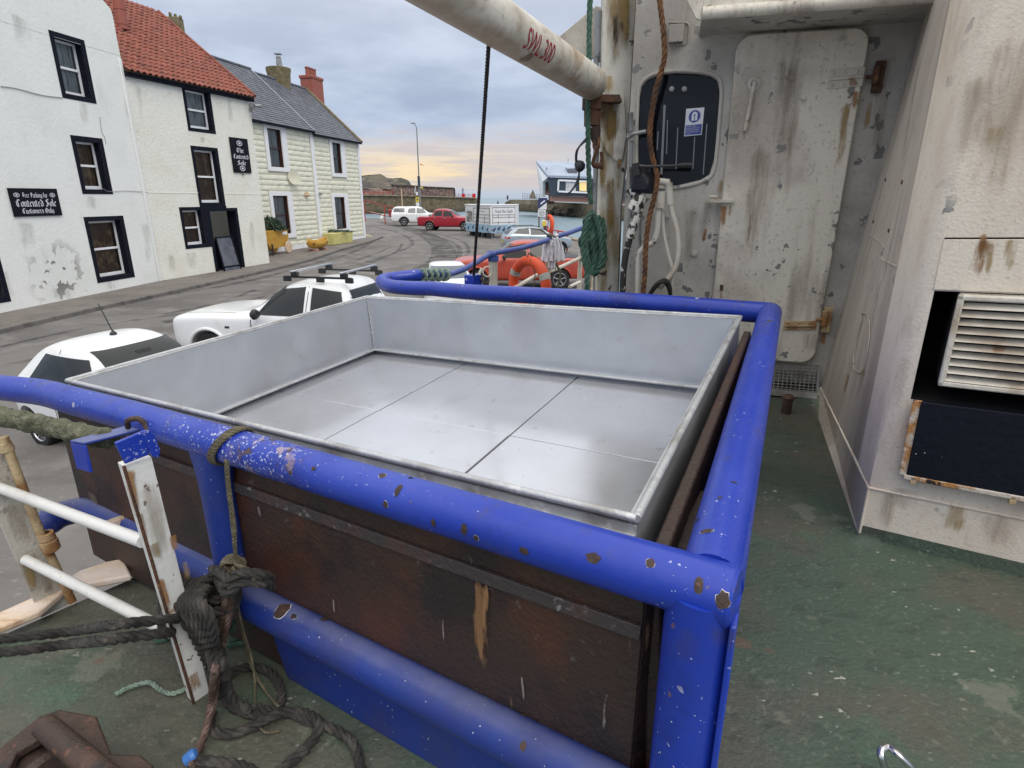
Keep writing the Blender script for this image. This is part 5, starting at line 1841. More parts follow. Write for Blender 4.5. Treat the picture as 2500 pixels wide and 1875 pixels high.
f0 = gp(G_(1830, 1100))
r0 = gp(G_(1060, 1020))
loc, ang = (3.363, 35.15, zg(34)), 3.371
print('suv', f0, r0, (f0 - r0).length)
make_car('silver_suv', loc, ang, 'silver blue compact SUV facing right by the water', 'car', SUV, 'car_silver', [(.82, .86), (3.49, .86)],
         [[(1.98, 1.50), (2.72, 1.56), (2.72, 1.17), (1.60, 1.16)], [(2.80, 1.56), (3.45, 1.50), (3.82, 1.26), (2.80, 1.20)]],
         [([(-.56, 1.52), (.56, 1.52), (.66, 1.2), (-.66, 1.2)], 'F', 'glass_car'), ([(-.5, 1.50), (.5, 1.50), (.6, 1.22), (-.6, 1.22)], 'B', 'glass_car')],
         [[(1.36, 1.08), (1.375, 1.08), (1.375, .4), (1.36, .4)], [(2.76, 1.56), (2.775, 1.56), (2.775, .4), (2.76, .4)]],
         lights=[('tail_light', [(.45, 1.08), (.74, 1.10), (.74, .95), (.45, .98)], 'B', 'lamp_red'), ('tail_light', [(-.74, 1.10), (-.45, 1.08), (-.45, .98), (-.74, .95)], 'B', 'lamp_red'), ('tail_light', [(4.0, 1.08), (4.2, 1.04), (4.2, .96), (4.0, .98)], 'L', 'lamp_red'), ('number_plate', [(-.26, .82), (.26, .82), (.26, .7), (-.26, .7)], 'B', 'sign_yellow')],
         extras=suv_extra, wr=.34, scale=.935, handles=[[(2.5, 1.06), (2.7, 1.06), (2.7, 1.02), (2.5, 1.02)], [(3.3, 1.08), (3.5, 1.08), (3.5, 1.04), (3.3, 1.04)]], clad='black_pla')

# far pickups
f0 = gp(H_(1850, 1120))
r0 = gp(H_(1295, 1115))
r0.y += 1.2
print('red pk', f0, r0, (f0 - r0).length)
loc, ang = (-3.143, 54.79, zg(54)), 2.969
make_car('red_pickup', loc, ang, 'dark red pickup truck with chrome sports bar beside the white pickup', 'pickup truck', PICK, 'car_red', [(.93, .93), (4.05, .93)], PWIN, PSCR, PSEAM,
         lights=[('tail_light', [(.72, 1.1), (.86, 1.1), (.86, .82), (.72, .82)], 'B', 'lamp_red'), ('tail_light', [(-.86, 1.1), (-.72, 1.1), (-.72, .82), (-.86, .82)], 'B', 'lamp_red'), ('bumper', [(-.8, .66), (.8, .66), (.8, .5), (-.8, .5)], 'B', 'chrome')],
         extras=lambda r, b, d: (mirrors(r, 1.95, 1.22, .98), MB().box((3.98, 0, 1.30), (.30, 1.5, .22)).build('sports_bar', 'chrome', r, world=False, bevel=.04)), wr=.4, scale=1.046, handles=PH, clad='car_red', group='pickups by the far quay')
PCAN = [q for q in PICK[:11]] + [(3.8, .95, .30, 1.17, .68, 1.80), (4.4, .95, .34, 1.16, .70, 1.82), (5.0, .94, .36, 1.15, .68, 1.80), (5.2, .92, .38, 1.14, .72, 1.30), (5.28, .88, .45, 1.0, .74, 1.04)]
r1 = gp(H_(935, 1050))
sc1 = (f0 - r0).length / 3.12
hv = (f0 - r0).normalized()
loc, ang = (-7.0, 63.6, zg(60)), 3.30
make_car('white_canopy_pickup', loc, ang, 'white pickup truck with a hard canopy over its bed, leftmost of the far vehicles', 'pickup truck', PCAN, 'car_white', [(.93, .93), (4.05, .93)],
         PWIN + [[(3.95, 1.68), (5.0, 1.66), (5.0, 1.32), (3.95, 1.30)]], PSCR, PSEAM,
         lights=[('tail_light', [(.72, 1.14), (.86, 1.14), (.86, .86), (.72, .86)], 'B', 'lamp_red'), ('tail_light', [(-.86, 1.14), (-.72, 1.14), (-.72, .86), (-.86, .86)], 'B', 'lamp_red'), ('bumper', [(-.85, .62), (.85, .62), (.85, .42), (-.85, .42)], 'B', 'black_pla')],
         wr=.4, scale=1.06, clad='black_pla', group='pickups by the far quay', glass='glass_dark')

# ------------------------------------------------------------------ seal feeding kiosk (two white cabins on a trailer)
def cabin(name, a_px, b_px, top_px, label, depth, which):
    a, b = gp(a_px), gp(b_px)
    a.z = b.z = (a.z + b.z) / 2
    F = Fac(a, b)
    zt = F.uz(top_px)[1]
    z0 = a.z + .38
    T = thing(name, (a + b) / 2, label, 'kiosk')
    L_ = F.L
    mb = MB()
    dv = V((.10, 1, 0)).normalized() * depth
    mb.hexa([F(0, z0), F(L_, z0), F(L_, z0) + dv, F(0, z0) + dv, F(0, zt), F(L_, zt), F(L_, zt) + dv, F(0, zt) + dv])
    mb.build('cabin_body', 'sign_white', T, bevel=.02)
    mb = MB()
    o3 = F.N * .04
    mb.hexa([F(-.02, zt + .002) + o3, F(L_ + .02, zt + .002) + o3, F(L_ + .02, zt + .002) + dv, F(-.02, zt + .002) + dv, F(-.02, zt + .08) + o3, F(L_ + .02, zt + .08) + o3, F(L_ + .02, zt + .08) + dv, F(-.02, zt + .08) + dv])
    mb.build('roof', 'white_trim', T, bevel=.01)
    H_t = zt - z0
    mb = MB()
    F.box(mb, .02, z0 + .01, L_ - .02, z0 + H_t * .31, .002, .012)
    mb.build('sea_panel', 'seal_blue', T, smooth=False)
    mb = MB()
    for k in range(5):       # leaping seal shapes
        u = L_ * (.12 + .19 * k)
        z = z0 + H_t * (.12 + .04 * (k % 2))
        mb.add([F(u + .16 * math.cos(t_) * (1 + .3 * math.sin(t_)), z + .30 * math.sin(t_ + .5) * (.5 + .2 * math.cos(t_)), .015) for t_ in [i * .52 for i in range(12)]], [tuple(range(12))])
    mb.build('seal_picture', 'sign_navy', T, smooth=False)
    return T, F, L_, z0, zt, H_t


T, F, L_, z0, zt, Ht = cabin('seal_kiosk', G_(190, 790), G_(612, 850), G_(400, 290), 'white kiosk cabin with picture panel and blue seal frieze, left part', 2.0, 0)
mb = MB()
F.box(mb, L_ * .05, z0 + Ht * .36, L_ * .29, z0 + Ht * .78, .004, .014)
mb.build('photo_panel', 'photo_grey', T, smooth=False)
mb = MB()
for k, zf in enumerate((.385, .54, .66, .90)):
    F.box(mb, L_ * .33, z0 + Ht * zf, L_ * .97, z0 + Ht * (zf + .02), .003, .02)
for uf in (.33, .95):
    F.box(mb, L_ * uf, z0 + Ht * .34, L_ * (uf + .02), z0 + Ht * .93, .003, .022)
F.box(mb, L_ * .76, z0 + Ht * .34, L_ * .775, z0 + Ht * .68, .003, .024)
mb.build('hatch_frame', 'slot_grey', T, smooth=False)
text_on('SEA TANKS', F(L_ * .5, z0 + Ht * .755, 0), F.U, V((0, 0, 1)), F.N, 'slot_grey', T, width=L_ * .27, height=Ht * .06, lift=.006)
text_on('Welcome to', F(L_ * .06, z0 + Ht * .81, 0), F.U, V((0, 0, 1)), F.N, 'slot_grey', T, width=L_ * .2, height=Ht * .03, lift=.006)
for uf in (.12, .62):
    mb = MB()
    mb.obox(F(L_ * uf, z0 - .22, -.5), F.U * .22, F.N * .3, V((0, 0, .16)))
    mb.build('support_block', 'black_rub', T)
mb = MB()
mb.lathe([(.2, -.1), (.33, -.1), (.35, 0), (.33, .1), (.12, .1), (0, .1)], F(L_ * .42, z0 - .05, -.25), F.N, 20)
mb.build('wheel', 'black_rub', T)
T, F, L_, z0, zt, Ht = cabin('seal_kiosk', G_(612, 850), G_(1040, 830), G_(800, 290), 'white kiosk cabin lettered Feed the Seals, right part', 2.0, 1)
mb = MB()
for zf in (.385, .57, .66, .93):
    F.box(mb, L_ * .06, z0 + Ht * zf, L_ * .95, z0 + Ht * (zf + .02), .003, .02)
for uf in (.06, .94):
    F.box(mb, L_ * uf, z0 + Ht * .34, L_ * (uf + .015), z0 + Ht * .95, .003, .022)
for uf in (.28, .70):
    F.box(mb, L_ * uf, z0 + Ht * .34, L_ * (uf + .02), z0 + Ht * .44, .003, .026)
    F.box(mb, L_ * uf, z0 + Ht * .55, L_ * (uf + .02), z0 + Ht * .70, .003, .026)
mb.build('hatch_frame', 'slot_grey', T, smooth=False)
text_on('Feed the Seals', F(L_ * .16, z0 + Ht * .74, 0), F.U, V((0, 0, 1)), F.N, 'sign_navy', T, width=L_ * .70, height=Ht * .12, shear=.35, lift=.006)
for uf in (.1, .85):
    mb = MB()
    mb.obox(F(L_ * uf, z0 - .2, -.5), F.U * .2, F.N * .3, V((0, 0, .17)))
    mb.build('support_block', 'black_rub', T)
# crowd barrier
a, b = gp(G_(625, 905)), gp(G_(850, 905))
cb = thing('crowd_barrier', (a + b) / 2, 'grey steel crowd barrier in front of the kiosk', 'barrier')
mb = MB()
F = Fac(a, b)
za = a.z
mb.tube(fillet([F(0, za + .08), F(0, za + 1.1), F(F.L, za + 1.1), F(F.L, za + .08)], .15), .022, 8)
mb.tube([F(0, za + .25), F(F.L, za + .25)], .018, 6)
mb.tube([F(.2, za + .03, -.3), F(.2, za + .2), F(.2, za + .03, .35)], .018, 6)
mb.tube([F(F.L - .2, za + .03, -.3), F(F.L - .2, za + .2), F(F.L - .2, za + .03, .35)], .018, 6)
mb.build('frame', 'grey_metal', cb)
for i in range(11):
    u = F.L * (i + 1) / 12
    MB().tube([F(u, za + .25), F(u, za + 1.1)], .008, 6).build('bar', 'grey_metal', cb)

# lamp post
lb = gp(H_(1035, 800))
lb = V((lb.x, lb.y, 0))
LY = 66.
top = dy(Z3(553, 185), LY)
lx = top.x
lb = V((lx, LY, zg(60)))
lp = thing('street_lamp', lb, 'tall thin grey street lamp with a small bent lantern head', 'street lamp')
mb = MB()
k1 = dy(Z3(562, 640), LY).z
mb.tube([lb, V((lx, LY, k1)), V((lx, LY, k1)), V((lx, LY, top.z - .3))], [.13, .11, .07, .05], 10)
mb.build('pole', 'pole_grey', lp)
mb = MB()
mb.tube([V((lx, LY, top.z - .35)), V((lx - .2, LY, top.z + .05))], .04, 8)
mb.hexa([V((lx - .62, LY - .2, top.z + .05)), V((lx - .1, LY - .12, top.z - .02)), V((lx - .1, LY + .12, top.z - .02)), V((lx - .62, LY + .2, top.z + .05)), V((lx - .62, LY - .15, top.z + .1)), V((lx - .2, LY - .15, top.z + .1)), V((lx - .2, LY + .15, top.z + .1)), V((lx - .62, LY + .15, top.z + .1))])
mb.build('lantern', 'pole_grey', lp)
for nm, px, hw, hh_, m_ in (('bin_sign', (1030, 605), .17, .24, 'sign_yellow'), ('paper_sign', (1035, 690), .17, .23, 'sign_white'), ('small_sign', (1022, 500), .11, .16, 'sign_white'), ('cabinet', (1055, 290), .11, .5, 'clad_dark')):
    q = dy(H_(*px), LY - .3)
    o = MB().box(q, (hw * 2, .1 if nm != 'cabinet' else .4, hh_ * 2)).build(nm, m_, lp)
q = dy(H_(1030, 598), LY - .4)
MB().box(q, (.13, .06, .16)).build('pictogram', 'sign_navy', lp)
a, b = dy(H_(1000, 380), LY), dy(H_(985, 490), LY)
MB().tube([a, b], .05, 8).build('bracket', 'sign_white', lp)
mb = MB()
q = dy(Z3(600, 538), LY - .2)
tag(MB().tube([q - V((.18, 0, -.06)), q + V((.2, 0, -.05))], [.05, .02], 8).build('wind_sock', 'red_sign'), 'tiny red pennant in the sky beside the lamp post', 'flag')
# thin pale post left of the lamp
a = dy(H_(760, 420), 80)
b_ = V((a.x, 80, zg(60)))
tag(MB().tube([b_, a], .065, 8).build('mooring_post', 'timber'), 'thin pale wooden post standing by the slipway', 'post')

# harbour notice, lifebuoy post, red rail
YB = 38.
sp = thing('harbour_notice', dy(G_(1425, 640), YB), 'double harbour notice board on a grey post in front of the water', 'sign')
a, b = dy(G_(1425, 420), YB), dy(G_(1425, 700), YB)
MB().tube([a, V((b.x, YB, zg(YB) - .3))], .06, 8).build('post', 'pole_grey', sp)
a2 = dy(G_(1555, 400), YB)
MB().tube([a2, V((a2.x, YB, zg(YB) - .3))], .05, 8).build('post', 'pole_grey', sp)
q = [dy(G_(*p), YB - .1) for p in ((1405, 350), (1555, 355), (1560, 160), (1412, 160))]
MB().prism(q, (0, .06, 0)).build('picture_board', 'sign_navy', sp, smooth=False)
q = [dy(G_(*p), YB - .115) for p in ((1408, 352), (1552, 354), (1555, 240))]
MB().prism(q, (0, .01, 0)).build('picture_corner', 'sign_white', sp, smooth=False)
q = [dy(G_(*p), YB - .118) for p in ((1450, 275), (1528, 215), (1520, 195), (1445, 250))]
MB().prism(q, (0, .01, 0)).build('picture_boat', 'sign_white', sp, smooth=False)
q = [dy(G_(*p), YB - .1) for p in ((1405, 478), (1535, 482), (1540, 362), (1408, 358))]
MB().prism(q, (0, .06, 0)).build('text_board', 'sign_white', sp, smooth=False)
for k, s_ in enumerate(('To all', 'boat users', 'Slipway rules', 'apply')):
    O = dy(G_(1428, 396 + 24 * k), YB - .11)
    text_on(s_, O, V((1, 0, 0)), V((0, 0, 1)), V((0, -1, 0)), 'sign_navy', sp, width=.065 * (3.4 + len(s_) * .2), height=.075)
q0 = dy(G_(1515, 610), YB)
lr = thing('lifebuoy_stand', V((q0.x, YB, zg(YB))), 'orange lifebuoy on a yellow and blue stand at the water edge', 'lifebuoy')
c = dy(G_(1595, 610), YB)
mb = MB()
mb.tube([c + V((.17 * math.cos(a), .30 * math.cos(a) * -1, .50 * math.sin(a))) for a in [2 * math.pi * i / 24 for i in range(24)]], .13, 10, closed=True)
mb.build('lifebuoy', 'orange', lr)
a, b = dy(G_(1520, 550), YB), dy(G_(1520, 690), YB)
MB().box((a + b) / 2 + V((0, .1, .12)), (.42, .3, abs(a.z - b.z) * .7)).build('housing', 'sign_white', lr, bevel=.04)
MB().box((a + b) / 2 + V((0, .1, -.55)), (.4, .28, .45)).build('housing_base', 'sticker_blue', lr, bevel=.02)
MB().box((a + b) / 2 + V((-.05, -.06, .1)), (.2, .02, .3)).build('notice', 'sign_yellow', lr)
MB().tube([V((q0.x, YB + .2, zg(YB) - .3)), V((q0.x, YB + .2, a.z))], .06, 8).build('post', 'pole_grey', lr)


def railing(name, label, tops, h, m='red_rail', cat='railing', posts=None, r=.03, rails=(1., .5), sub=None, group=None):
    T = thing(name, tops[0] - V((0, 0, h)), label, cat, group)
    mb = MB()
    for k in rails:
        MB().tube([p - V((0, 0, h * (1 - k))) for p in tops], r, 6).build('rail', m, T)
    P = resample(tops, posts or 1.8)
    for p in P:
        MB().tube([p, p - V((0, 0, h))], r * 1.1, 6).build('post', m, T)
    return T


railing('red_railing', 'short red railing beside the lifebuoy stand', [dy(G_(*p), 35.) for p in ((1650, 705), (1745, 715), (1905, 748))], 1.05, posts=2.4, rails=(1.,), r=.045)

# ------------------------------------------------------------------ far harbour
def far_wall(name, label, top_px, Y0, Y1, thick, m, zbot=WZ - 1, cap=None):
    P = [dy(p, Y0 + (Y1 - Y0) * i / (len(top_px) - 1)) for i, p in enumerate(top_px)]
    T = thing(name, V((P[0].x, P[0].y, zbot)), label, 'harbour wall')
    mb = MB()
    for a, b in zip(P, P[1:]):
        o = V((0, thick, 0))
        mb.hexa([V((a.x, a.y, zbot)), V((b.x, b.y, zbot)), V((b.x, b.y, zbot)) + o, V((a.x, a.y, zbot)) + o, a, b, b + o, a + o])
    mb.build('wall', m, T, smooth=False)
    return T, P


T, P = far_wall('harbour_wall', 'long brown weed stained harbour wall across the water', [H_(-900, 520), H_(130, 530), H_(1000, 545), H_(1655, 565), H_(2010, 580), H_(2050, 640)], 150, 205, 9, 'pier_stone')
mb = MB()
for a, b in zip(P[:4], P[1:]):
    mb.beam(a + V((0, -.1, .05)), b + V((0, -.1, .05)), .8, .3)
mb.build('coping', 'concrete', T, smooth=False)
T, P = far_wall('sea_wall', 'high rubble stone sea wall standing on the far pier', [H_(590, 350), H_(985, 372), H_(1060, 382), H_(1645, 408), H_(1655, 440)], 172, 196, 3, 'rubble', zbot=1)
mb = MB()
for a, b in zip(P[:3], P[1:4]):
    mb.beam(a, b, .8, .25)
mb.build('coping', 'rock', T, smooth=False)
q = dy(H_(1095, 400), 176)
tag(MB().box(q, (.95, .2, .45)).build('yellow_notice', 'sign_yellow'), 'small faded yellow notice on the far sea wall', 'sign')
railing('pier_railing', 'red railing in front of the dark rocks on the far pier', [dy(H_(-200, 455), 160), dy(H_(130, 455), 165), dy(H_(615, 455), 172)], 1.25, posts=1.6, r=.07, rails=(1., .66, .33), group='red railings of the far pier')
railing('pier_railing', 'red railing at the seaward end of the far pier', [dy(H_(1665, 505), 196), dy(H_(2010, 520), 203)], 1.35, posts=1.5, r=.05, rails=(1., .66, .33), group='red railings of the far pier')
for px in (1805, 1985):
    q = dy(H_(px, 540), 198)
    tag(MB().box(q, (1.0, .2, 1.35)).build('red_board', 'red_sign', bevel=.02), 'solid red board on the pier end railing, ' + ('nearer the lighthouse' if px < 1900 else 'right of the lighthouse by the wire'), 'board', 'red boards on pier railing')
q = dy(H_(1798, 500), 260)
z2 = dy(H_(1798, 395), 260).z
lh = thing('lighthouse', q, 'tiny grey lighthouse beyond the end of the far pier', 'lighthouse')
MB().tube([V((q.x, 260, WZ)), V((q.x, 260, z2 - 1.4)), V((q.x, 260, z2 - 1.2))], [.55, .45, .62], 12).build('tower', 'roof_blue', lh)
MB().tube([V((q.x, 260, z2 - 1.2)), V((q.x, 260, z2))], [.4, .12], 10).build('lantern', 'pole_grey', lh)
# slipway railing
tp = [dy(H_(-200, 540), 58), dy(H_(125, 612), 62), dy(H_(470, 705), 66), dy(H_(700, 740), 70)]
railing('slipway_railing', 'sloping red handrail running down to the slipway', tp, 2.1, posts=2.9, r=.055, rails=(1., .5))
mb = MB()
q = gp(H_(600, 900))
mb.lathe([(.0, 0), (.45, 0), (.5, .9), (.58, 1.0), (.5, 1.1), (0, 1.15)], q, (0, 0, 1), 14)
tag(mb.build('bollard', 'red_rail'), 'squat dark red bollard at the end of the slipway rail', 'bollard')
# slipway sheet
a, b, c, d = [dy(H_(*p), y) for p, y in (((-200, 700), 75), ((700, 760), 80), ((700, 900), 70), ((-200, 790), 64))]
mb = MB()
mb.add([V((a.x - 8, a.y, .2)), V((b.x, b.y, -1.6)), V((c.x, c.y, zg(c.y) - .3)), V((d.x - 8, d.y, zg(d.y) - .2))], [(3, 2, 1, 0)])
tag(mb.build('slipway', 'pave', smooth=False), 'pale slipway falling away behind the red handrail', kind='structure')

# headland
random.seed(3)
prof = [(-1400, 60), (-600, 90), (-200, 150), (110, 188), (300, 192), (490, 205), (560, 232), (620, 242), (700, 236), (830, 250), (900, 290), (960, 345), (1000, 395), (1020, 470)]
from mathutils import noise as mn
mb = MB()
Yh = 215.
nj = 22
cols_ = []
pr = []
for (a, b) in zip(prof, prof[1:]):
    for k in range(8):
        t_ = k / 8
        pr.append((a[0] + (b[0] - a[0]) * t_, a[1] + (b[1] - a[1]) * t_))
pr.append(prof[-1])
for (x, y) in pr:
    q = dy(H_(x, y), Yh)
    for j in range(nj + 1):
        t_ = j / nj
        if t_ <= .6:
            s_ = t_ / .6
            yy = Yh - 24 * (1 - s_) - 4
            zz = WZ + (q.z - WZ) * (s_ ** .75)
        else:
            s_ = (t_ - .6) / .4
            yy = Yh - 4 + 30 * s_
            zz = q.z * (1 - s_ * .9)
        nz_ = mn.fractal(V((q.x * .10, yy * .1, zz * .35)), 1., 2., 5)
        mb.v.append(V((q.x + nz_ * 1.5, yy + nz_ * 5.0, zz + nz_ * (1.2 if 0 < t_ < 1 else 0))))
for i in range(len(pr) - 1):
    for j in range(nj):
        a = i * (nj + 1) + j
        mb.f.append((a, a + nj + 1, a + nj + 2, a + 1))
tag(mb.build('headland', 'rock', smooth=False), 'dark rocky headland behind the far pier', kind='structure')

# right-hand pier and modern building
T, P = far_wall('harbour_wall', 'brown stone harbour wall below the modern building', [G_(850, 235), G_(945, 190), G_(1390, 200), G_(1560, 222), G_(1860, 240), G_(2300, 262), G_(3200, 300)], 215, 105, 14, 'pier_stone')
T['group'] = 'harbour walls'
random.seed(5)
mb = MB()
for i in range(70):
    x = random.uniform(1600, 2250)
    yb = 395 + (x - 1600) * .13
    Y_ = 150 - (x - 1600) * .035
    q = dy(G_(x, yb + random.uniform(-40, 14)), Y_)
    s_ = random.uniform(.6, 1.7)
    a = [V((random.uniform(-1, 1), random.uniform(-1, 1), random.uniform(-.7, .9))).normalized() * s_ * random.uniform(.7, 1.1) for _ in range(9)]
    bm = bmesh.new()
    for p in a:
        bm.verts.new(q + p)
    bmesh.ops.convex_hull(bm, input=bm.verts[:])
    o0 = len(mb.v)
    bm.verts.index_update()
    idx = {v_: i2 for i2, v_ in enumerate(bm.verts)}
    mb.v += [v_.co.copy() for v_ in bm.verts]
    mb.f += [tuple(o0 + idx[v_] for v_ in f.verts) for f in bm.faces]
    bm.free()
tag(mb.build('boulders', 'rock', smooth=False), 'heap of dark boulders at the foot of the harbour wall', kind='stuff')
YM = 128.
mbd = thing('modern_building', dy(I_(700, 1250), YM), 'modern harbour building with pale blue roof, slanting walls and white framed window', 'building')
D = lambda x, y, o=0: dy(I_(x, y), YM + o)
mb = MB()
mb.prism([D(630, 585), D(1800, 622), D(3000, 660), D(3000, 1180), D(1700, 1100), D(710, 1075)], (0, 10, 0))
mb.build('dark_wall', 'clad_dark', mbd, smooth=False)
a, b, c, d = D(625, 580, -.3), D(3000, 655, -.3), D(3000, 260, 12), D(315, 185, 12)
mb = MB()
mb.hexa([a, b, c, d, a + V((0, 0, .35)), b + V((0, 0, .35)), c + V((0, 0, .35)), d + V((0, 0, .35))])
mb.build('roof', 'roof_blue', mbd, smooth=False)
mb = MB()
mb.prism([D(318, 215, 12), D(625, 590, 0.2), D(500, 700, 2), D(490, 1115, 2), D(440, 1120, 11)], (.6, .5, 0))
mb.build('gable_wing', 'white_trim', mbd, smooth=False)
mb = MB()
mb.prism([D(500, 690, 3), D(690, 660, 3), D(720, 1060, 3), D(500, 1060, 3)], (0, .5, 0))
mb.build('porch_wall', 'pink_stone', mbd, smooth=False)
mb = MB()
mb.prism([D(575, 730, 2.6), D(630, 730, 2.6), D(630, 960, 2.6), D(575, 960, 2.6)], (0, .2, 0))
mb.build('door', 'brown_frame', mbd, smooth=False)
mb = MB()
mb.prism([D(715, 1080, 1), D(3000, 1150, 1), D(3000, 1330, 1), D(715, 1230, 1)], (0, 8, 0))
mb.build('base_wall', 'pink_stone', mbd, smooth=False)
f1, f2, f3, f4 = D(925, 665, -.1), D(1740, 700, -.1), D(1720, 1000, -.1), D(910, 965, -.1)
mb = MB()
for p, q in ((f1, f2), (f2, f3), (f3, f4), (f4, f1)):
    mb.beam(p, q, .35, .45, up=V((0, -1, 0)))
wf = mb.build('window_frame', 'white_trim', mbd, smooth=False)
for (xa, xb, m_) in ((945, 1105, 'clad_dark'), (1120, 1390, 'curtain'), (1400, 1480, 'clad_dark'), (1490, 1680, 'lit_room')):
    MB().prism([D(xa, 700, -.07), D(xb, 715, -.07), D(xb, 960, -.07), D(xa, 945, -.07)], (0, .03, 0)).build('pane', m_, wf, smooth=False)
mb = MB()
mb.prism([D(1175, 350, 3), D(1430, 335, 3), D(1430, 470, 2), D(1175, 460, 2)], (0, 3, 0))
mb.build('dormer', 'clad_dark', mbd, smooth=False)
for (x0, x1) in ((740, 1000), (1630, 1760)):
    q = [a.lerp(b, 0)]
    MB().hexa([D(x0 - 20, 455, 3.5), D(x1 - 25, 458, 3.5), D(x1 + 5, 270, 9), D(x0 + 10, 275, 9), D(x0 - 20, 440, 3.2), D(x1 - 25, 443, 3.2), D(x1 + 5, 262, 8.7), D(x0 + 10, 267, 8.7)]).build('solar_panel', 'lead', mbd, smooth=False)
for x, y in ((600, 345), (710, 485), (770, 550), (1130, 350), (1115, 495), (1490, 505)):
    q = D(x, y, 4)
    MB().box(q, (.3, .3, .35)).build('roof_vent', 'pole_grey', mbd)
MB().tube([D(1180, 210, 12), D(1185, 60, 12)], .06, 6).build('aerial', 'pole_grey', mbd)
railing('terrace_railing', 'grey railing of the terrace left of the modern building', [dy(G_(1145, 88), 150), dy(G_(1430, 100), 142)], 1.15, m='pole_grey', posts=1.3, r=.04, rails=(1., .5, .1))
q = dy(G_(1145, 190), 150)
q2 = dy(G_(1480, 190), 138)
mb = MB()
mb.beam(q - V((0, 0, .5)), q2 - V((0, 0, .5)), 6, 1.0)
tag(mb.build('terrace', 'concrete', smooth=False), 'grey concrete terrace step on the right-hand pier', kind='structure')
q = dy(G_(1318, 100), 152)
tag(MB().lathe([(.9, -1.0), (.55, 0), (.08, 1.0), (0, 1.1)], q, (0, 0, 1), 12).build('stone_cone', 'pier_stone'), 'pointed grey stone cone on the terrace', 'monument')
for i, (x, y0, y1_, Y_) in enumerate(((893, 120, 200, 214), (730, 215, 250, 260))):
    a, b = dy(G_(x, y0), Y_), dy(G_(x, y1_), Y_)
    mb = MB()
    mb.tube([b, a], .14, 8)
    mb.lathe([(0, -.9), (.35, -.6), (.3, .3), (0, .8)], a - V((0, 0, .5)), (0, 0, 1), 10)
    tag(mb.build('harbour_beacon', 'clad_dark'), ('dark beacon post on the end of the right pier' if i == 0 else 'small dark beacon out in the water between the piers'), 'beacon', 'harbour beacons')

# ================================================================== THE BOAT
DL = [bp(D4(*q), .04) for q in ((-500, 1100), (0, 925), (215, 845), (450, 700), (665, 640))]
print('gunwale', DL)
gd = (DL[4] - DL[1])
gd.z = 0
gd.normalize()
gl = [V((DL[1].x, DL[1].y, 0)) - gd * 4.5, V((DL[1].x, DL[1].y, 0)), V((DL[4].x, DL[4].y, 0))]
fwd2 = V((.38, .925, 0))
gl += [gl[2] + V((.30, .95, 0)).normalized() * 1.6, gl[2] + V((.30, .95, 0)).normalized() * 1.6 + fwd2 * 2.5, gl[2] + V((.30, .95, 0)).normalized() * 1.6 + fwd2 * 5 + V((.6, .3, 0))]
deckpts = gl + [V((8, 9, 0)), V((8, -3, 0))]
mb = MB()
mb.add([bz(p.x, p.y, 0) for p in deckpts], [tuple(range(len(deckpts)))[::-1]])
dk = mb.build('deck', 'deck', smooth=False)
if dk.data.polygons[0].normal.z < 0:
    dk.data.flip_normals()
tag(dk, 'worn dark green painted steel deck with chipped speckles', kind='structure')
mb = MB()
for a, b in zip(gl, gl[1:]):
    mb.add([V((a.x, a.y, WZ - 1)), V((b.x, b.y, WZ - 1)), bz(b.x, b.y, -.004), bz(a.x, a.y, -.004)], [(3, 2, 1, 0)])
tag(mb.build('hull_side', 'hull', smooth=False), 'dark side of the boat down to the water', kind='structure')
mb = MB()
perp = V((gd.y, -gd.x, 0))
Wm = [bp(D4(*q), .05) for q in ((-300, 1010), (0, 880), (200, 790), (430, 655), (560, 610), (650, 592), (692, 682), (560, 710), (370, 740), (215, 872), (0, 962), (-300, 1100))]
mb.prism(Wm, (0, 0, .035))
tag(mb.build('gunwale_timber', 'timber', bevel=.01), 'bare orange brown timber capping along the boat edge', 'timber')

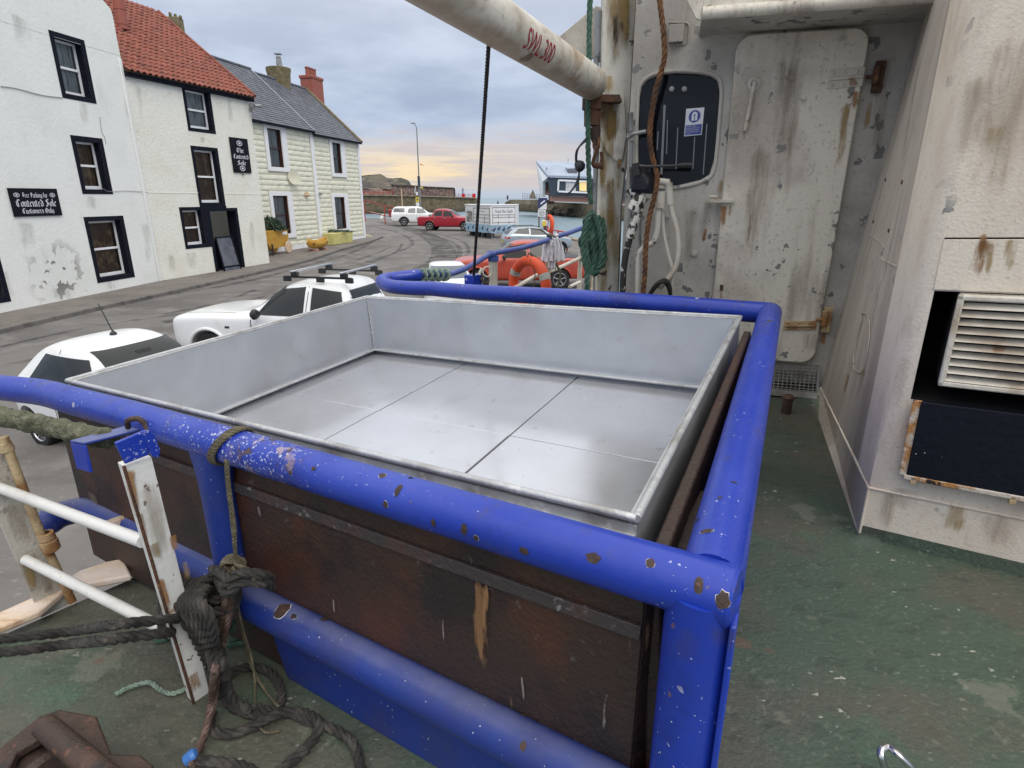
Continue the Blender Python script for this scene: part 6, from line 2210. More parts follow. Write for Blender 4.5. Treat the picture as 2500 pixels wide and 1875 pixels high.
# ---- galvanised bin
BA, BB, BC, BD = [bp(K(*q), .95) for q in ((792, 641), (1600, 685), (1375, 1120), (145, 822))]
cc = (BA + BB + BC + BD) / 4
bin_ = thing('metal_bin', cc - BU * .5, 'large open galvanised metal bin with a panelled floor inside the blue cage', 'bin')
DEP = .40
c4 = [BA, BB, BC, BD]
print('bin', BA, BB, BC, BD)
TK = .006
for i in range(4):
    a, b = c4[i], c4[(i + 1) % 4]
    inn = (cc - (a + b) / 2)
    inn = (inn - (b - a).normalized() * inn.dot((b - a).normalized())).normalized()
    mb = MB()
    a2, b2 = a + inn * .012, b + inn * .012
    mb.hexa([a2 - BU * (DEP + .06), b2 - BU * (DEP + .06), b2 - BU * (DEP + .06) + inn * TK, a2 - BU * (DEP + .06) + inn * TK, a2 - BU * .008, b2 - BU * .008, b2 - BU * .008 + inn * TK, a2 - BU * .008 + inn * TK])
    mb.build('side_panel', 'galv', bin_, smooth=False)
    mb = MB()
    e = (b - a).normalized() * .004
    mb.tube(resample([a, b], .2), .0105, 12)
    mb.tube([a + inn * .016 - BU * .005, b + inn * .016 - BU * .005], .005, 8)
    if i == 2:
        mb.tube([a - inn * .012 - BU * .05, b - inn * .012 - BU * .05], .012, 8)
        mb.hexa([a - inn * .004 - BU * .11, b - inn * .004 - BU * .11, b + inn * .006 - BU * .11, a + inn * .006 - BU * .11, a - inn * .004 - BU * .02, b - inn * .004 - BU * .02, b + inn * .006 - BU * .02, a + inn * .006 - BU * .02])
    mb.build('rim', 'galv_rim', bin_)
    mb = MB()
    mb.obox((a + b) / 2 - BU * DEP + inn * .05, (b - a) / 2 * .985, inn * .032, BU * .003)
    mb.build('ledge', 'galv', bin_, smooth=False)
    mb = MB()
    mb.tube([a.lerp(b, .035) - BU * (DEP - .006) + inn * .085, a.lerp(b, .965) - BU * (DEP - .006) + inn * .085], .0085, 8)
    mb.build('floor_rod', 'galv_rim', bin_)
mb = MB()
for c in c4:
    i_ = (cc - c)
    i_ = (i_ - BU * i_.dot(BU)).normalized()
    P = [c + i_ * .036 - BU * (.02 + DEP * k / 26) + V((random.uniform(-1, 1), random.uniform(-1, 1), 0)) * .0025 for k in range(27)]
    mb.tube(P, [.005 + random.uniform(0, .005) for _ in P], 6)
mb.build('corner_weld', 'galv_rim', bin_)
# floor panels, 3 by 2
FD = DEP + .035
f0_, f1_, f2_, f3_ = [c + (cc - c) * .02 - BU * FD for c in c4]
Nf = BU


def fpar(p):
    q = pl(p, f0_, BU)
    U_, V_ = (f1_ - f0_), (f3_ - f0_)
    # solve bilinear approx
    a11, a12, a22 = U_.dot(U_), U_.dot(V_), V_.dot(V_)
    d = q - f0_
    b1, b2 = d.dot(U_), d.dot(V_)
    det = a11 * a22 - a12 * a12
    return ((b1 * a22 - b2 * a12) / det, (a11 * b2 - a12 * b1) / det)


s1, s2 = (fpar(K(985, 793)), fpar(K(715, 945))), (fpar(K(1240, 820)), fpar(K(1008, 1015)))
s3_ = (fpar(K(635, 850)), fpar(K(1415, 1003)))
print('seams', s1, s2, s3_)


def fpt(u, v_):
    return f0_ * (1 - u) * (1 - v_) + f1_ * u * (1 - v_) + f2_ * u * v_ + f3_ * (1 - u) * v_


us = [0, (s1[0][0] + s1[1][0]) / 2, (s2[0][0] + s2[1][0]) / 2, 1]
vs2 = [0, (s3_[0][1] + s3_[1][1]) / 2, 1]
g = .0012
for i in range(3):
    for j in range(2):
        gu0 = g if i != 2 else g * 2.2
        q = [fpt(us[i] + gu0, vs2[j] + g), fpt(us[i + 1] - g, vs2[j] + g), fpt(us[i + 1] - g, vs2[j + 1] - g), fpt(us[i] + gu0, vs2[j + 1] - g)]
        tl = BU * random.uniform(-.0015, .0015)
        MB().hexa([p - BU * .012 for p in q] + [p + tl for p in q]).build('floor_panel', 'floor_panel', bin_, bevel=.002)
q = [fpt(0, 0), fpt(1, 0), fpt(1, 1), fpt(0, 1)]
MB().hexa([p - BU * .03 for p in q] + [p - BU * .018 for p in q]).build('floor_base', 'floor_dark', bin_, smooth=False)

# ---- blue tubular cage
RH = .93
rr = .060
near_px = [(-260, 905), (-120, 925), (-30, 942), (45, 951), (113, 960), (181, 979), (316, 1014), (407, 1040), (678, 1118), (1151, 1252), (1431, 1338), (1731, 1440)]
NR = [bp(p, RH) for p in near_px]
# straighten the long run in space
a_, b_ = NR[6], NR[-1]
for i in range(6, len(NR)):
    t_ = (NR[i] - a_).dot(b_ - a_) / (b_ - a_).length_squared
    NR[i] = a_.lerp(b_, t_)
NC = NR[-1]
FR_C = bp((1880, 765), RH)
print('rail', NR[6], NC, FR_C)
cage = thing('blue_rail_cage', bz(cc.x, cc.y, 0), 'thick bright blue tubular rail cage around the bin with chipped paint', 'railing')
mb = MB()
mb.tube(cr(NR[:7], 5) + [NR[7]], rr, 28)
mb.build('near_rail', 'blue', cage)
alo_ = (NC - NR[7]).normalized()
mb = MB()
mb.tube(resample([NR[7], NC + alo_ * .045], .12) + [NC + alo_ * .052], [rr] * (len(resample([NR[7], NC + alo_ * .045], .12))) + [rr * .9], 32)
mb.build('near_rail', 'blue', cage)
JN = bp((1700, 1395), RH)
mb = MB()
rpts = [NC + (FR_C - NC).normalized() * -.0]
pr_ = [bp(p, RH + .0) for p in ((1727, 1330), (1769, 1192.5), (1816, 1084), (1850, 975.5), (1874.5, 867))]
Rt = [NC.lerp(FR_C, t_) for t_ in (.0, .2, .4, .6, .8, 1.)]
far_px = [(1653, 746), (1400, 727), (1130, 712), (1058, 705), (1000, 703.5)]
FRp = [bp(p, RH) for p in far_px]
mb.tube(resample([Rt[0] + (Rt[5] - Rt[0]).normalized() * .03] + Rt[1:], .15), .060, 28)
mb.lathe([(0, .061), (.03, .053), (.053, .03), (.061, 0)], FR_C, (Rt[5] - Rt[0]), 24)
mb.build('side_rail', 'blue', cage)
# U-turn end
ut = [bp(p, RH) for p in ((1000, 703.5), (960, 700), (935, 692), (936, 684), (962, 679), (1000, 675), (1022, 672))]
mb = MB()
mb.tube([FR_C, FR_C.lerp(FRp[0], .3)] + FRp[:4] + cr(ut, 5), rr, 24, round_end=False)
mb.build('far_rail', 'blue', cage)
# side plate under right rail, outboard
sd_ = (FR_C - NC).normalized()
outw = V((sd_.y, -sd_.x, 0)).normalized()
a = NC + outw * .058 - sd_ * .06
b = FR_C + outw * .058
mb = MB()
zn = lambda p, h: bz(p.x, p.y, h)
mb.hexa([zn(a, 0), zn(b, 0), zn(b, 0) - outw * .012, zn(a, 0) - outw * .012, a - V((0, 0, .02)), a.lerp(b, .98) - V((0, 0, .02)), a.lerp(b, .98) - V((0, 0, .02)) - outw * .012, a - V((0, 0, .02)) - outw * .012])
mb.build('side_plate', 'blue', cage, bevel=.004)
# corner post
cpx = bp((1700, 1440), RH)
cp = NC.lerp(NR[7], .0) - outw * .01
mb = MB()
mb.tube([zn(cp, 0), zn(cp, .3), zn(cp, RH)], .068, 28)
mb.build('corner_post', 'blue', cage)
for P_c in (FR_C,):
    mb = MB()
    mb.tube([zn(P_c, 0), zn(P_c, RH)], .06, 20)
    mb.build('corner_post', 'blue', cage)
# intermediate post with flared head
ip = pl((555, 1300), NC, V(((NR[6] - NC).normalized().y, -(NR[6] - NC).normalized().x, 0)))
t_ = (ip - NC).dot(NR[6] - NC) / (NR[6] - NC).length_squared
ipp = NC.lerp(NR[6], t_)
print('post at', t_, ipp)
alo = (NC - NR[6]).normalized()
mb = MB()
nlev = 10
hs = [.30, .4, .6, .72, .78, .83, .87, .90, RH]
wd = [.060, .060, .062, .066, .074, .086, .104, .125, .14]
vs_, fs_ = [], []
alh = V((alo.x, alo.y, 0)).normalized()
pph = V((alh.y, -alh.x, 0))
for h, w_ in zip(hs, wd):
    c = zn(ipp, h)
    for k in range(20):
        an = 2 * math.pi * k / 20
        vs_.append(c + alh * math.cos(an) * w_ + pph * math.sin(an) * .052)
for i in range(len(hs) - 1):
    for k in range(20):
        k2 = (k + 1) % 20
        fs_.append((i * 20 + k, i * 20 + k2, (i + 1) * 20 + k2, (i + 1) * 20 + k))
mb.add(vs_, fs_)
mb.build('middle_post', 'blue_dull', cage)
# lower tube and plate in the rail's vertical plane
PN = V((alh.y, -alh.x, 0))
la = pl((616, 1477), NC, PN)
lb_ = pl((1100, 1712), NC, PN)
lc = pl((1000, 1660), NC, PN)
print('lower tube', la, lc, lb_, 'h', la.z - bz(la.x, la.y).z, lb_.z - bz(lb_.x, lb_.y).z)
LH = .5 * ((la.z - bz(la.x, la.y).z) + (lb_.z - bz(lb_.x, lb_.y).z))
lend = zn(cp, LH)
lst = zn(la, LH)
mb = MB()
mb.tube(resample([lst, lend], .12), .062, 24, round_end=True)
mb.build('lower_tube', 'blue_dull', cage)
mb = MB()
p0, p1 = lst + alh * .02, lend
q0_, q1_ = pl(E_(1060, 930), NC, PN), p1
mb.hexa([zn(p0 + alh * .10, 0.0) - PN * .02, zn(p1, 0.0) - PN * .02, zn(p1, 0.0) - PN * .03, zn(p0 + alh * .10, 0.0) - PN * .03, p0 - PN * .02, p1 - PN * .02, p1 - PN * .03, p0 - PN * .03])
mb.build('lower_plate', 'blue_dull', cage, bevel=.004)
# lower tube's left run bending outboard
LL = [bp(p, LH) for p in ((600, 1432), (495, 1378), (400, 1322), (327, 1287), (262, 1258), (205, 1245), (150, 1256), (118, 1275))]
mb = MB()
mb.tube(cr(LL, 5), [.062] * (5 * 7 + 1), 20, round_end=True)
mb.build('lower_tube', 'blue_dull', cage)
# paint chips broken through to dark steel
def chip(p, r_, axis_a, axis_b, par, rad=rr, seed=0):
    rnd = random.Random(seed)
    d = ray(p).normalized()
    ab = (axis_b - axis_a).normalized()
    w0 = CAM - axis_a
    dp, wp_ = d - ab * d.dot(ab), w0 - ab * w0.dot(ab)
    A2, B2_, C2 = dp.dot(dp), 2 * dp.dot(wp_), wp_.dot(wp_) - rad * rad
    disc = B2_ * B2_ - 4 * A2 * C2
    if disc < 0:
        return
    h = CAM + d * ((-B2_ - math.sqrt(disc)) / (2 * A2))
    cax = axis_a + ab * (h - axis_a).dot(ab)
    n_ = (h - cax).normalized()
    t_ = n_.cross(ab)
    k_ = 13
    rs = [r_ * rnd.uniform(.78, 1.08) for _ in range(k_)]
    as_ = rnd.uniform(.7, 1.3)
    for nm, mul, lift, m_ in ((('chip_edge', 1.22, .0006, 'blue_pale' if seed % 3 else 'sticker_white'), ('paint_chip', 1.0, .0012, 'rust_dark'))):
        pts_ = []
        jit = [mul if nm == 'paint_chip' else rnd.uniform(.97, 1.12) for _ in range(k_)]
        for fr_ in (1., .66, .33):
            for i in range(k_):
                a = 2 * math.pi * i / k_
                jr = rs[i] * jit[i] * fr_
                u_, v_ = math.cos(a) * jr * as_, math.sin(a) * jr / as_
                ang_ = v_ / rad
                pts_.append(cax + ab * u_ + (n_ * math.cos(ang_) + t_ * math.sin(ang_)) * (rad + lift))
        cpt_ = cax + n_ * (rad + lift)
        fs__ = [(q_ * k_ + i, q_ * k_ + (i + 1) % k_, (q_ + 1) * k_ + (i + 1) % k_, (q_ + 1) * k_ + i) for q_ in (0, 1) for i in range(k_)]
        MB().add(pts_ + [cpt_], fs__ + [(2 * k_ + i, 2 * k_ + (i + 1) % k_, 3 * k_) for i in range(k_)]).build(nm, m_, par)


for i, (p, r_) in enumerate([(A_(1200, 445), .011), (A_(1305, 545), .013), (A_(1390, 460), .007), (A_(1220, 640), .010), (A_(1545, 765), .010), (A_(1750, 810), .012), (A_(1832, 865), .008), (A_(2155, 955), .012),
                             (Bz(550, 725), .014), (Bz(935, 760), .010), (Bz(1260, 910), .012), (A_(735, 400), .008), (A_(580, 425), .008), (B3(512, 785), .010), (B3(165, 710), .006), (Bz(1425, 1010), .015)]):
    chip(p, r_, NR[6], NC, cage, seed=i)
for i, (p, r_) in enumerate([(Bz(1310, 545), .011), (Bz(1250, 470), .007), (Bz(1500, 215), .005)]):
    chip(p, r_, NC, FR_C, cage, seed=30 + i)
for i, (p, r_) in enumerate([(E_(1555, 510), .015), (E_(1230, 440), .03), (B5(285, 705), .011), (B5(280, 825), .010), (E_(1320, 490), .012)]):
    chip(p, r_, lst, lend, cage, rad=.062, seed=50 + i)
# boom foot socket box on far rail
sb = bp(J_(617, 560), RH)
mb = MB()
mb.obox(sb + V((0, -.01, .02)), alh * .048, PN * .062, V((0, 0, .062)))
mb.build('wire_socket', 'blue', cage, bevel=.006)

# ---- timber box around the bin
wb = thing('timber_surround', bz(cc.x + .3, cc.y - 1, 0), 'dark red brown wooden box boards standing around the metal bin', 'timber box')
wc_ = pl(Bz(893, 1020), NC - PN * 0.0 + (cc - NC).normalized() * 0, PN)
inn = -PN if (cc - NC).dot(-PN) > 0 else PN
offp = .035
O_ = NC + inn * offp
wc_t = pl(Bz(893, 1020), O_, PN)
wc_b = pl(K(1378, 1640), O_, PN)
wl_t = pl(D4(430, 60), O_ + inn * .05, PN)
print('wood', wc_t, wc_b, wl_t, (wc_t - O_).dot(alh))
uR = (wc_t - O_).dot(alh)
uL = (wl_t - O_).dot(alh)
Wp = lambda u, h, d=0: zn(O_ + alh * u + inn * d, h)
top_h = .875
mb = MB()
mb.hexa([Wp(uL, .02, .0), Wp(uR, .02, .0), Wp(uR, .02, .03), Wp(uL, .02, .03), Wp(uL, top_h), Wp(uR, top_h), Wp(uR, top_h, .03), Wp(uL, top_h, .03)])
mb.build('near_board', 'box_wood', wb, bevel=.004)
mb = MB()
s_t = (pl(A_(1200, 830), O_, PN).z - bz(*pl(A_(1200, 830), O_, PN).xy).z)
s_b = (pl(A_(1200, 905), O_, PN).z - bz(*pl(A_(1200, 905), O_, PN).xy).z)
print('strap', s_t, s_b)
mb.hexa([Wp(uL, s_b, -.012), Wp(uR, s_b, -.012), Wp(uR, s_b, -.001), Wp(uL, s_b, -.001), Wp(uL, s_t, -.012), Wp(uR, s_t, -.012), Wp(uR, s_t, -.001), Wp(uL, s_t, -.001)])
mb.build('steel_strap', 'box_strap', wb, bevel=.002)
tI = -inn
for pa, pb2, w_, m_ in ((A_(1870, 1090), A_(1860, 1900), .055, 'stain_wood'), (A_(1855, 1150), A_(1845, 1700), .03, 'stain_rust'), (A_(1610, 1380), A_(1620, 1659), .012, 'stain_pale'), (A_(870, 1260), A_(880, 1420), .02, 'stain_pale'), (B5(275, 540), B5(290, 690), .01, 'stain_pale'),
                         (B5(605, 590), B5(585, 830), .014, 'stain_pale'), (D4(480, 200), D4(530, 420), .12, 'stain_dark'), (A_(360, 640), A_(390, 760), .03, 'stain_pale')):
    stain(pl(pa, O_ - inn * .004, PN), pl(pb2, O_ - inn * .004, PN), w_, tI, m_, wb)
# right board: leaning between bin and rail
rt0, rt1 = bp(Bz(985, 560), .90), bp(C_(1150, 435), .93)
mb = MB()
o_ = outw * .035
rt0 = rt0 + (rt0 - rt1).normalized() * .12
mb.hexa([zn(rt0, .02) + outw * .06, zn(rt1, .02) + outw * .06, zn(rt1, .02) + outw * .10, zn(rt0, .02) + outw * .10, rt0, rt1, rt1 + o_, rt0 + o_])
mb.build('side_board', 'box_wood', wb, bevel=.008)
mb = MB()
pr0 = Wp(uR, .02, .03)
mb.hexa([Wp(uR + .002, .02, 0), Wp(uR + .05, .02, .12), Wp(uR + .04, .02, .5), Wp(uR - .0, .02, .5), Wp(uR + .002, .84, 0), Wp(uR + .045, .84, .12), Wp(uR + .02, .84, .5), Wp(uR - .02, .84, .5)])
mb.build('corner_board', 'box_wood', wb, bevel=.003)
# left end of the box
le = Wp(uL, 0, 0)
mb = MB()
dL = (BA - BD).normalized()
dL.z = 0
mb.hexa([Wp(uL, .02, .03), Wp(uL, .02, .03) + dL * 1.9, Wp(uL + .03, .02, .03) + dL * 1.9, Wp(uL + .03, .02, .03), Wp(uL, top_h, .03), Wp(uL, top_h, .03) + dL * 1.9, Wp(uL + .03, top_h, .03) + dL * 1.9, Wp(uL + .03, top_h, .03)])
mb.build('end_board', 'box_wood', wb, smooth=False)
mb = MB()
mb.tube(cr([bp(D4(*q), h) for q, h in (((560, 400), .35), ((650, 370), .34), ((720, 400), .33))], 4), .03, 8)
tag(mb.build('timber_offcut', 'timber'), 'orange broken timber offcut wedged by the wooden box', 'offcut')

# ---- hand rail pipe towards the bow
pipe_pts = [(1022, 671), (1045, 670), (1085, 670.5), (1106, 667), (1140, 654), (1175, 633), (1200, 620), (1240, 612), (1280, 604), (1330, 589), (1350, 580), (1385, 570), (1415, 559), (1470, 540)]
ys = [ut[-1].y]
P = []
for i, p in enumerate(pipe_pts):
    t_ = i / (len(pipe_pts) - 1)
    P.append(dy(p, ut[-1].y + .02 + 2.3 * t_))
P[0] = ut[-1]
hr = thing('bow_handrail', bz(P[6].x, P[6].y), 'thin blue handrail climbing towards the bow past the lifebuoy', 'handrail')
mb = MB()
mb.tube(cr(P, 5), [.042 if i < 12 else .030 for i in range(5 * (len(P) - 1) + 1)], 16)
mb.build('rail', 'blue_pale', hr)
mb = MB()
q = P[6]
mb.tube([q + V((-.05, 0, 0)), q + V((.05, 0, 0))], .04, 14)
mb.obox(q + V((0.02, 0, -.05)), (.06, 0, 0), (0, .03, 0), (0, 0, .03))
mb.build('clamp', 'blue_pale', hr)
q = dy(J_(855, 400), P[6].y)
q = V((q.x, P[6].y + .03, 0))
mb = MB()
mb.hexa([bz(q.x - .045, q.y - .05), bz(q.x + .045, q.y - .05), bz(q.x + .045, q.y + .05), bz(q.x - .045, q.y + .05), V((q.x - .05, q.y - .05, P[6].z - .05)), V((q.x + .05, q.y - .05, P[6].z - .05)), V((q.x + .05, q.y + .05, P[6].z - .05)), V((q.x - .05, q.y + .05, P[6].z - .05))])
mb.build('stanchion', 'ship_white', hr, bevel=.006)
yl_ = P[10].y
a, b, c, d = dy(G_(1150, 1600), yl_ - .25), dy(G_(1400, 1460), yl_), dy(G_(1640, 1390), yl_ + .1), dy(G_(2110, 1180), yl_ + .45)
mb = MB()
mb.tube(cr([a - (b - a) * .6, a, b, c, d, d + (d - c) * .3], 5), .024, 12)
mb.build('lower_rail', 'ship_white', hr)
mb = MB()
mb.tube([dy(G_(1940, 1659), yl_), dy(G_(2110, 1580), yl_ + .3)], .022, 12)
mb.tube([dy(G_(2125, 1120), yl_ + .5), dy(G_(2100, 1659), yl_ + .5), bz(dy(G_(2100, 1659), yl_ + .5).x, yl_ + .5)], .03, 12)
mb.build('lower_rail', 'ship_white', hr)
q = dy(G_(1580, 1350), yl_)
mb = MB()
mb.hexa([bz(q.x - .03, yl_), bz(q.x + .03, yl_), bz(q.x + .03, yl_ + .06), bz(q.x - .03, yl_ + .06), V((q.x - .03, yl_, P[10].z)), V((q.x + .03, yl_, P[10].z)), V((q.x + .03, yl_ + .06, P[10].z)), V((q.x - .03, yl_ + .06, P[10].z))])
mb.build('stanchion', 'timber', hr)
# rope lashing at pipe start
mb = MB()
for k in range(5):
    c = P[0].lerp(P[2], .1 + .22 * k)
    d = (P[2] - P[0]).normalized()
    u = d.orthogonal().normalized()
    v_ = d.cross(u)
    mb.rope([c + d * (.02 * i / 10 + .012 * math.sin(i)) + (u * math.cos(i * .66) + v_ * math.sin(i * .66)) * .055 for i in range(11)], .018, n=5)
tag(mb.build('rope_lashing', 'rope_pale'), 'pale green rope lashed around the handrail joint', 'rope')

# lifebuoy
lbY = P[8].y - .15
c = dy(G_(1262, 1640), lbY)
lbr = thing('lifebuoy', c, 'orange lifebuoy ring with grey tape bands hanging on the handrail', 'lifebuoy')
Rm, rm = .285, .062
ring = lambda a: c + V((math.cos(a) * Rm * .66, -.20 * math.cos(a), math.sin(a) * Rm * 1.02))
sc_w = (dy(G_(1590, 1500), lbY) - dy(G_(930, 1500), lbY)).length
mb = MB()
mb.tube([ring(2 * math.pi * i / 40) for i in range(40)], rm, 18, closed=True)
mb.build('ring', 'orange', lbr)
for a in (R(25), R(150), R(270)):
    mb = MB()
    mb.tube([ring(a + R(d_)) for d_ in (-7, -3.5, 0, 3.5, 7)], rm + .003, 18, cap=False)
    mb.build('tape_band', 'tape', lbr)
mb = MB()
tp_ = ring(R(90)) + V((0, -.03, .06))
mb.rope(cr([tp_ + V((-.03, 0, -.01)), tp_ + V((0, -.01, .04)), tp_ + V((.03, 0, 0)), tp_ + V((.01, -.06, -.05)), tp_ + V((.06, -.08, -.2)), tp_ + V((.03, -.08, -.45)), tp_ + V((-.02, -.08, -.7))], 5), .007, n=5)
mb.rope(cr([tp_ + V((.02, 0, 0)), tp_ + V((.12, -.04, -.04)), tp_ + V((.22, -.06, -.2)), tp_ + V((.26, -.06, -.35))], 5), .007, n=5)
mb.build('grab_line', 'twine', lbr)

# white rag tied on the rail
random.seed(11)
ry = P[10].y - .05
q = dy(G_(1650, 870), ry)
rg = thing('white_rag', q, 'white cloth rag knotted over the blue handrail', 'cloth')
mb = MB()
for (pxs, w0, w1) in (([(1600, 870), (1560, 1000), (1570, 1120), (1560, 1240)], .04, .085), ([(1700, 830), (1740, 920), (1760, 1080), (1770, 1230)], .045, .07), ([(1640, 900), (1650, 1000), (1650, 1150), (1640, 1370)], .04, .05)):
    C_c = cr([dy(G_(*p), ry - .07 - .02 * i) for i, p in enumerate(pxs)], 5)
    n = len(C_c)
    vs_, fs_ = [], []
    for i, p in enumerate(C_c):
        w_ = w0 + (w1 - w0) * i / (n - 1)
        for j in range(9):
            x = (j / 8 - .5) * 2
            vs_.append(p + V((x * w_, .02 * math.sin(j * 2.1 + i * .25), .01 * math.sin(j * 1.3))))
    for i in range(n - 1):
        for j in range(8):
            fs_.append((i * 9 + j, i * 9 + j + 1, (i + 1) * 9 + j + 1, (i + 1) * 9 + j))
    mb.add(vs_, fs_)
o = mb.build('cloth_tails', 'cloth', rg)
o.modifiers.new('thick', 'SOLIDIFY').thickness = .004
mb = MB()
mb.tube(cr([dy(G_(*p), ry - .03) for p in ((1540, 870), (1600, 850), (1640, 930), (1700, 870), (1720, 800), (1680, 790))], 5), [.022 + .008 * math.sin(i) for i in range(26)], 10)
mb.build('knot', 'cloth', rg)
mb = MB()
mb.tube(cr([dy(G_(*p), ry - .04) for p in ((1550, 790), (1620, 790), (1680, 830), (1670, 900))], 5), .02, 8)
mb.tube(cr([dy(G_(*p), ry - .12) for p in ((1700, 1250), (1740, 1330), (1785, 1420), (1770, 1530), (1740, 1659))], 5), .016, 8)
tag(mb.build('worn_strap', 'moss'), 'frayed grey brown strap hanging below the white rag', 'strap')

# small ring on a stalk by the socket
q = [bp(J_(*p), RH + .08) for p in ((640, 475), (720, 440))]
mb = MB()
mb.tube([sb + V((.05, -.02, .08)), q[1] + V((0, 0, .05))], .012, 8)
rc = dy(J_(785, 410), q[1].y)
mb.tube([rc + V((.036 * math.cos(a), .014 * math.cos(a), .042 * math.sin(a))) for a in [2 * math.pi * i / 20 for i in range(20)]], .0065, 8, closed=True)
tag(mb.build('eye_pin', 'hose_white'), 'pale metal eye pin beside the blue socket on the far rail', 'pin')
sh_ = thing('shackle', sb, 'small dark shackle and pin fixed at the blue socket box', 'shackle')
MB().tube([sb + V((-.06, -.05, -.02)), sb + V((-.10, -.06, -.04))], .012, 8).build('pin', 'grey_metal', sh_)
MB().tube(cr([sb + V((.06, -.02, .05)), sb + V((.11, -.02, .01)), sb + V((.13, .0, .04)), sb + V((.09, .02, .08)), sb + V((.06, 0, .03))], 5), .009, 8).build('bow', 'rust_dark', sh_)

# ------------------------------------------------------------------ mast, boom, wires
MY = 4.9
mt = dy(K(1348, -120), MY - .0)
ms = thing('mast', bz(dy(K(1310, 640), MY).x, MY), 'thick weathered white steel mast stained brown beside the wheelhouse', 'mast')
rows = [(-160, 1308, 1390), (0, 1304.6, 1379), (160, 1300, 1369), (320, 1297, 1360), (446, 1292, 1344.6), (620, 1288, 1338.5), (760, 1284, 1333)]
vs_ = []
for (y, xl, xr) in rows:
    a, b = dy(K(xl, y), MY), dy(K(xr, y), MY)
    zz = (a.z + b.z) / 2
    dpt = .16
    w_ = (b.x - a.x)
    for (fx, fy) in ((0.08, 0), (.92, 0), (1, .1), (1, .9), (.92, 1), (.08, 1), (0, .9), (0, .1)):
        vs_.append(V((a.x + w_ * fx, MY + dpt * fy, zz)))
fs_ = [(i * 8 + k, i * 8 + (k + 1) % 8, (i + 1) * 8 + (k + 1) % 8, (i + 1) * 8 + k)[::-1] for i in range(len(rows) - 1) for k in range(8)]
mb = MB()
mb.add(vs_, fs_)
mb.build('mast_column', 'mast_white', ms, ang=30)
# gusset plates and collar
mb = MB()
zc = dy(K(1300, 205), MY - .06)
mb.prism([dy(Z4(*p), MY - .03) for p in ((1700, 770), (1905, 775), (1915, 880), (1925, 1100), (1895, 1290), (1840, 1310), (1770, 1240), (1690, 1090), (1700, 950))], (0, .028, 0))
mb.build('gusset_plate', 'mast_white', ms, bevel=.006)
# gooseneck
gn = thing('boom_gooseneck', dy(Z4(1650, 900), MY - .1), 'rusty gooseneck fitting joining boom and mast', 'fitting')
mb = MB()
a, b = dy(Z4(1645, 830), MY - .1), dy(Z4(1645, 1020), MY - .1)
mb.tube([a, b], .062, 18)
mb.tube([a + V((0, 0, .03)), a + V((0, 0, -.05))], .075, 18)
mb.hexa([a + V((0, -.04, 0)), a + V((.22, -.03, 0)), a + V((.22, .07, 0)), a + V((0, .07, 0)), a + V((0, -.04, .05)), a + V((.2, -.03, .05)), a + V((.2, .07, .05)), a + V((0, .07, .05))])
mb.build('pivot', 'rust', gn)
mb = MB()
a2 = dy(Z4(1655, 1030), MY - .1)
b2 = dy(Z4(1680, 1180), MY - .1)
mb.tube([a2, a2.lerp(b2, .4), b2], [.055, .045, .02], 14)
mb.build('pin', 'rust_dark', gn)
mb = MB()
mb.tube(cr([dy(Z4(*p), MY - .12) for p in ((1720, 1230), (1725, 1290), (1715, 1345), (1660, 1345), (1655, 1300), (1690, 1200), (1700, 1180))], 5), .014, 8)
mb.tube([dy(Z4(1650, 1340), MY - .12), dy(Z4(1735, 1345), MY - .12)], [.016, .028], 10)
mb.tube(cr([dy(Z4(*p), MY - .12) for p in ((1690, 1050), (1700, 1130), (1690, 1200), (1660, 1190), (1665, 1120))], 5), .012, 8)
mb.build('shackle', 'rust', gn)
# boom
bm_ = thing('derrick_boom', dy(Z4(1650, 680), MY - .15), 'weathered white derrick boom lettered SWL 300 sloping up to the left', 'boom')
bA = dy(Z4(1640, 672), MY - .22)
bB = dy(Z4(600, 0), 2.95)
dB = (bB - bA).normalized()
mb = MB()
P = [bA + dB * s_ for s_ in [i * .15 for i in range(26)]]
rb = [.112] * 26
mb.tube(P, rb, 32, round_end=True)
mb.build('boom_tube', 'boom_white', bm_)
print('boom', bA, bB)
# lettering wrapped on boom
vs_, fs_, bb = text_polys('SWL 300', 1)
t0, t1 = pl(Z4(1340, 330), bA, V((0, 1, 0))), None
# axial coordinate by closest approach to pixel ray


def axial(p):
    r_ = ray(p).normalized()
    w0 = bA - CAM
    a, b, c = dB.dot(dB), dB.dot(r_), 1
    d, e = dB.dot(w0), r_.dot(w0)
    return (b * e - c * d) / (a * c - b * b)


def sol(px):
    lo, hi = 0., 3.5
    for _i in range(40):
        m_ = (lo + hi) / 2
        if proj(bA + dB * m_)[0] > px:
            lo = m_
        else:
            hi = m_
    return lo


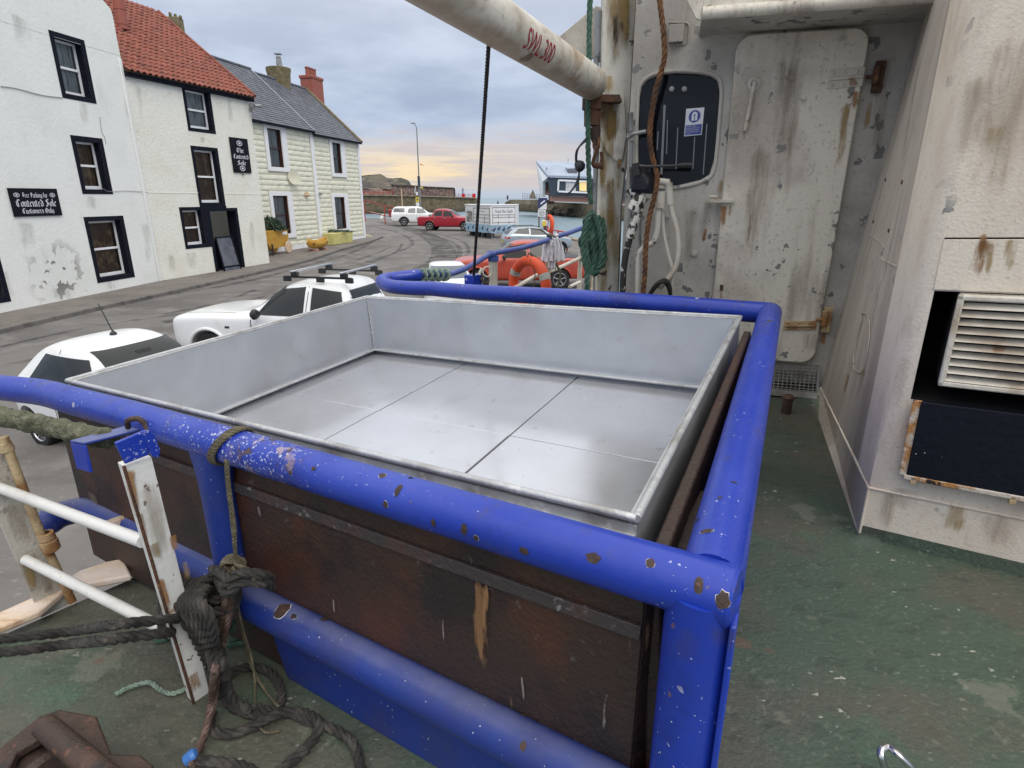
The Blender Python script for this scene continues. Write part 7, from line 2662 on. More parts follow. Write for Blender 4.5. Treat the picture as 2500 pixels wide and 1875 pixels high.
s0, s1_ = sol(Z4(1200, 0)[0]), sol(Z4(972, 0)[0])
print('text axial', s0, s1_)
tocam = (CAM - (bA + dB * s0)).normalized()
X_ = -dB
tc_ = (tocam - dB * tocam.dot(dB)).normalized()
up_ = dB.cross(tc_)
if up_.z < 0:
    up_ = -up_
bm = bmesh.new()
bvs = [bm.verts.new(q) for q in vs_]
for f in fs_:
    try:
        bm.faces.new([bvs[i] for i in f])
    except ValueError:
        pass
bmesh.ops.triangulate(bm, faces=bm.faces[:])
for _ in range(4):
    bmesh.ops.subdivide_edges(bm, edges=[e for e in bm.edges if e.calc_length() > .07], cuts=1)
    bmesh.ops.triangulate(bm, faces=bm.faces[:])
Lt = abs(s1_ - s0)
rad = .1145
hgt = .105
mb = MB()
bm.verts.index_update()
vv = []
for q in bm.verts:
    x = (q.co.x - bb[0]) / (bb[2] - bb[0])
    y = (q.co.y - bb[1]) / (bb[3] - bb[1])
    th = (y - .5) * hgt / rad + .12
    vv.append(bA + dB * (s1_ - Lt * x) + (tc_ * math.cos(th) + up_ * math.sin(th)) * rad)
mb.add(vv, [tuple(v_.index for v_ in f.verts) for f in bm.faces])
bm.free()
mb.build('lettering', 'red_letter', bm_, smooth=False)

# wire from boom to socket
a = sb + V((.0, 0, .02))
wtop = dy(Z4(757, 350), 0)
r_ = ray(Z4(757, 352))
s_ax = axial(Z4(757, 300))
wt_ = bA + dB * s_ax
mb = MB()
mb.rope([wt_, a], .0115, n=6, pitch=.06)
tag(mb.build('wire_stay', 'wire_black'), 'taut dark wire rope running from the boom down to the blue socket', 'wire')
print('wire', wt_, a)

# green rope hanging and its coil
gy = MY - .16
gr = thing('green_rope', bz(dy(K(1275, 600), gy).x, gy), 'green rope hanging down the mast and coiled in a hank', 'rope')
mb = MB()
mb.rope([dy(Z4(*p), gy) for p in ((1625, -300), (1628, 0), (1622, 200), (1620, 480), (1610, 900), (1612, 1200), (1622, 1500), (1635, 1650))], .020, n=6)
mb.build('hanging_fall', 'rope_green', gr)
mb = MB()
random.seed(2)
for k in range(5):
    x0 = 92 + k * 20
    dep = gy - .05 - .05 * math.sin(k * 1.3)
    yt, yb = 1140 + 12 * abs(k - 2), 1470 - 24 * abs(k - 2) + random.randint(-30, 10)
    Pn = [(x0 + 20, yt), (x0 + 5 - k * 2, yt + 100), (x0 - 10, (yt + yb) / 2), (x0 + 5, yb - 60), (x0 + 25, yb), (x0 + 38, yb - 50), (x0 + 30, (yt + yb) / 2), (x0 + 35, yt + 80), (x0 + 20, yt)]
    mb.rope(cr([dy(Z5(*p), dep + random.uniform(-.015, .015)) for p in Pn], 4), .025, n=6)
mb.rope(cr([dy(Z5(*p), gy - .12) for p in ((150, 1130), (120, 1170), (95, 1300), (110, 1420), (150, 1455), (190, 1400), (185, 1260), (160, 1150))], 5), .022, n=5)
mb.rope(cr([dy(Z5(*p), gy - .12) for p in ((110, 1300), (115, 1400), (118, 1540), (118, 1600))], 5), .023, n=5)
mb.build('coil', 'rope_green', gr)
# grey pipe and black cable by the mast
mb = MB()
mb.tube([dy(Z5(165, 300), MY + .1), dy(Z5(160, 1560), MY + .1)], .022, 10)
mb.tube([dy(Z5(178, 60), MY + .12), dy(Z5(178, 330), MY + .12)], .03, 10)
tag(mb.build('mast_pipe', 'grey_metal'), 'dull grey conduit pipe running down the left side of mast', 'pipe')
mb = MB()
mb.tube(cr([dy(Z5(*p), gy - .05) for p in ((115, 735), (70, 790), (60, 850), (75, 900), (65, 960), (30, 1020), (-5, 1040))], 6), .007, 8)
mb.tube(cr([dy(Z5(*p), gy - .06) for p in ((110, 750), (62, 800), (56, 860), (70, 905), (72, 960), (40, 1010))], 6), .006, 8)
mb.lathe([(0, -.04), (.035, -.03), (.045, 0), (.03, .03), (0, .045)], dy(Z5(78, 885), gy - .05), (1, .2, .3), 12)
tag(mb.build('knotted_cable', 'black_tape'), 'black cable with a knot hanging left of the mast', 'cable')
# white plates behind boom
mb = MB()
mb.prism([dy(Z4(*p), MY + .45) for p in ((1340, 330), (1590, 115), (1680, 45), (1725, 60), (1720, 480), (1600, 470))], (0, .03, 0))
tag(mb.build('splinter_plate', 'ship_white', bevel=.005), 'white triangular plate standing behind boom and mast', 'plate')

# ------------------------------------------------------------------ wheelhouse wall with door
WO = bp(K(1700, 852), 0)
WU = V((.965, -.26, 0)).normalized()
WN = V((WU.y, -WU.x, 0))     # faces the camera
if WN.dot(CAM - WO) < 0:
    WN = -WN


def wp(p, off=0):
    q = pl(p, WO + WN * off, WN)
    return q


def wl(q):
    return (q - WO).dot(WU), q.z


wh = thing('wheelhouse', bz(WO.x, WO.y), 'weathered off-white steel wheelhouse wall with chipped paint', 'wheelhouse')
ul = (wp(K(1372, 300)) - WO).dot(WU) - .05
ur_ = (wp(K(1990, 60)) - WO).dot(WU) + .3
WP = lambda u, z, d=0: V((WO.x + WU.x * u + WN.x * d, WO.y + WU.y * u + WN.y * d, z))
# window opening outline
wout = [Z5(395, 520), Z5(408, 462), Z5(440, 425), Z5(500, 398), (Z5(600, 388)), Z5(700, 392), Z5(775, 405), Z5(812, 430), Z5(824, 480), Z5(818, 600), Z5(795, 850), Z5(770, 930), Z5(720, 960), Z5(600, 988), Z5(480, 985), Z5(410, 940), Z5(388, 860), Z5(388, 700)]
wo3 = [wp(p) for p in wout]
uz_ = [wl(q) for q in wo3]
# wall with hole: triangulated with bmesh fill
bm = bmesh.new()
outer = [bm.verts.new(WP(u, z)) for u, z in ((ul, bz(WO.x, WO.y).z - .1), (ur_, bz(WO.x, WO.y).z - .1), (ur_, 5.2), (ul, 5.2))]
holev = [bm.verts.new(WP(u, z)) for u, z in uz_]
es = [bm.edges.new((outer[i], outer[(i + 1) % 4])) for i in range(4)] + [bm.edges.new((holev[i], holev[(i + 1) % len(holev)])) for i in range(len(holev))]
bmesh.ops.triangle_fill(bm, edges=es, use_beauty=True)
mb = MB()
bm.verts.index_update()
mb.add([v_.co.copy() for v_ in bm.verts], [tuple(v_.index for v_ in f.verts) for f in bm.faces])
bm.free()
n = len(wo3)
mb.add(wo3 + [q - WN * .06 for q in wo3], [(i, (i + 1) % n, n + (i + 1) % n, n + i) for i in range(n)])
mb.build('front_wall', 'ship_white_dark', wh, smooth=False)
mb = MB()
ctr = sum(wo3, V((0, 0, 0))) / n
mb.tube(cr([ctr + (q - ctr) * 1.035 + WN * .004 for q in wo3], 3, closed=True), .014, 8, closed=True)
mb.build('window_frame', 'ship_white_dark', wh)
mb = MB()
mb.add([q - WN * .03 for q in wo3] + [q - WN * .036 for q in wo3], [tuple(range(n)), tuple(range(n, 2 * n))[::-1]])
wg = mb.build('window_pane', 'glass_dark', wh, smooth=False)
# pale strips set behind the pane's face stand in for reflections
mb = MB()
for k, (x, x2, y0_, y1_) in enumerate(((530, 512, 560, 930), (545, 540, 640, 820), (600, 590, 680, 900), (690, 680, 730, 900), (755, 735, 660, 930), (495, 490, 700, 800))):
    a, b = wp(Z5(x, y0_), -.02), wp(Z5(x2, y1_), -.02)
    mb.beam(a, b, .007 if k != 0 else .016, .004, up=WN)
mb.build('painted_reflection', 'pole_grey', wg, smooth=False)
for x in (568, 635):
    MB().lathe([(0, .012), (.017, .008), (.02, 0), (.02, -.004)], wp(Z5(x, 475), -.02), WN, 14).build('wiper_bolt', 'grey_metal', wg)
mb = MB()
mb.add([WP(ul, 1.0, -1.2), WP(ur_, 1.0, -1.2), WP(ur_, 5.2, -1.2), WP(ul, 5.2, -1.2), WP(ul, 1.0, -.07), WP(ul, 5.2, -.07), WP(ur_, 5.2, -.07), WP(ur_, 1.0, -.07)], [(0, 1, 2, 3), (0, 3, 5, 4), (1, 7, 6, 2), (3, 2, 6, 5)])
mb.build('cabin_interior', 'dark', wh, smooth=False)
# safety sticker
sq = [wp(Z5(*p), -.024) for p in ((633, 727), (727, 718), (742, 572), (645, 580))]
st = thing('safety_sticker', sq[0], 'white and blue lifejacket safety sticker inside the wheelhouse window', 'sticker')
MB().add(sq, [(0, 1, 2, 3)]).build('sticker_sheet', 'sticker_white', st, smooth=False)


def sqp(u, v_, l=0):
    return sq[0] * (1 - u) * (1 - v_) + sq[1] * u * (1 - v_) + sq[2] * u * v_ + sq[3] * (1 - u) * v_ + WN * l


MB().add([sqp(.04, .03, .001), sqp(.96, .03, .001), sqp(.96, .40, .001), sqp(.04, .40, .001)], [(0, 1, 2, 3)]).build('blue_field', 'sticker_blue', st, smooth=False)
MB().add([sqp(.5 + .33 * math.cos(a), .70 + .23 * math.sin(a), .001) for a in [2 * math.pi * i / 28 for i in range(28)]], [tuple(range(28))]).build('blue_disc', 'sticker_blue', st, smooth=False)
mb = MB()
mb.add([sqp(.5 + x, .70 + y, .002) for x, y in ((-.16, -.15), (-.03, -.16), (-.02, -.02), (-.05, .04), (0, .10), (.05, .04), (.02, -.02), (.03, -.16), (.16, -.15), (.16, .06), (.11, .14), (0, .17), (-.11, .14), (-.16, .06))], [tuple(range(14))])
mb.build('lifejacket', 'sticker_white', st, smooth=False)
SX, SY = (sq[1] - sq[0]).normalized(), (sq[3] - sq[0]).normalized()
Ws = (sq[1] - sq[0]).length
for s_, u, v_, wf_ in (('Vessel rules/', .08, .33, .55), ('Lifejackets to be worn', .08, .25, .75), ('by all persons on deck', .08, .19, .72), ('Life saving equipment', .08, .12, .74), ('on site', .08, .06, .25)):
    text_on(s_, sqp(u, v_, 0), SX, SY, WN, 'sticker_white', st, width=Ws * wf_, lift=.002)

# bolt cleats, hinge brackets, lamp plate on wall
lpq = wp(Z5(592, 183), 0)
mb = MB()
mb.obox(lpq + WN * .02, WU * .05, V((0, 0, .055)), WN * .02)
mb.tube(fillet([WP(*wl(wp(Z5(*p))), .006) for p in ((545, 120), (665, 122), (650, 240), (560, 240), (545, 120))], .04), .006, 6)
mb.build('lamp_plate', 'ship_white_dark', wh, bevel=.006)
# door
dcor = [B1(330, 1345), B1(325, 1560), B1(560, 1630), B1(790, 1500), B1(830, 1350), B1(880, 1150), B1(950, 850), B1(1005, 480), B1(1052, 180), B1(1060, 115), B1(800, 128), B1(560, 140), B1(490, 150), B1(462, 185), B1(440, 420), B1(400, 740), B1(365, 1010)]
bl, br = wl(wp(B1(318, 1560))), wl(wp(B1(795, 1500)))
tl_, tr2 = wl(wp(B1(462, 150))), wl(wp(B1(1058, 112)))
zbd = wl(wp(C_(1500, 640)))[1]
dl_ = (bl[0] + tl_[0]) / 2
dr_ = (br[0] + tr2[0]) / 2
ztd = (tl_[1] + tr2[1]) / 2
print('door', dl_, dr_, zbd, ztd, bl, br, tl_, tr2)
dr = thing('wheelhouse_door', WP((dl_ + dr_) / 2, zbd), 'chipped off-white steel door with pipe handle and rusty hinges', 'door')
rc = .10
cor = []
for (cx2, cz2, a0_) in ((bl[0] + .12, zbd + rc, 180), (br[0] - .06, zbd + rc, 270), (tr2[0] - rc, ztd - .02 - rc, 0), (tl_[0] + rc, ztd - rc - .02, 90)):
    for k in range(7):
        a = R(a0_ + k * 15)
        cor.append(WP(cx2 + rc * math.cos(a), cz2 + rc * math.sin(a), .004))
mb = MB()
mb.prism(cor, WN * .045)
mb.build('door_leaf', 'ship_white', dr, bevel=.01)
mb = MB()
a, b = wp(B1(538, 375), .07), wp(B1(495, 590), .07)
mb.tube([a, b], .014, 10)
mb.tube([a, a - WN * .03], .016, 10)
mb.lathe([(.035, 0), (.042, .01), (.03, .016), (.02, .01)], a - WN * .02, WN, 18)
mb.build('handle', 'hose_white', dr)


def strap_hinge(p0, p1, kn, hgt):
    a, b = wp(p0, .052), wp(p1, .052)
    mb = MB()
    mb.obox((a + b) / 2, (b - a) / 2, V((0, 0, hgt / 2)), WN * .006)
    mb.obox((a + b) / 2 + WN * .012, (b - a) / 2 * .95, V((0, 0, hgt * .09)), WN * .010)
    for t_ in (.12, .45, .78):
        for s_ in (-1, 1):
            mb.lathe([(.012, 0), (.010, .008), (0, .011)], a.lerp(b, t_) + V((0, 0, s_ * hgt * .33)) + WN * .006, WN, 8)
    h_ = mb.build('hinge', 'rust_yellow' if kn[1] > 1000 else 'grille', dr, bevel=.003)
    c = wp(B1(*kn), .05)
    mb = MB()
    mb.tube([c - V((0, 0, .045)), c + V((0, 0, .07))], .022, 12)
    mb.obox(c + WU * .02 - WN * .02, WU * .03, V((0, 0, .095)), WN * .012)
    mb.tube([c, c - WU * .06], .013, 8)
    mb.build('hinge_knuckle', 'rust' if kn[1] < 1000 else 'rust_yellow', h_, bevel=.003)


strap_hinge(B1(870, 358), B1(1030, 345), (1085, 345), .115)
strap_hinge(C_(1420, 400), C_(1640, 400), (853, 1440), .07)
mb = MB()
a, b = wp(B1(330, 905), .06), wp(B1(445, 905), .06)
mb.obox((a + b) / 2, (b - a) / 2, V((0, 0, .012)), WN * .03)
mb.tube([wp(B1(335, 885), .05), wp(B1(372, 885), .05)], .012, 8)
mb.build('door_stop', 'grille', dr, bevel=.004)
mb = MB()
q = wp(C_(1000, 145), .052)
mb.obox(q, WU * .012, V((0, 0, .022)), WN * .004)
mb.build('keyhole', 'rust_dark', dr)
mb = MB()
mb.add([wp(C_(990, 175), .0515), wp(C_(1008, 175), .0515), wp(C_(1002, 215), .0515), wp(C_(994, 215), .0515)], [(0, 1, 2, 3)])
mb.build('rust_run', 'rust_yellow', dr)
q = wp(Z5(690, 1352), 0)
MB().lathe([(.028, 0), (.026, .012), (.012, .016), (0, .017)], q, WN, 14).build('wall_bolt', 'ship_white_dark', wh)

for pa, pb2, w_, m_, o_ in ((B1(535, 400), B1(490, 640), .07, 'stain_ochre', .053), (B1(498, 560), B1(482, 680), .04, 'stain_rust', .053), (B1(1000, 400), B1(985, 520), .09, 'stain_rust', .053), (B1(400, 915), B1(395, 1060), .07, 'stain_rust', .053), (B1(430, 915), B1(415, 1000), .05, 'stain_ochre', .053),
                         (B1(330, 880), B1(300, 1120), .09, 'stain_dark', .004), (B1(320, 1020), B1(305, 1110), .035, 'stain_rust', .004), (B1(960, 420), B1(900, 900), .08, 'stain_ochre', .053), (B1(700, 200), B1(660, 900), .2, 'stain_dark', .053), (B1(560, 600), B1(520, 1300), .18, 'stain_dark', .053),
                         (B1(390, 800), B1(370, 900), .05, 'stain_ochre', .004), (B1(1130, 200), B1(1080, 900), .1, 'stain_dark', .004), (C_(1600, 440), C_(1590, 620), .12, 'stain_dark', .053), (B1(1060, 420), B1(1030, 640), .06, 'stain_ochre', .004), (C_(1690, 430), C_(1670, 560), .06, 'stain_rust', .004),
                         (B1(250, 900), B1(240, 1300), .15, 'stain_dark', .004), (B1(180, 60), B1(160, 320), .16, 'stain_dark', .004)):
    stain(wp(pa, o_), wp(pb2, o_), w_, WN, m_, wh)
for pa, pb2, w_, m_ in ((Z4(1880, -90), Z4(1860, 560), .20, 'stain_mast'), (Z4(1900, -60), Z4(1890, 420), .12, 'stain_mast'), (Z4(1800, 780), Z4(1790, 1250), .16, 'stain_mast'), (Z4(1850, 1280), Z4(1830, 1700), .10, 'stain_ochre'), (Z4(1730, 1250), Z4(1730, 1659), .08, 'stain_mast'), (Z4(1850, 60), Z4(1840, 700), .09, 'stain_mast'), (Z4(1800, 850), Z4(1790, 1250), .12, 'stain_mast'), (Z4(1720, 880), Z4(1710, 1100), .08, 'stain_rust'), (Z4(1760, 1480), Z4(1755, 1600), .07, 'stain_rust'), (Z5(240, 900), Z5(235, 1400), .10, 'stain_mast'),
                         (Z4(1850, 770), Z4(1760, 900), .06, 'stain_rust'), (Z4(1870, 1280), Z4(1850, 1420), .05, 'stain_rust'), (Z4(1780, 600), Z4(1770, 780), .1, 'stain_ochre')):
    stain(dy(pa, MY - .034), dy(pb2, MY - .034), w_, (0, -1, 0), m_, ms)
# grating in front of the door
ga, gb, gc, gd_ = C_(1390, 700), C_(1645, 690), C_(1640, 875), C_(1370, 865)
gt = thing('step_grating', bz(*bp(C_(1500, 870), 0).xy), 'small pale plastic grating step below the wheelhouse door', 'grating')
GO = bp(C_(1640, 892), 0)
gzt = .2
a, b = GO - WU * .5, GO
zt_ = pl(C_(1645, 690), GO, WN).z
zb2 = GO.z
mb = MB()
GP = lambda u, v_, d=0: a.lerp(b, u) + V((0, 0, (zt_ - zb2) * v_)) - WN * (.08 * v_) + WN * d
for u in (0, 1):
    mb.beam(GP(u, .18), GP(u, 1), .016, .02, up=WN)
for v_ in (.18, 1.):
    mb.beam(GP(0, v_), GP(1, v_), .016, .02, up=WN)
mb.hexa([GP(0, 0, .01), GP(1.0, 0, .01), GP(1, .17, .01), GP(0, .17, .01), GP(0, 0, -.03), GP(1, 0, -.03), GP(1, .17, -.03), GP(0, .17, -.03)])
mb.build('grating_frame', 'grating', gt)
for i in range(1, 16):
    MB().beam(GP(i / 16, .18), GP(i / 16, 1), .005, .012, up=WN).build('grating_bar', 'grating', gt, smooth=False)
for i in range(1, 9):
    v_ = .18 + .82 * i / 9
    MB().beam(GP(0, v_), GP(1, v_), .005, .012, up=WN).build('grating_bar', 'grating', gt, smooth=False)
MB().add([GP(0, .18, -.04), GP(1, .18, -.04), GP(1, 1, -.04), GP(0, 1, -.04)], [(0, 1, 2, 3)]).build('backing', 'dark', gt)
q = bp(C_(1435, 990), 0)
mb = MB()
mb.tube([q, q + V((0, 0, .12))], .035, 12)
mb.lathe([(.035, .10), (.042, .12), (.03, .14), (0, .145)], q, (0, 0, 1), 12)
tag(mb.build('deck_fitting', 'rust_dark'), 'short rusty stub pipe on the deck by the grating', 'pipe')

# canopy above the door
mb = MB()
cy_ = -.75
cn = thing('wheelhouse_canopy', WP(0, 4.2), 'white overhanging canopy edge with rolled rim above the door', 'canopy')
a, b = pl(B1(303, 60), WO + WN * .55, WN), pl(B1(760, -60), WO + WN * .55, WN)
b = a + WU * 2.2
b.z = pl(B1(760, -60), WO + WN * .55, WN).z
zr2 = a.z
a = V((a.x, a.y, zr2))
b = a + WU * 2.6
mb.tube([a, b], .035, 16)
mb.build('rolled_rim', 'ship_white', cn)
mb = MB()
mb.hexa([a - WN * .6, b - WN * .6, b + WN * 0, a + WN * 0, a - WN * .6 + V((0, 0, .03)), b - WN * .6 + V((0, 0, .03)), b + V((0, 0, .03)), a + V((0, 0, .03))])
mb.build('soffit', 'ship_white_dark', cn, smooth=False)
mb = MB()
mb.prism([pl(B1(*p), WO + WN * .56, WN) for p in ((232, 0), (275, 85), (297, 92), (303, 40), (340, 20), (345, -60), (190, -70))], WN * -.02)
mb.hexa([a + V((.02, 0, .03)), b + V((0, 0, .03)), b + V((0, 0, .03)) - WN * .02, a + V((.02, 0, .03)) - WN * .02, a + V((.02, 0, .6)), b + V((0, 0, .6)), b + V((0, 0, .6)) - WN * .02, a + V((.02, 0, .6)) - WN * .02])
mb.build('fascia', 'ship_white', cn, bevel=.004)

# brown rope over the window
by = .16
mb = MB()
mb.rope(cr([wp(Z5(*p), by + .15) for p in ((500, -60), (508, 40), (525, 180), (530, 300), (505, 400), (478, 500), (458, 620), (450, 740), (465, 840), (490, 940), (475, 1050), (450, 1150), (430, 1300), (425, 1450), (415, 1570), (415, 1700))], 5), .019, n=6)
tag(mb.build('brown_rope', 'rope_brown'), 'rusty brown rope hanging in a curve across the wheelhouse window', 'rope')

# pipes / hydraulics cluster
hb = thing('hydraulic_hoses', bz(*wp(Z5(400, 1600), .3).xy), 'cluster of paint spattered hydraulic hoses and valves beside the mast', 'hoses')
W_ = lambda x, y, o=.22: wp(Z5(x, y), o)
mb = MB()
mb.tube(cr([W_(400, 1110), W_(380, 1160), W_(360, 1210), W_(345, 1270)], 4), .033, 14)
mb.lathe([(0, -.07), (.05, -.06), (.06, 0), (.05, .06), (0, .075)], W_(385, 1085), (.5, 0, 1), 14)
mb.tube([W_(345, 1000), W_(375, 1040), W_(420, 1045)], .035, 12)
mb.build('valve', 'hose_spot', hb)
mb = MB()
mb.tube(cr([W_(345, 1265), W_(325, 1350), W_(310, 1450), W_(305, 1600)], 4), .024, 12)
mb.build('hose', 'hose_dark', hb)
mb = MB()
mb.tube(cr([W_(510, 1030), W_(505, 1090), W_(495, 1150), W_(490, 1230), W_(470, 1290), W_(420, 1320), W_(392, 1360), W_(388, 1450), W_(385, 1620)], 5), .021, 12)
mb.tube([W_(512, 1020), W_(505, 1110)], .034, 12)
mb.build('hose', 'hose_white', hb)
mb = MB()
mb.tube(cr([W_(548, 970), W_(555, 1040), W_(570, 1130), W_(595, 1230), W_(605, 1330), W_(590, 1420), W_(545, 1490), W_(500, 1540)], 5), .019, 12)
mb.tube([W_(500, 968), W_(555, 975)], .026, 12)
mb.tube([W_(550, 975), W_(560, 1090)], .028, 12)
mb.build('hose', 'hose_white', hb)
mb = MB()
mb.tube(cr([W_(518, 1130, .19), W_(525, 1240, .19), W_(548, 1350, .19), W_(575, 1450, .19), W_(565, 1540, .19)], 5), .014, 10)
mb.build('hose', 'hose_white', hb)
mb = MB()
random.seed(4)
for k in range(8):
    mb.tube(cr([W_(440 + k * 8, 1590 - k * 12, .24), W_(480 + k * 8, 1520 - k * 4, .30), W_(530 + k * 4, 1500 + k * 4, .28), W_(560, 1560 + k * 3, .22)], 4), .014, 6)
mb.build('binding', 'rope_black', hb)
bwp = thing('black_wrap', W_(400, 960), 'black plastic wrapped around the valve heads with a lever', 'wrap')
bm = bmesh.new()
for k in range(90):
    a = 2 * math.pi * random.random()
    h_ = random.random()
    p = W_(395 + math.cos(a) * (75 - 20 * h_) + 30 * (1 - h_), 960 + (h_ - .5) * -150 + 10 * math.sin(a * 3), .22 + .07 * math.sin(a) + random.uniform(-.01, .02))
    bm.verts.new(p)
bmesh.ops.convex_hull(bm, input=bm.verts[:])
bmesh.ops.delete(bm, geom=[v_ for v_ in bm.verts if not v_.link_faces], context='VERTS')
bm.verts.index_update()
mb = MB()
mb.add([v_.co.copy() for v_ in bm.verts], [tuple(v_.index for v_ in f.verts) for f in bm.faces])
bm.free()
mb.build('wrap_bundle', 'black_tape', bwp, smooth=False)
mb = MB()
mb.tube([W_(375, 870, .3), W_(385, 935, .3)], .028, 10)
mb.tube([W_(395, 885, .32), W_(430, 888, .32), W_(600, 882, .32)], [.016, .012, .007], 8)
mb.tube([W_(600, 882, .32), W_(625, 880, .32), W_(680, 880, .32)], [.011, .016, .015], 10)
mb.build('lever', 'black_pla', bwp)
mb = MB()
mb.tube([W_(330, 720, .1), W_(430, 700, .1)], .014, 8)
mb.tube([W_(330, 735, .1), W_(360, 712, .1)], .02, 8)
mb.tube([W_(348, 600, .1), W_(350, 700, .1)], .02, 8)
mb.tube([W_(352, 760, .06), W_(345, 1200, .06)], .014, 8)
mb.tube([W_(400, 1110, .1), W_(395, 1600, .1)], .01, 8)
tag(mb.build('wall_bracket', 'grey_metal'), 'grey metal bracket and conduit between mast and window', 'bracket')

# ------------------------------------------------------------------ engine casing on the right
c0 = bp(K(1855, 1158), .0)
c1 = bp(K(1768, 905), 0)
c2 = bp(K(2212, 1245), 0)
sdir = (c1 - c0)
sdir.z = 0
sdir.normalize()
fdir = (c2 - c0)
fdir.z = 0
fdir.normalize()
cs = thing('deck_casing', c0, 'big off-white steel deck casing with grime streaks and vent opening', 'casing')
fN = V((fdir.y, -fdir.x, 0))
sN = V((-sdir.y, sdir.x, 0))
if sN.dot(CAM - c0) < 0:
    sN = -sN
print('casing', c0, c1, c2, sdir, fdir)
SLn_ = (c1 - c0).length
ZC = pl(K(1885, 1055), c0, fN).z - c0.z    # chine height
print('chine', ZC)
TOPZ = 3.2


def fpnt(u, z, d=0):
    q = c0 + fdir * u + fN * d
    return V((q.x, q.y, c0.z + .06 * (q.x - c0.x) + .015 * (q.y - c0.y) + z))


def fuz(p, d=0):
    q = pl(p, c0 + fN * d, fN)
    return (q - c0).dot(fdir), q.z - (c0.z + .06 * (q.x - c0.x) + .015 * (q.y - c0.y))


# opening on the front
oTL, oTR, oBL = fuz(K(2017, 628)), fuz(K(2212, 632)), fuz(K(1968, 862))
print('opening', oTL, oTR, oBL)
ou0 = (oTL[0] + oBL[0]) / 2
oz1, oz0 = oTL[1], oBL[1]
bTL, bBL, bBR = fuz(K(1990, 868), .05), fuz(K(1957, 1028), .05), fuz(K(2212, 1083), .05)
print('board', bTL, bBL, bBR)
FW = 2.2
rc_ = .072
mb = MB()
# front lower strake
# front with hole (u from rc_ upward)
us_ = [rc_, ou0, FW]
cells = [(rc_, ou0, ZC, TOPZ), (ou0, FW, ZC, oz0), (ou0, FW, oz1, TOPZ)]
for (a, b, z0_, z1_) in cells:
    mb.add([fpnt(a, z0_), fpnt(b, z0_), fpnt(b, z1_), fpnt(a, z1_)], [(0, 1, 2, 3)])
mb.build('front_plate', 'ship_white_front', cs, smooth=False)
# rounded upright corner and side plate
mb = MB()
cen = c0 + fdir * rc_
# centre of fillet: tangent to both faces
ncol_ = 9
ring_lo, ring_hi = [], []
pS = c0 + sdir * .26
pF = c0 + fdir * rc_
for k in range(ncol_):
    t_ = k / (ncol_ - 1)
    q = pS * (1 - t_) ** 2 + c0 * 2 * t_ * (1 - t_) + pF * t_ * t_
    lo = V((q.x, q.y, c0.z + .06 * (q.x - c0.x) + .015 * (q.y - c0.y) + ZC))
    # the rounding dies out at the chine
    lo2 = (pS * (1 - t_) + c0 * t_ * 1).lerp(c0, 0) if False else lo
    ring_lo.append(lo)
    ring_hi.append(V((lo.x, lo.y, lo.z + TOPZ - ZC)))
nseg = 10
vs_ = []
for j in range(nseg + 1):
    t_ = j / nseg
    for k in range(ncol_):
        s_ = k / (ncol_ - 1)
        sharp = (pS * (1 - 2 * s_) + c0 * 2 * s_) if s_ < .5 else (c0 * (2 - 2 * s_) + pF * (2 * s_ - 1))
        p = ring_lo[k].lerp(ring_hi[k], t_)
        f_ = max(0, 1 - t_ * 6)
        p = V((p.x * (1 - f_) + sharp.x * f_, p.y * (1 - f_) + sharp.y * f_, p.z))
        vs_.append(p)
fs_ = [(j * ncol_ + k, j * ncol_ + k + 1, (j + 1) * ncol_ + k + 1, (j + 1) * ncol_ + k) for j in range(nseg) for k in range(ncol_ - 1)]
mb.add(vs_, fs_)
mb.build('corner_plate', 'ship_white_front', cs)
# side wall: from corner fillet to the wheelhouse wall, with top far corner surveyed
far_t = wp(K(1990, 60), 0)
far_b = wp(K(1772, 835), 0)
ex = far_t + (far_t - far_b) * .6
side = MB()
nS_, nT_ = 14, 14
lo0 = ring_lo[0]
hi0 = V((lo0.x, lo0.y, lo0.z + 3.0))
vs_ = []
for j in range(nT_ + 1):
    t_ = j / nT_
    a = lo0.lerp(hi0, t_)
    b = far_b.lerp(ex, t_)
    for i in range(nS_ + 1):
        vs_.append(a.lerp(b, i / nS_))
fs_ = [(j * (nS_ + 1) + i + 1, j * (nS_ + 1) + i, (j + 1) * (nS_ + 1) + i, (j + 1) * (nS_ + 1) + i + 1) for j in range(nT_) for i in range(nS_)]
side.add(vs_, fs_)
side.build('side_plate', 'ship_white_shaded_side', cs)
# lower strake (below chine) side and front
mb = MB()
fb2 = bp(K(1768, 905), 0)
cb_ = fpnt(0, 0)
ch = fpnt(0, ZC)
fb_top = far_b
mb.add([cb_, fb2, fb_top, ch], [(0, 3, 2, 1)])
mb.build('lower_side', 'ship_white_shaded_side', cs, smooth=False)
mb = MB()
mb.add([fpnt(0, .06), fpnt(FW, .06), fpnt(FW, ZC), fpnt(0, ZC)], [(0, 1, 2, 3)])
mb.add([fpnt(0, ZC), fpnt(rc_, ZC), fpnt(rc_, ZC + .001), fpnt(0, ZC + .001)], [(0, 1, 2, 3)])
mb.build('lower_front', 'ship_white_front', cs, smooth=False)
mb = MB()
mb.hexa([fpnt(0.1, 0, .006), fpnt(FW, 0, .006), fpnt(FW, 0, -.02), fpnt(0.1, 0, -.02), fpnt(0.1, .06, .003), fpnt(FW, .06, .003), fpnt(FW, .06, -.02), fpnt(.1, .06, -.02)])
mb.build('green_skirting', 'deck', cs, smooth=False)
# weld beads
mb = MB()
mb.tube([V(q) for q in resample([ch + fN * .003, fpnt(FW, ZC, .003)], .05)], .006, 8)
mb.tube([ch, fb_top.lerp(ch, .02)], .008, 8)
mb.tube([ch, cb_ + V((0, 0, .02))], .006, 8)
mb.build('weld_bead', 'ship_white_front', cs)
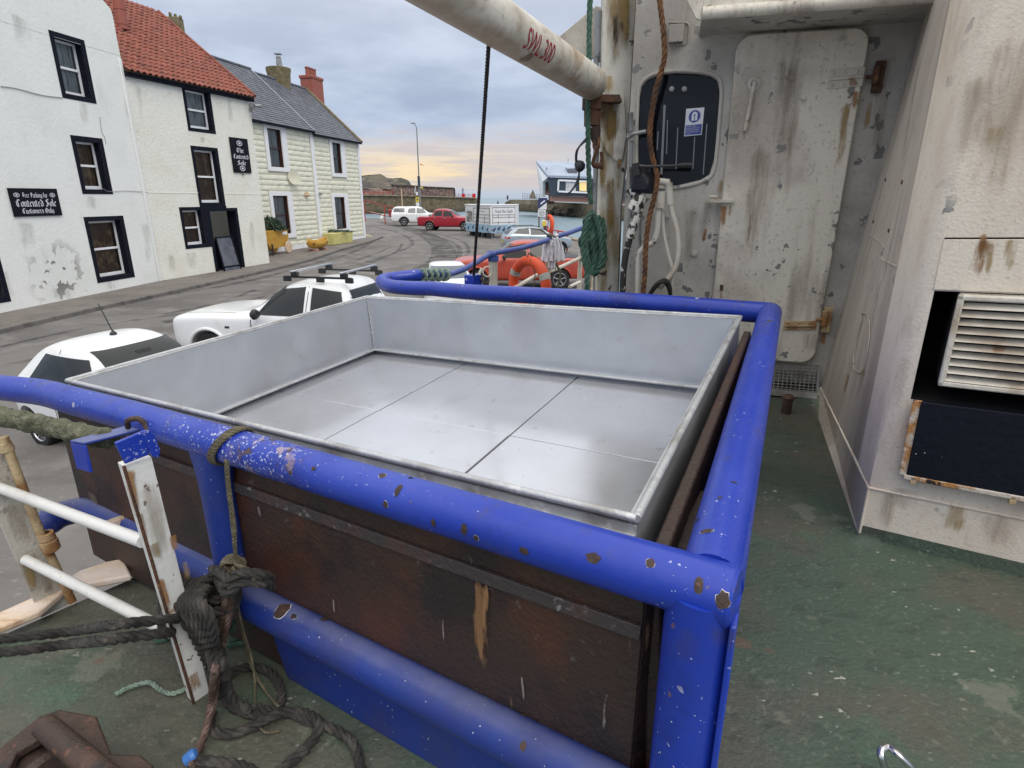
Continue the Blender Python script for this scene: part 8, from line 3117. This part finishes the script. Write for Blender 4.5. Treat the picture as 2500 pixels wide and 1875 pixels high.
# faint seams on side plate
sp_n = (vs_[0] - vs_[nS_]).cross(vs_[(nS_ + 1) * nT_] - vs_[0]).normalized()


def sidept(p, off=.004):
    # ray against side plate bilinear mesh
    r_ = ray(p).normalized()
    h_ = SIDE_BVH.ray_cast(CAM, r_)
    if h_[0] is None:
        return None
    n_ = h_[1] if h_[1].dot(r_) < 0 else -h_[1]
    return h_[0] + n_ * off


SIDE_BVH = BVHTree.FromPolygons(side.v, side.f)
mb = MB()
for pth in (((1385, 430), (1330, 640), (1255, 900), (1180, 1200), (1130, 1500)), ((1095, 722), (1200, 725), (1330, 738)), ((1060, 1060), (1120, 1105), (1110, 1160), (1180, 1200))):
    q = [sidept(B1(*p), .002) for p in pth]
    q = [a for a in q if a is not None]
    if len(q) > 1:
        mb.tube(cr(q, 5), .004, 6)
mb.build('plate_seam', 'ship_white_shaded_side', cs)
mb = MB()
q = [sidept(B2(*p), .006) for p in ((500, 325), (530, 330), (540, 400), (530, 500), (505, 600), (470, 590), (462, 540), (480, 440), (500, 360))]
q = [a for a in q if a is not None]
if len(q) > 3:
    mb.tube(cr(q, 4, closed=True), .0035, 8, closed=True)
    mb.build('oval_patch', 'ship_white_shaded_side', cs)
for p in ((1075, 998), (1145, 1038), (1130, 810), (1205, 820), (1050, 915)):
    q = sidept(B1(*p), 0)
    if q is not None:
        MB().lathe([(.012, -.002), (.010, .006), (0, .009)], q, sN, 8).build('plate_bolt', 'rust_dark', cs)
# hatch line above the opening
hz = fuz(K(2040, 517))[1]
hu = fuz(K(2040, 517))[0]
mb = MB()
mb.hexa([fpnt(hu, oz1 + .005, .0), fpnt(FW, oz1 + .005, .0), fpnt(FW, hz, .0), fpnt(hu, hz, 0), fpnt(hu, oz1 + .005, .006), fpnt(FW, oz1 + .005, .006), fpnt(FW, hz, .006), fpnt(hu, hz, .006)])
mb.build('hatch_plate', 'ship_white_front', cs, bevel=.002)
mb = MB()
mb.hexa([fpnt(hu, hz + .001, .001), fpnt(FW, hz + .001, .001), fpnt(FW, hz + .007, .001), fpnt(hu, hz + .007, .001), fpnt(hu, hz + .001, .003), fpnt(FW, hz + .001, .003), fpnt(FW, hz + .007, .003), fpnt(hu, hz + .007, .003)])
mb.build('hatch_gap', 'dark', cs, smooth=False)
for pa, pb2, w_, m_ in ((B1(1575, 1060), B1(1515, 1320), .07, 'stain_rust'), (B1(1600, 1070), B1(1570, 1300), .05, 'stain_ochre'), (B1(1570, 1035), B1(1540, 1250), .035, 'stain_rust'), (B1(1700, 1050), B1(1690, 1310), .06, 'stain_ochre'),
                         (B1(1560, 300), B1(1500, 800), .16, 'stain_dark'), (B1(1700, 100), B1(1640, 900), .22, 'stain_dark'), (B1(1640, 500), B1(1600, 1050), .1, 'stain_ochre'), (B2(700, 1140), B2(690, 1300), .12, 'stain_dark'), (B2(950, 1210), B2(930, 1420), .12, 'stain_ochre'), (B2(1150, 1260), B2(1140, 1490), .14, 'stain_dark'),
                         (B2(700, 480), B2(640, 900), .07, 'stain_dark'), (B2(620, 1150), B2(590, 1400), .1, 'stain_dark')):
    a_q, b_q = fpnt(*fuz(pa), .004), fpnt(*fuz(pb2), .004)
    stain(a_q, b_q, w_, fN, m_, cs)
for pa, pb2, w_, m_ in ((B1(1380, 430), B1(1290, 760), .035, 'stain_rust'), (B1(1310, 640), B1(1215, 1150), .03, 'stain_rust'), (B1(1300, 200), B1(1180, 900), .16, 'stain_dark'), (B1(1200, 300), B1(1050, 1100), .14, 'stain_dark'), (B1(1230, 750), B1(1080, 1450), .12, 'stain_dark'),
                         (B2(520, 560), B2(440, 830), .05, 'stain_ochre'), (B2(440, 600), B2(400, 760), .05, 'stain_rust'), (B2(600, 100), B2(480, 700), .1, 'stain_dark')):
    a_q, b_q = sidept(pa, .004), sidept(pb2, .004)
    if a_q is not None and b_q is not None:
        stain(a_q, b_q, w_, sN, m_, cs)
# recess
mb = MB()
mb.add([fpnt(ou0, oz0), fpnt(FW, oz0), fpnt(FW, oz1), fpnt(ou0, oz1), fpnt(ou0, oz0, -.5), fpnt(FW, oz0, -.5), fpnt(FW, oz1, -.5), fpnt(ou0, oz1, -.5)], [(0, 4, 5, 1), (2, 6, 7, 3), (3, 7, 4, 0), (4, 7, 6, 5)])
mb.build('vent_recess', 'dark', cs, smooth=False)
# louvred vent box
gv = thing('louvre_vent', fpnt(ou0 + .3, oz0), 'rusty cream louvred vent box projecting from the dark opening', 'vent')
gTL, gBL = fuz(K(2070, 652), .05), fuz(K(2012, 828), .05)
g2, g3 = fuz(B2(958, 258), .05), fuz(B2(850, 665), .05)
print('grille', g2, g3)
gu = (g2[0] + g3[0]) / 2
gz1, gz0 = fuz(B2(1100, 240), .05)[1], g3[1]
gd1 = .06
mb = MB()
mb.hexa([fpnt(gu - .01, gz0, -.3), fpnt(FW, gz0, -.3), fpnt(FW, gz0, gd1 - .03), fpnt(gu, gz0, gd1 - .03), fpnt(gu - .01, gz1, -.3), fpnt(FW, gz1, -.3), fpnt(FW, gz1, gd1 - .03), fpnt(gu, gz1, gd1 - .03)])
mb.build('vent_box', 'dark', gv, smooth=False)
mb = MB()
bd_ = .022
for (a, b, z0_, z1_) in ((gu, gu + bd_, gz0, gz1), (gu, FW, gz1 - bd_, gz1), (gu, FW, gz0, gz0 + bd_)):
    mb.hexa([fpnt(a, z0_, -.10), fpnt(b, z0_, -.10), fpnt(b, z0_, gd1), fpnt(a, z0_, gd1), fpnt(a, z1_, -.10), fpnt(b, z1_, -.10), fpnt(b, z1_, gd1), fpnt(a, z1_, gd1)])
mb.build('vent_frame', 'grille', gv, bevel=.006)
nsl = 10
for i in range(nsl):
    z_ = gz0 + bd_ + (gz1 - gz0 - 2 * bd_) * (i + .5) / nsl
    hs_ = (gz1 - gz0 - 2 * bd_) / nsl
    mb = MB()
    mb.hexa([fpnt(gu + bd_, z_ - hs_ * .42, gd1 - .002), fpnt(FW, z_ - hs_ * .42, gd1 - .002), fpnt(FW, z_ - hs_ * .30, gd1 - .006), fpnt(gu + bd_, z_ - hs_ * .30, gd1 - .006),
             fpnt(gu + bd_, z_ + hs_ * .32, gd1 - .035), fpnt(FW, z_ + hs_ * .32, gd1 - .035), fpnt(FW, z_ + hs_ * .36, gd1 - .045), fpnt(gu + bd_, z_ + hs_ * .36, gd1 - .045)])
    mb.build('louvre_slat', 'grille', gv, bevel=.003)
# black flap board
fb = thing('black_flap', fpnt(bBL[0] + .3, bBL[1]), 'hanging black board with flaking rusty edge below the louvre vent', 'board')
bu0t, bu0b = bTL[0], bBL[0]
bz1, bz0_ = bTL[1], bBL[1]
mb = MB()
mb.hexa([fpnt(bu0b, bz0_, .06), fpnt(FW, bz0_, .06), fpnt(FW, bz0_, .03), fpnt(bu0b, bz0_, .03), fpnt(bu0t, bz1, .05), fpnt(FW, bz1, .05), fpnt(FW, bz1, .02), fpnt(bu0t, bz1, .02)])
mb.build('board', 'board_black', fb, bevel=.004)
mb = MB()
mb.beam(fpnt(bu0b - .008, bz0_ - .002, .045), fpnt(FW, bz0_ - .002, .045), .04, .022)
mb.beam(fpnt(bu0b - .006, bz0_, .045), fpnt(bu0t - .006, bz1, .035), .045, .016, up=fN)
mb.build('flaking_edge', 'flake_edge', fb, bevel=.004)
for x in (1215, 740):
    q = fuz(B2(x, 1215 if x > 1000 else 1120), .06)
    MB().obox(fpnt(q[0], q[1], .05), fdir * .012, fN * .015, V((0, 0, .018))).build('rusty_clip', 'rust_yellow', fb, bevel=.004)

# ------------------------------------------------------------------ left rail gate, pipe, moss rope
gt = thing('side_gate', bp(D4(1040, 1310), 0), 'white and rusty steel gangway gate with two flat uprights and round bars', 'gate')
# right upright: flat bar
u1b, u1b2 = bp(D4(1012, 1322), 0), bp(D4(1098, 1262), 0)
wv = (u1b2 - u1b)
wv.z = 0
upn = V((wv.y, -wv.x, 0)).normalized()
if upn.dot(CAM - u1b) < 0:
    upn = -upn
tL = pl(D4(645, 80), u1b, upn)
tR = pl(D4(792, 30), u1b, upn)
print('gate post', u1b, u1b2, tL, tR)
hgt_ = (tL.z + tR.z) / 2
mb = MB()
wvn = wv.normalized()
wd_ = wv.length
tLv = u1b + V((0, 0, 1)) * (tL.z - u1b.z)
mb.hexa([u1b, u1b2, u1b2 - upn * .045, u1b - upn * .045, tL, tR, tR - upn * .045, tL - upn * .045])
mb.build('upright', 'gate_white', gt, bevel=.003)
mb = MB()
mb.tube([u1b + upn * .002, tL + upn * .002], .005, 8)
mb.build('rust_edge', 'rust', gt)
# left upright
v1, v2 = bp(D4(215, 875), 0), bp(D4(365, 800), 0)
wv2 = (v2 - v1)
wv2.z = 0
un2 = V((wv2.y, -wv2.x, 0)).normalized()
if un2.dot(CAM - v1) < 0:
    un2 = -un2
a, b = pl(D4(0, 385), v1, un2), pl(D4(40, -20), v1, un2)
tl2 = v1 + (a - v1) * 1.75
tr2_ = v2 + (tl2 - v1)
mb = MB()
mb.hexa([v1, v2, v2 - un2 * .014, v1 - un2 * .014, tl2, tr2_, tr2_ - un2 * .014, tl2 - un2 * .014])
mb.build('upright', 'gate_grey', gt, bevel=.003)
for pa, pb2, w_, m_ in ((D4(670, 75), D4(730, 420), .035, 'stain_rust'), (D4(720, 300), D4(790, 560), .025, 'stain_rust'), (D4(895, 430), D4(925, 560), .03, 'stain_rust'), (D4(800, 470), D4(830, 600), .04, 'stain_ochre'), (D4(760, 120), D4(880, 700), .07, 'stain_dark'), (D4(830, 650), D4(900, 900), .03, 'stain_rust'), (D4(960, 560), D4(990, 720), .03, 'stain_ochre'), (D4(1000, 1150), D4(1040, 1300), .06, 'stain_rust')):
    stain(pl(pa, u1b + upn * .001, upn), pl(pb2, u1b + upn * .001, upn), w_, upn, m_, gt)
for pa, pb2, w_, m_ in ((D4(60, 250), D4(150, 560), .08, 'stain_dark'), (D4(130, 560), D4(200, 800), .06, 'stain_ochre'), (D4(230, 620), D4(290, 800), .05, 'stain_dark')):
    stain(pl(pa, v1 + un2 * .001, un2), pl(pb2, v1 + un2 * .001, un2), w_, un2, m_, gt)
# round bars
for (pa, pb2, r_) in ((D4(0, 195), D4(735, 480), .021), (D4(135, 570), D4(890, 965), .021)):
    b = pl((pb2[0] + 26, pb2[1] + 13), u1b, upn) - upn * .06
    a = pl(pa, v1 + un2 * .03, un2)
    a0_ = a + (a - b) * (.25 if pa[0] < 10 else 0.0)
    MB().tube(resample([a0_, b], .1), r_, 16).build('bar', 'gate_white', gt)
# rusty latch pipe
q0_, q1_, q2_ = pl(D4(45, 0), v1 + un2 * .04, un2), pl(D4(215, 440), v1 + un2 * .04, un2), pl(D4(378, 790), v1 + un2 * .04, un2)
lp2 = thing('latch_pipe', q2_, 'rusty cream pipe with a screwed coupling beside the left upright', 'pipe')
ql2 = q0_ + (q0_ - q1_) * .15
MB().tube(cr([ql2, q0_, q1_, q2_], 4), .017, 12).build('pipe', 'rust_yellow', lp2)
d_ = (q2_ - q1_).normalized()
cpl = [pl(D4(*p), v1 + un2 * .05, un2) for p in ((235, 430), (262, 480), (275, 520), (300, 590))]
MB().lathe([(.018, 0), (.03, .002), (.032, .03), (.026, .034), (.034, .04), (.034, .085), (.026, .09), (.02, .095)], cpl[0], (cpl[3] - cpl[0]).normalized(), 12).build('coupling', 'rust_yellow', lp2)
MB().lathe([(.02, -.02), (.026, -.015), (.028, .02), (.02, .03)], q0_ + V((-.01, 0, .02)), d_, 12).build('coupling', 'rust_yellow', lp2)
# mossy rope-covered top bar
m0, m1 = bp(B3(-300, 770), .97), bp(B3(585, 955), .90)
m0 = bp(B3(0, 830), .95)
m1 = bp(B3(600, 960), .90)
mdir = (m1 - m0)
mo = thing('mossy_bar', m0, 'moss grown rope covered bar along the top of the gate', 'bar')
mb = MB()
P = [m0 - mdir * .6 + mdir * 1.6 * i / 60 for i in range(61)]
mb.tube([p + V((0, 0, .004 * math.sin(i * .9))) for i, p in enumerate(P)], [.036 + .0035 * math.sin(i * 2.3) + random.uniform(-.002, .002) for i in range(61)], 20)
mb.build('rope_cover', 'moss', mo)
# blue channel bracket on top of the upright
bk = thing('blue_bracket', tL, 'chipped blue steel channel bracket capping the gate upright', 'bracket')
NN = zo(0, 760, 3.95)
mb = MB()
q = [bp(NN(*p), .93) for p in ((668, 1245), (1200, 1105), (1370, 1130), (800, 1270))]
mb.prism(q, V((0, 0, -.010)))
mb.build('channel_top', 'blue_dull', bk, bevel=.003)
mb = MB()
a, b = q[0], q[3]
mb.hexa([a + V((0, 0, -.11)), b + V((0, 0, -.115)), b + V((0, 0, -.115)) + (q[1] - q[0]).normalized() * .01, a + V((0, 0, -.11)) + (q[1] - q[0]).normalized() * .01, a + V((0, 0, -.011)), b + V((0, 0, -.011)), b + V((0, 0, -.011)) + (q[1] - q[0]).normalized() * .01, a + V((0, 0, -.011)) + (q[1] - q[0]).normalized() * .01])
mb.build('channel_flange', 'blue', bk, bevel=.003)
for pol in (((1110, 1270), (1400, 1150), (1440, 1385), (1210, 1475)), ((1385, 1150), (1440, 1150), (1495, 1190), (1550, 1340), (1535, 1415), (1480, 1410), (1435, 1350))):
    mb = MB()
    q = [pl(NN(*p), u1b + upn * .012, upn) for p in pol]
    mb.prism(q, -upn * .012)
    mb.build('channel_face', 'blue', bk, bevel=.003)
mb = MB()
q = bp(B3(730, 890), .95)
mb.tube(cr([q + V((-.04, .02, -.01)), q + V((-.02, 0, .025)), q + V((.02, 0, .03)), q + V((.04, 0, 0)), q + V((.05, -.02, -.03))], 5), .010, 8)
mb.build('bent_pin', 'rust_dark', bk)

# ------------------------------------------------------------------ ropes at the post
rail_at = lambda p: NR[7].lerp(NC, 0)
# twine round the rail
tpos = None
tcen = pl(A_(175, 230), NC, PN)
tt = (tcen - NR[6]).dot(alo) / 1.
tcen = NR[6] + alo * tt
print('tcen', tcen, 'peel', pl(Z1(320, 1400), F1.O, F1.N))
random.seed(9)
tw = thing('olive_twine', tcen, 'olive twine looped round the blue rail and knotted below it', 'twine')
mb = MB()
for k in range(3):
    off = alo * (.012 * (k - 1))
    tilt = .05
    P = []
    for i in range(27):
        a = 2 * math.pi * i / 26
        P.append(tcen + off + (PN * math.cos(a) + V((0, 0, 1)) * math.sin(a)) * (rr + .008) + alo * (tilt * math.sin(a)))
    mb.rope(P, .0065, n=5)
mb.build('loop', 'twine', tw)
PY = .085
tp3 = lambda x, y, o=PY: pl(A_(x, y), NC + PN * o * (1 if PN.dot(CAM - NC) > 0 else -1), PN)
ep3 = lambda x, y, o=PY: pl(E_(x, y), NC + PN * o * (1 if PN.dot(CAM - NC) > 0 else -1), PN)
mb = MB()
mb.rope(cr([tp3(150, 350), tp3(160, 500), tp3(180, 650), tp3(200, 800), tp3(205, 990)], 4), .0065, n=5)
mb.rope(cr([tp3(140, 340), tp3(150, 500), tp3(175, 700), tp3(205, 980)], 4), .005, n=5)
for k in range(5):
    x0 = 850 + 12 * k
    mb.rope(cr([ep3(860, 70), ep3(880 + 10 * k, 90 + 8 * k, .11), ep3(960 + 12 * k, 120 + 12 * k, .12), ep3(1000 + 3 * k, 190 + 6 * k, .12), ep3(950, 235 - 4 * k, .11), ep3(890, 200 - 6 * k, .11), ep3(850, 110, .1)], 5), .0055, n=5)
for k in range(4):
    c = ep3(850, 85)
    mb.rope(cr([c + V((.03 * math.cos(a + k), -.02 * math.sin(a), .022 * math.sin(a + k * .8))) for a in [i * .9 for i in range(8)]], 3), .0065, n=5)
mb.rope(cr([ep3(870, 230), ep3(880, 400), ep3(910, 560, .06), ep3(950, 700, .05), ep3(985, 850, .04), bp(E_(1060, 1000), .03), bp(E_(1130, 1100), .02), bp(E_(1200, 1180), .06)], 5), .0055, n=5)
mb.rope(cr([ep3(880, 260), ep3(890, 420), ep3(930, 600, .06), ep3(985, 780, .05), bp(E_(1015, 950), .05), bp(E_(1020, 1100), .01), bp(E_(1030, 1280), .01), bp(E_(1080, 1370), .02), bp(E_(1140, 1385), .01), bp(E_(1210, 1370), .01)], 5), .004, n=5)
mb.build('tail', 'twine', tw)
# brown wire hawser
wr_ = thing('wire_hawser', ep3(840, 100), 'rusty brown wire rope hanging doubled from the post to the deck', 'wire')
mb = MB()
mb.rope(cr([ep3(835, 110), ep3(805, 230, .11), ep3(790, 330, .12), ep3(785, 430, .13), ep3(760, 600, .14), ep3(730, 740, .15), bp(E_(715, 880), .30), bp(E_(700, 1000), .2), bp(E_(680, 1150), .10), bp(E_(650, 1320), .05), bp(E_(600, 1480), .02), bp(E_(530, 1640), .015)], 5), .0130, n=6, strands=4, pitch=.075)
mb.rope(cr([ep3(870, 220), ep3(855, 330, .11), ep3(830, 430, .12), ep3(800, 560, .14), ep3(765, 720, .15), bp(E_(735, 900), .25), bp(E_(712, 1050), .14), bp(E_(690, 1200), .07), bp(E_(640, 1360), .03)], 5), .0120, n=6, strands=4, pitch=.075)
mb.build('strand', 'wire', wr_)
# black mooring rope
mr = thing('mooring_rope', ep3(700, 400), 'thick black mooring rope made fast at the blue post and lying coiled on deck', 'rope')
mb = MB()
yk = .12
kn = lambda x, y, o=.12: pl(D4(x, y), NC + PN * o * (1 if PN.dot(CAM - NC) > 0 else -1), PN)
sideg = [pl(D4(x, y), u1b + upn * .05, upn) for x, y in ((900, 880), (740, 895), (560, 915))]
Q1 = [kn(930, 880, .2), sideg[0], sideg[1], sideg[2], bp(D4(400, 940), .33), bp(D4(200, 965), .36), bp(D4(0, 985), .40), bp(D4(-250, 1000), .45)]
mb.rope(cr(Q1, 5), .0165, n=6)
mb.rope(cr([q + V((-.01, -.03, -.03)) for q in Q1], 5), .0165, n=6, phase=1)
mb.build('mooring_part', 'rope_black', mr)
mb = MB()
random.seed(22)
# bulky wrapped bundle: many turns around a slanted core
core0, core1 = kn(935, 870, .16), kn(1120, 720, .10)
for k in range(11):
    t_ = k / 10
    c = core0.lerp(core1, t_)
    P = []
    for i in range(16):
        a = 2 * math.pi * i / 15
        rad_ = .045 + .038 * math.sin(math.pi * min(1, t_ + .2))
        ax2 = (core1 - core0).normalized()
        u = ax2.orthogonal().normalized()
        v_ = ax2.cross(u)
        P.append(c + (u * math.cos(a) + v_ * math.sin(a)) * rad_ * random.uniform(.92, 1.08) + ax2 * (.03 * math.sin(a + k)))
    mb.rope(cr(P, 2), .0165, n=5)
for k in range(7):
    x0 = 925 + 26 * k
    mb.rope(cr([kn(960 + 22 * k, 700 + 3 * k, .13), kn(930 + 20 * k, 780, .2), kn(950 + 24 * k, 860, .21), kn(1010 + 18 * k, 960, .2), kn(1060 + 13 * k, 1060, .17), kn(1110 + 8 * k, 1150, .13)], 5), .0165, n=5)
mb.rope(cr([kn(1110, 620, .05), kn(1160, 640, .14), kn(1210, 700, .15), kn(1240, 760, .1), kn(1200, 830, .12), kn(1120, 840, .15)], 5), .0165, n=5)
mb.rope(cr([kn(1120, 650, .02), kn(1180, 700, .15), kn(1250, 640, .14), ep3(1080, 170, .10), ep3(1140, 200, .06)], 5), .0165, n=5)
mb.rope(cr([kn(1140, 680, .05), kn(1190, 740, .16), kn(1260, 690, .14), ep3(1090, 230, .10), ep3(1150, 260, .06)], 5), .0165, n=5)
mb.build('hitched_turns', 'rope_black', mr)
mb = MB()
dk_ = lambda x, y, h=.018: bp(E_(x, y), h)
for k in range(4):
    o = k * 26
    mb.rope(cr([ep3(660 + o, 700, .12), bp(E_(690 + o, 850), .30), bp(E_(720 + o, 980), .16), bp(E_(760 + o * .9, 1100), .05 + .01 * k), dk_(850 + o * .6, 1190 - o * .3, .02 + .008 * k), dk_(960 + o * .4, 1230 - o * .3, .02 + .008 * k)], 5), .0165, n=5)
mb.rope(cr([dk_(940, 1230), dk_(1060, 1255), dk_(1150, 1240), dk_(1210, 1190), dk_(1230, 1100), dk_(1190, 980), dk_(1100, 900), dk_(980, 880), dk_(860, 910), dk_(820, 950)], 5), .0165, n=6)
mb.rope(cr([dk_(690, 1230), dk_(670, 1330), dk_(740, 1390), dk_(860, 1390), dk_(980, 1350), dk_(1090, 1290, .035), dk_(1200, 1240, .04), dk_(1300, 1235), dk_(1420, 1290), dk_(1560, 1330), dk_(1700, 1400), dk_(1790, 1490), dk_(1830, 1640), dk_(1840, 1800)], 5), .0165, n=6)
mb.rope(cr([dk_(1050, 1200), dk_(1200, 1230, .035), dk_(1380, 1230), dk_(1500, 1290, .04), dk_(1490, 1400), dk_(1400, 1520), dk_(1270, 1630), dk_(1150, 1750)], 5), .0165, n=6)
mb.rope(cr([dk_(580, 1600), dk_(720, 1610), dk_(900, 1640), dk_(1020, 1690)], 5), .0165, n=6)
mb.build('deck_coil', 'rope_black', mr)
mb = MB()
mb.rope(cr([bp(D4(605, 1275), .012), bp(D4(680, 1235), .012), bp(D4(780, 1210), .02), bp(D4(830, 1245), .012), bp(D4(900, 1270), .012), bp(D4(985, 1240), .012)], 5), .0085, n=5)
tag(mb.build('green_offcut', 'rope_pale'), 'short pale green rope end lying alone on the deck', 'rope')
gs = thing('green_strands', dk_(850, 700), 'loose dark green rope strands behind the hanging wire rope', 'rope')
for st_ in ([bp(D4(805, 1000), .012), bp(D4(860, 990), .012), bp(D4(910, 982), .012)], [dk_(790, 730), dk_(830, 690), dk_(900, 660), dk_(960, 650)], [dk_(800, 720), dk_(880, 700), dk_(960, 690)],
            [ep3(730, 620, .05), ep3(800, 560, .04), ep3(850, 600, .05), ep3(860, 520, .04)]):
    MB().rope(cr(st_, 5), .0072, n=5).build('strand', 'rope_green', gs)
q = bp(E_(525, 1575), .02)
mb = MB()
mb.lathe([(0, -.018), (.02, -.016), (.022, .01), (.015, .02), (0, .022)], q, (1, .4, .6), 14)
tag(mb.build('plastic_stopper', 'blue_cap'), 'small bright blue plastic stopper at the end of the wire rope', 'stopper')

# ------------------------------------------------------------------ rusty fairlead at bottom left
fl_ = thing('rusty_fairlead', bp(D4(300, 1700), 0), 'rusty brown steel fairlead block with a roller shaft in the near corner', 'fairlead')
hF = .26
Pf = lambda x, y, h=hF: bp(D4(x, y), h)
mb = MB()
mb.prism([Pf(*q) for q in ((-120, 1720), (-60, 1600), (205, 1385), (310, 1350), (505, 1385), (585, 1590), (540, 1610), (420, 1560), (210, 1500), (90, 1570), (-30, 1800))], (0, 0, -.03))
mb.build('flange_plate', 'rust_dark', fl_, bevel=.006)
mb = MB()
mb.prism([Pf(*q, .27) for q in ((480, 1640), (560, 1580), (740, 1590), (800, 1640), (840, 1760), (500, 1800))], (0, 0, -.03))
mb.build('flange_plate', 'rust_dark', fl_, bevel=.006)
mb = MB()
mb.prism([Pf(*q, .20) for q in ((230, 1380), (310, 1355), (505, 1390), (580, 1590), (300, 1640), (210, 1500))], (0, 0, -.16))
mb.build('cheek', 'rust_dark', fl_, bevel=.006)
mb = MB()
a, b = Pf(235, 1440, .30), Pf(520, 1680, .30)
mb.tube([a, b + (b - a) * .3], .032, 18)
mb.build('shaft', 'rust_dark', fl_)
mb = MB()
c = Pf(200, 1700, .14)
mb.lathe([(.03, -.09), (.10, -.09), (.11, -.07), (.08, -.03), (.08, .03), (.11, .07), (.10, .09), (.03, .09)], c, (b - a), 28)
mb.build('roller', 'rust_dark', fl_)
mb = MB()
mb.prism([Pf(*q, .0) for q in ((-60, 1650), (560, 1600), (800, 1800), (0, 1950))], (0, 0, .03))
mb.build('base_plate', 'rust_dark', fl_)

# bent steel handle bottom right
q = [bp(B5(*p), h) for p, h in (((1700, 960), .0), ((1665, 880), .10), ((1662, 840), .12), ((1690, 828), .12), ((1730, 860), .12), ((1790, 920), .08), ((1850, 990), .0))]
tag(MB().tube(cr(q, 5), .010, 10).build('bent_handle', 'chrome'), 'bent shiny steel rod handle rising from the deck', 'handle')

# wooden board, rope and things in the gap behind side rail
mb = MB()
q = bp(C_(1165, 700), .45)
for k in range(4):
    mb.rope(cr([q + V((.0, .03 * k, .0)) + V((.05 * math.cos(a), .05 * math.sin(a), .06 * math.sin(a + k))) for a in [i * .8 for i in range(9)]], 3), .013, n=5)
tag(mb.build('stowed_rope', 'rope_black'), 'dark rope bundle stowed between the wooden box and the side rail', 'rope')
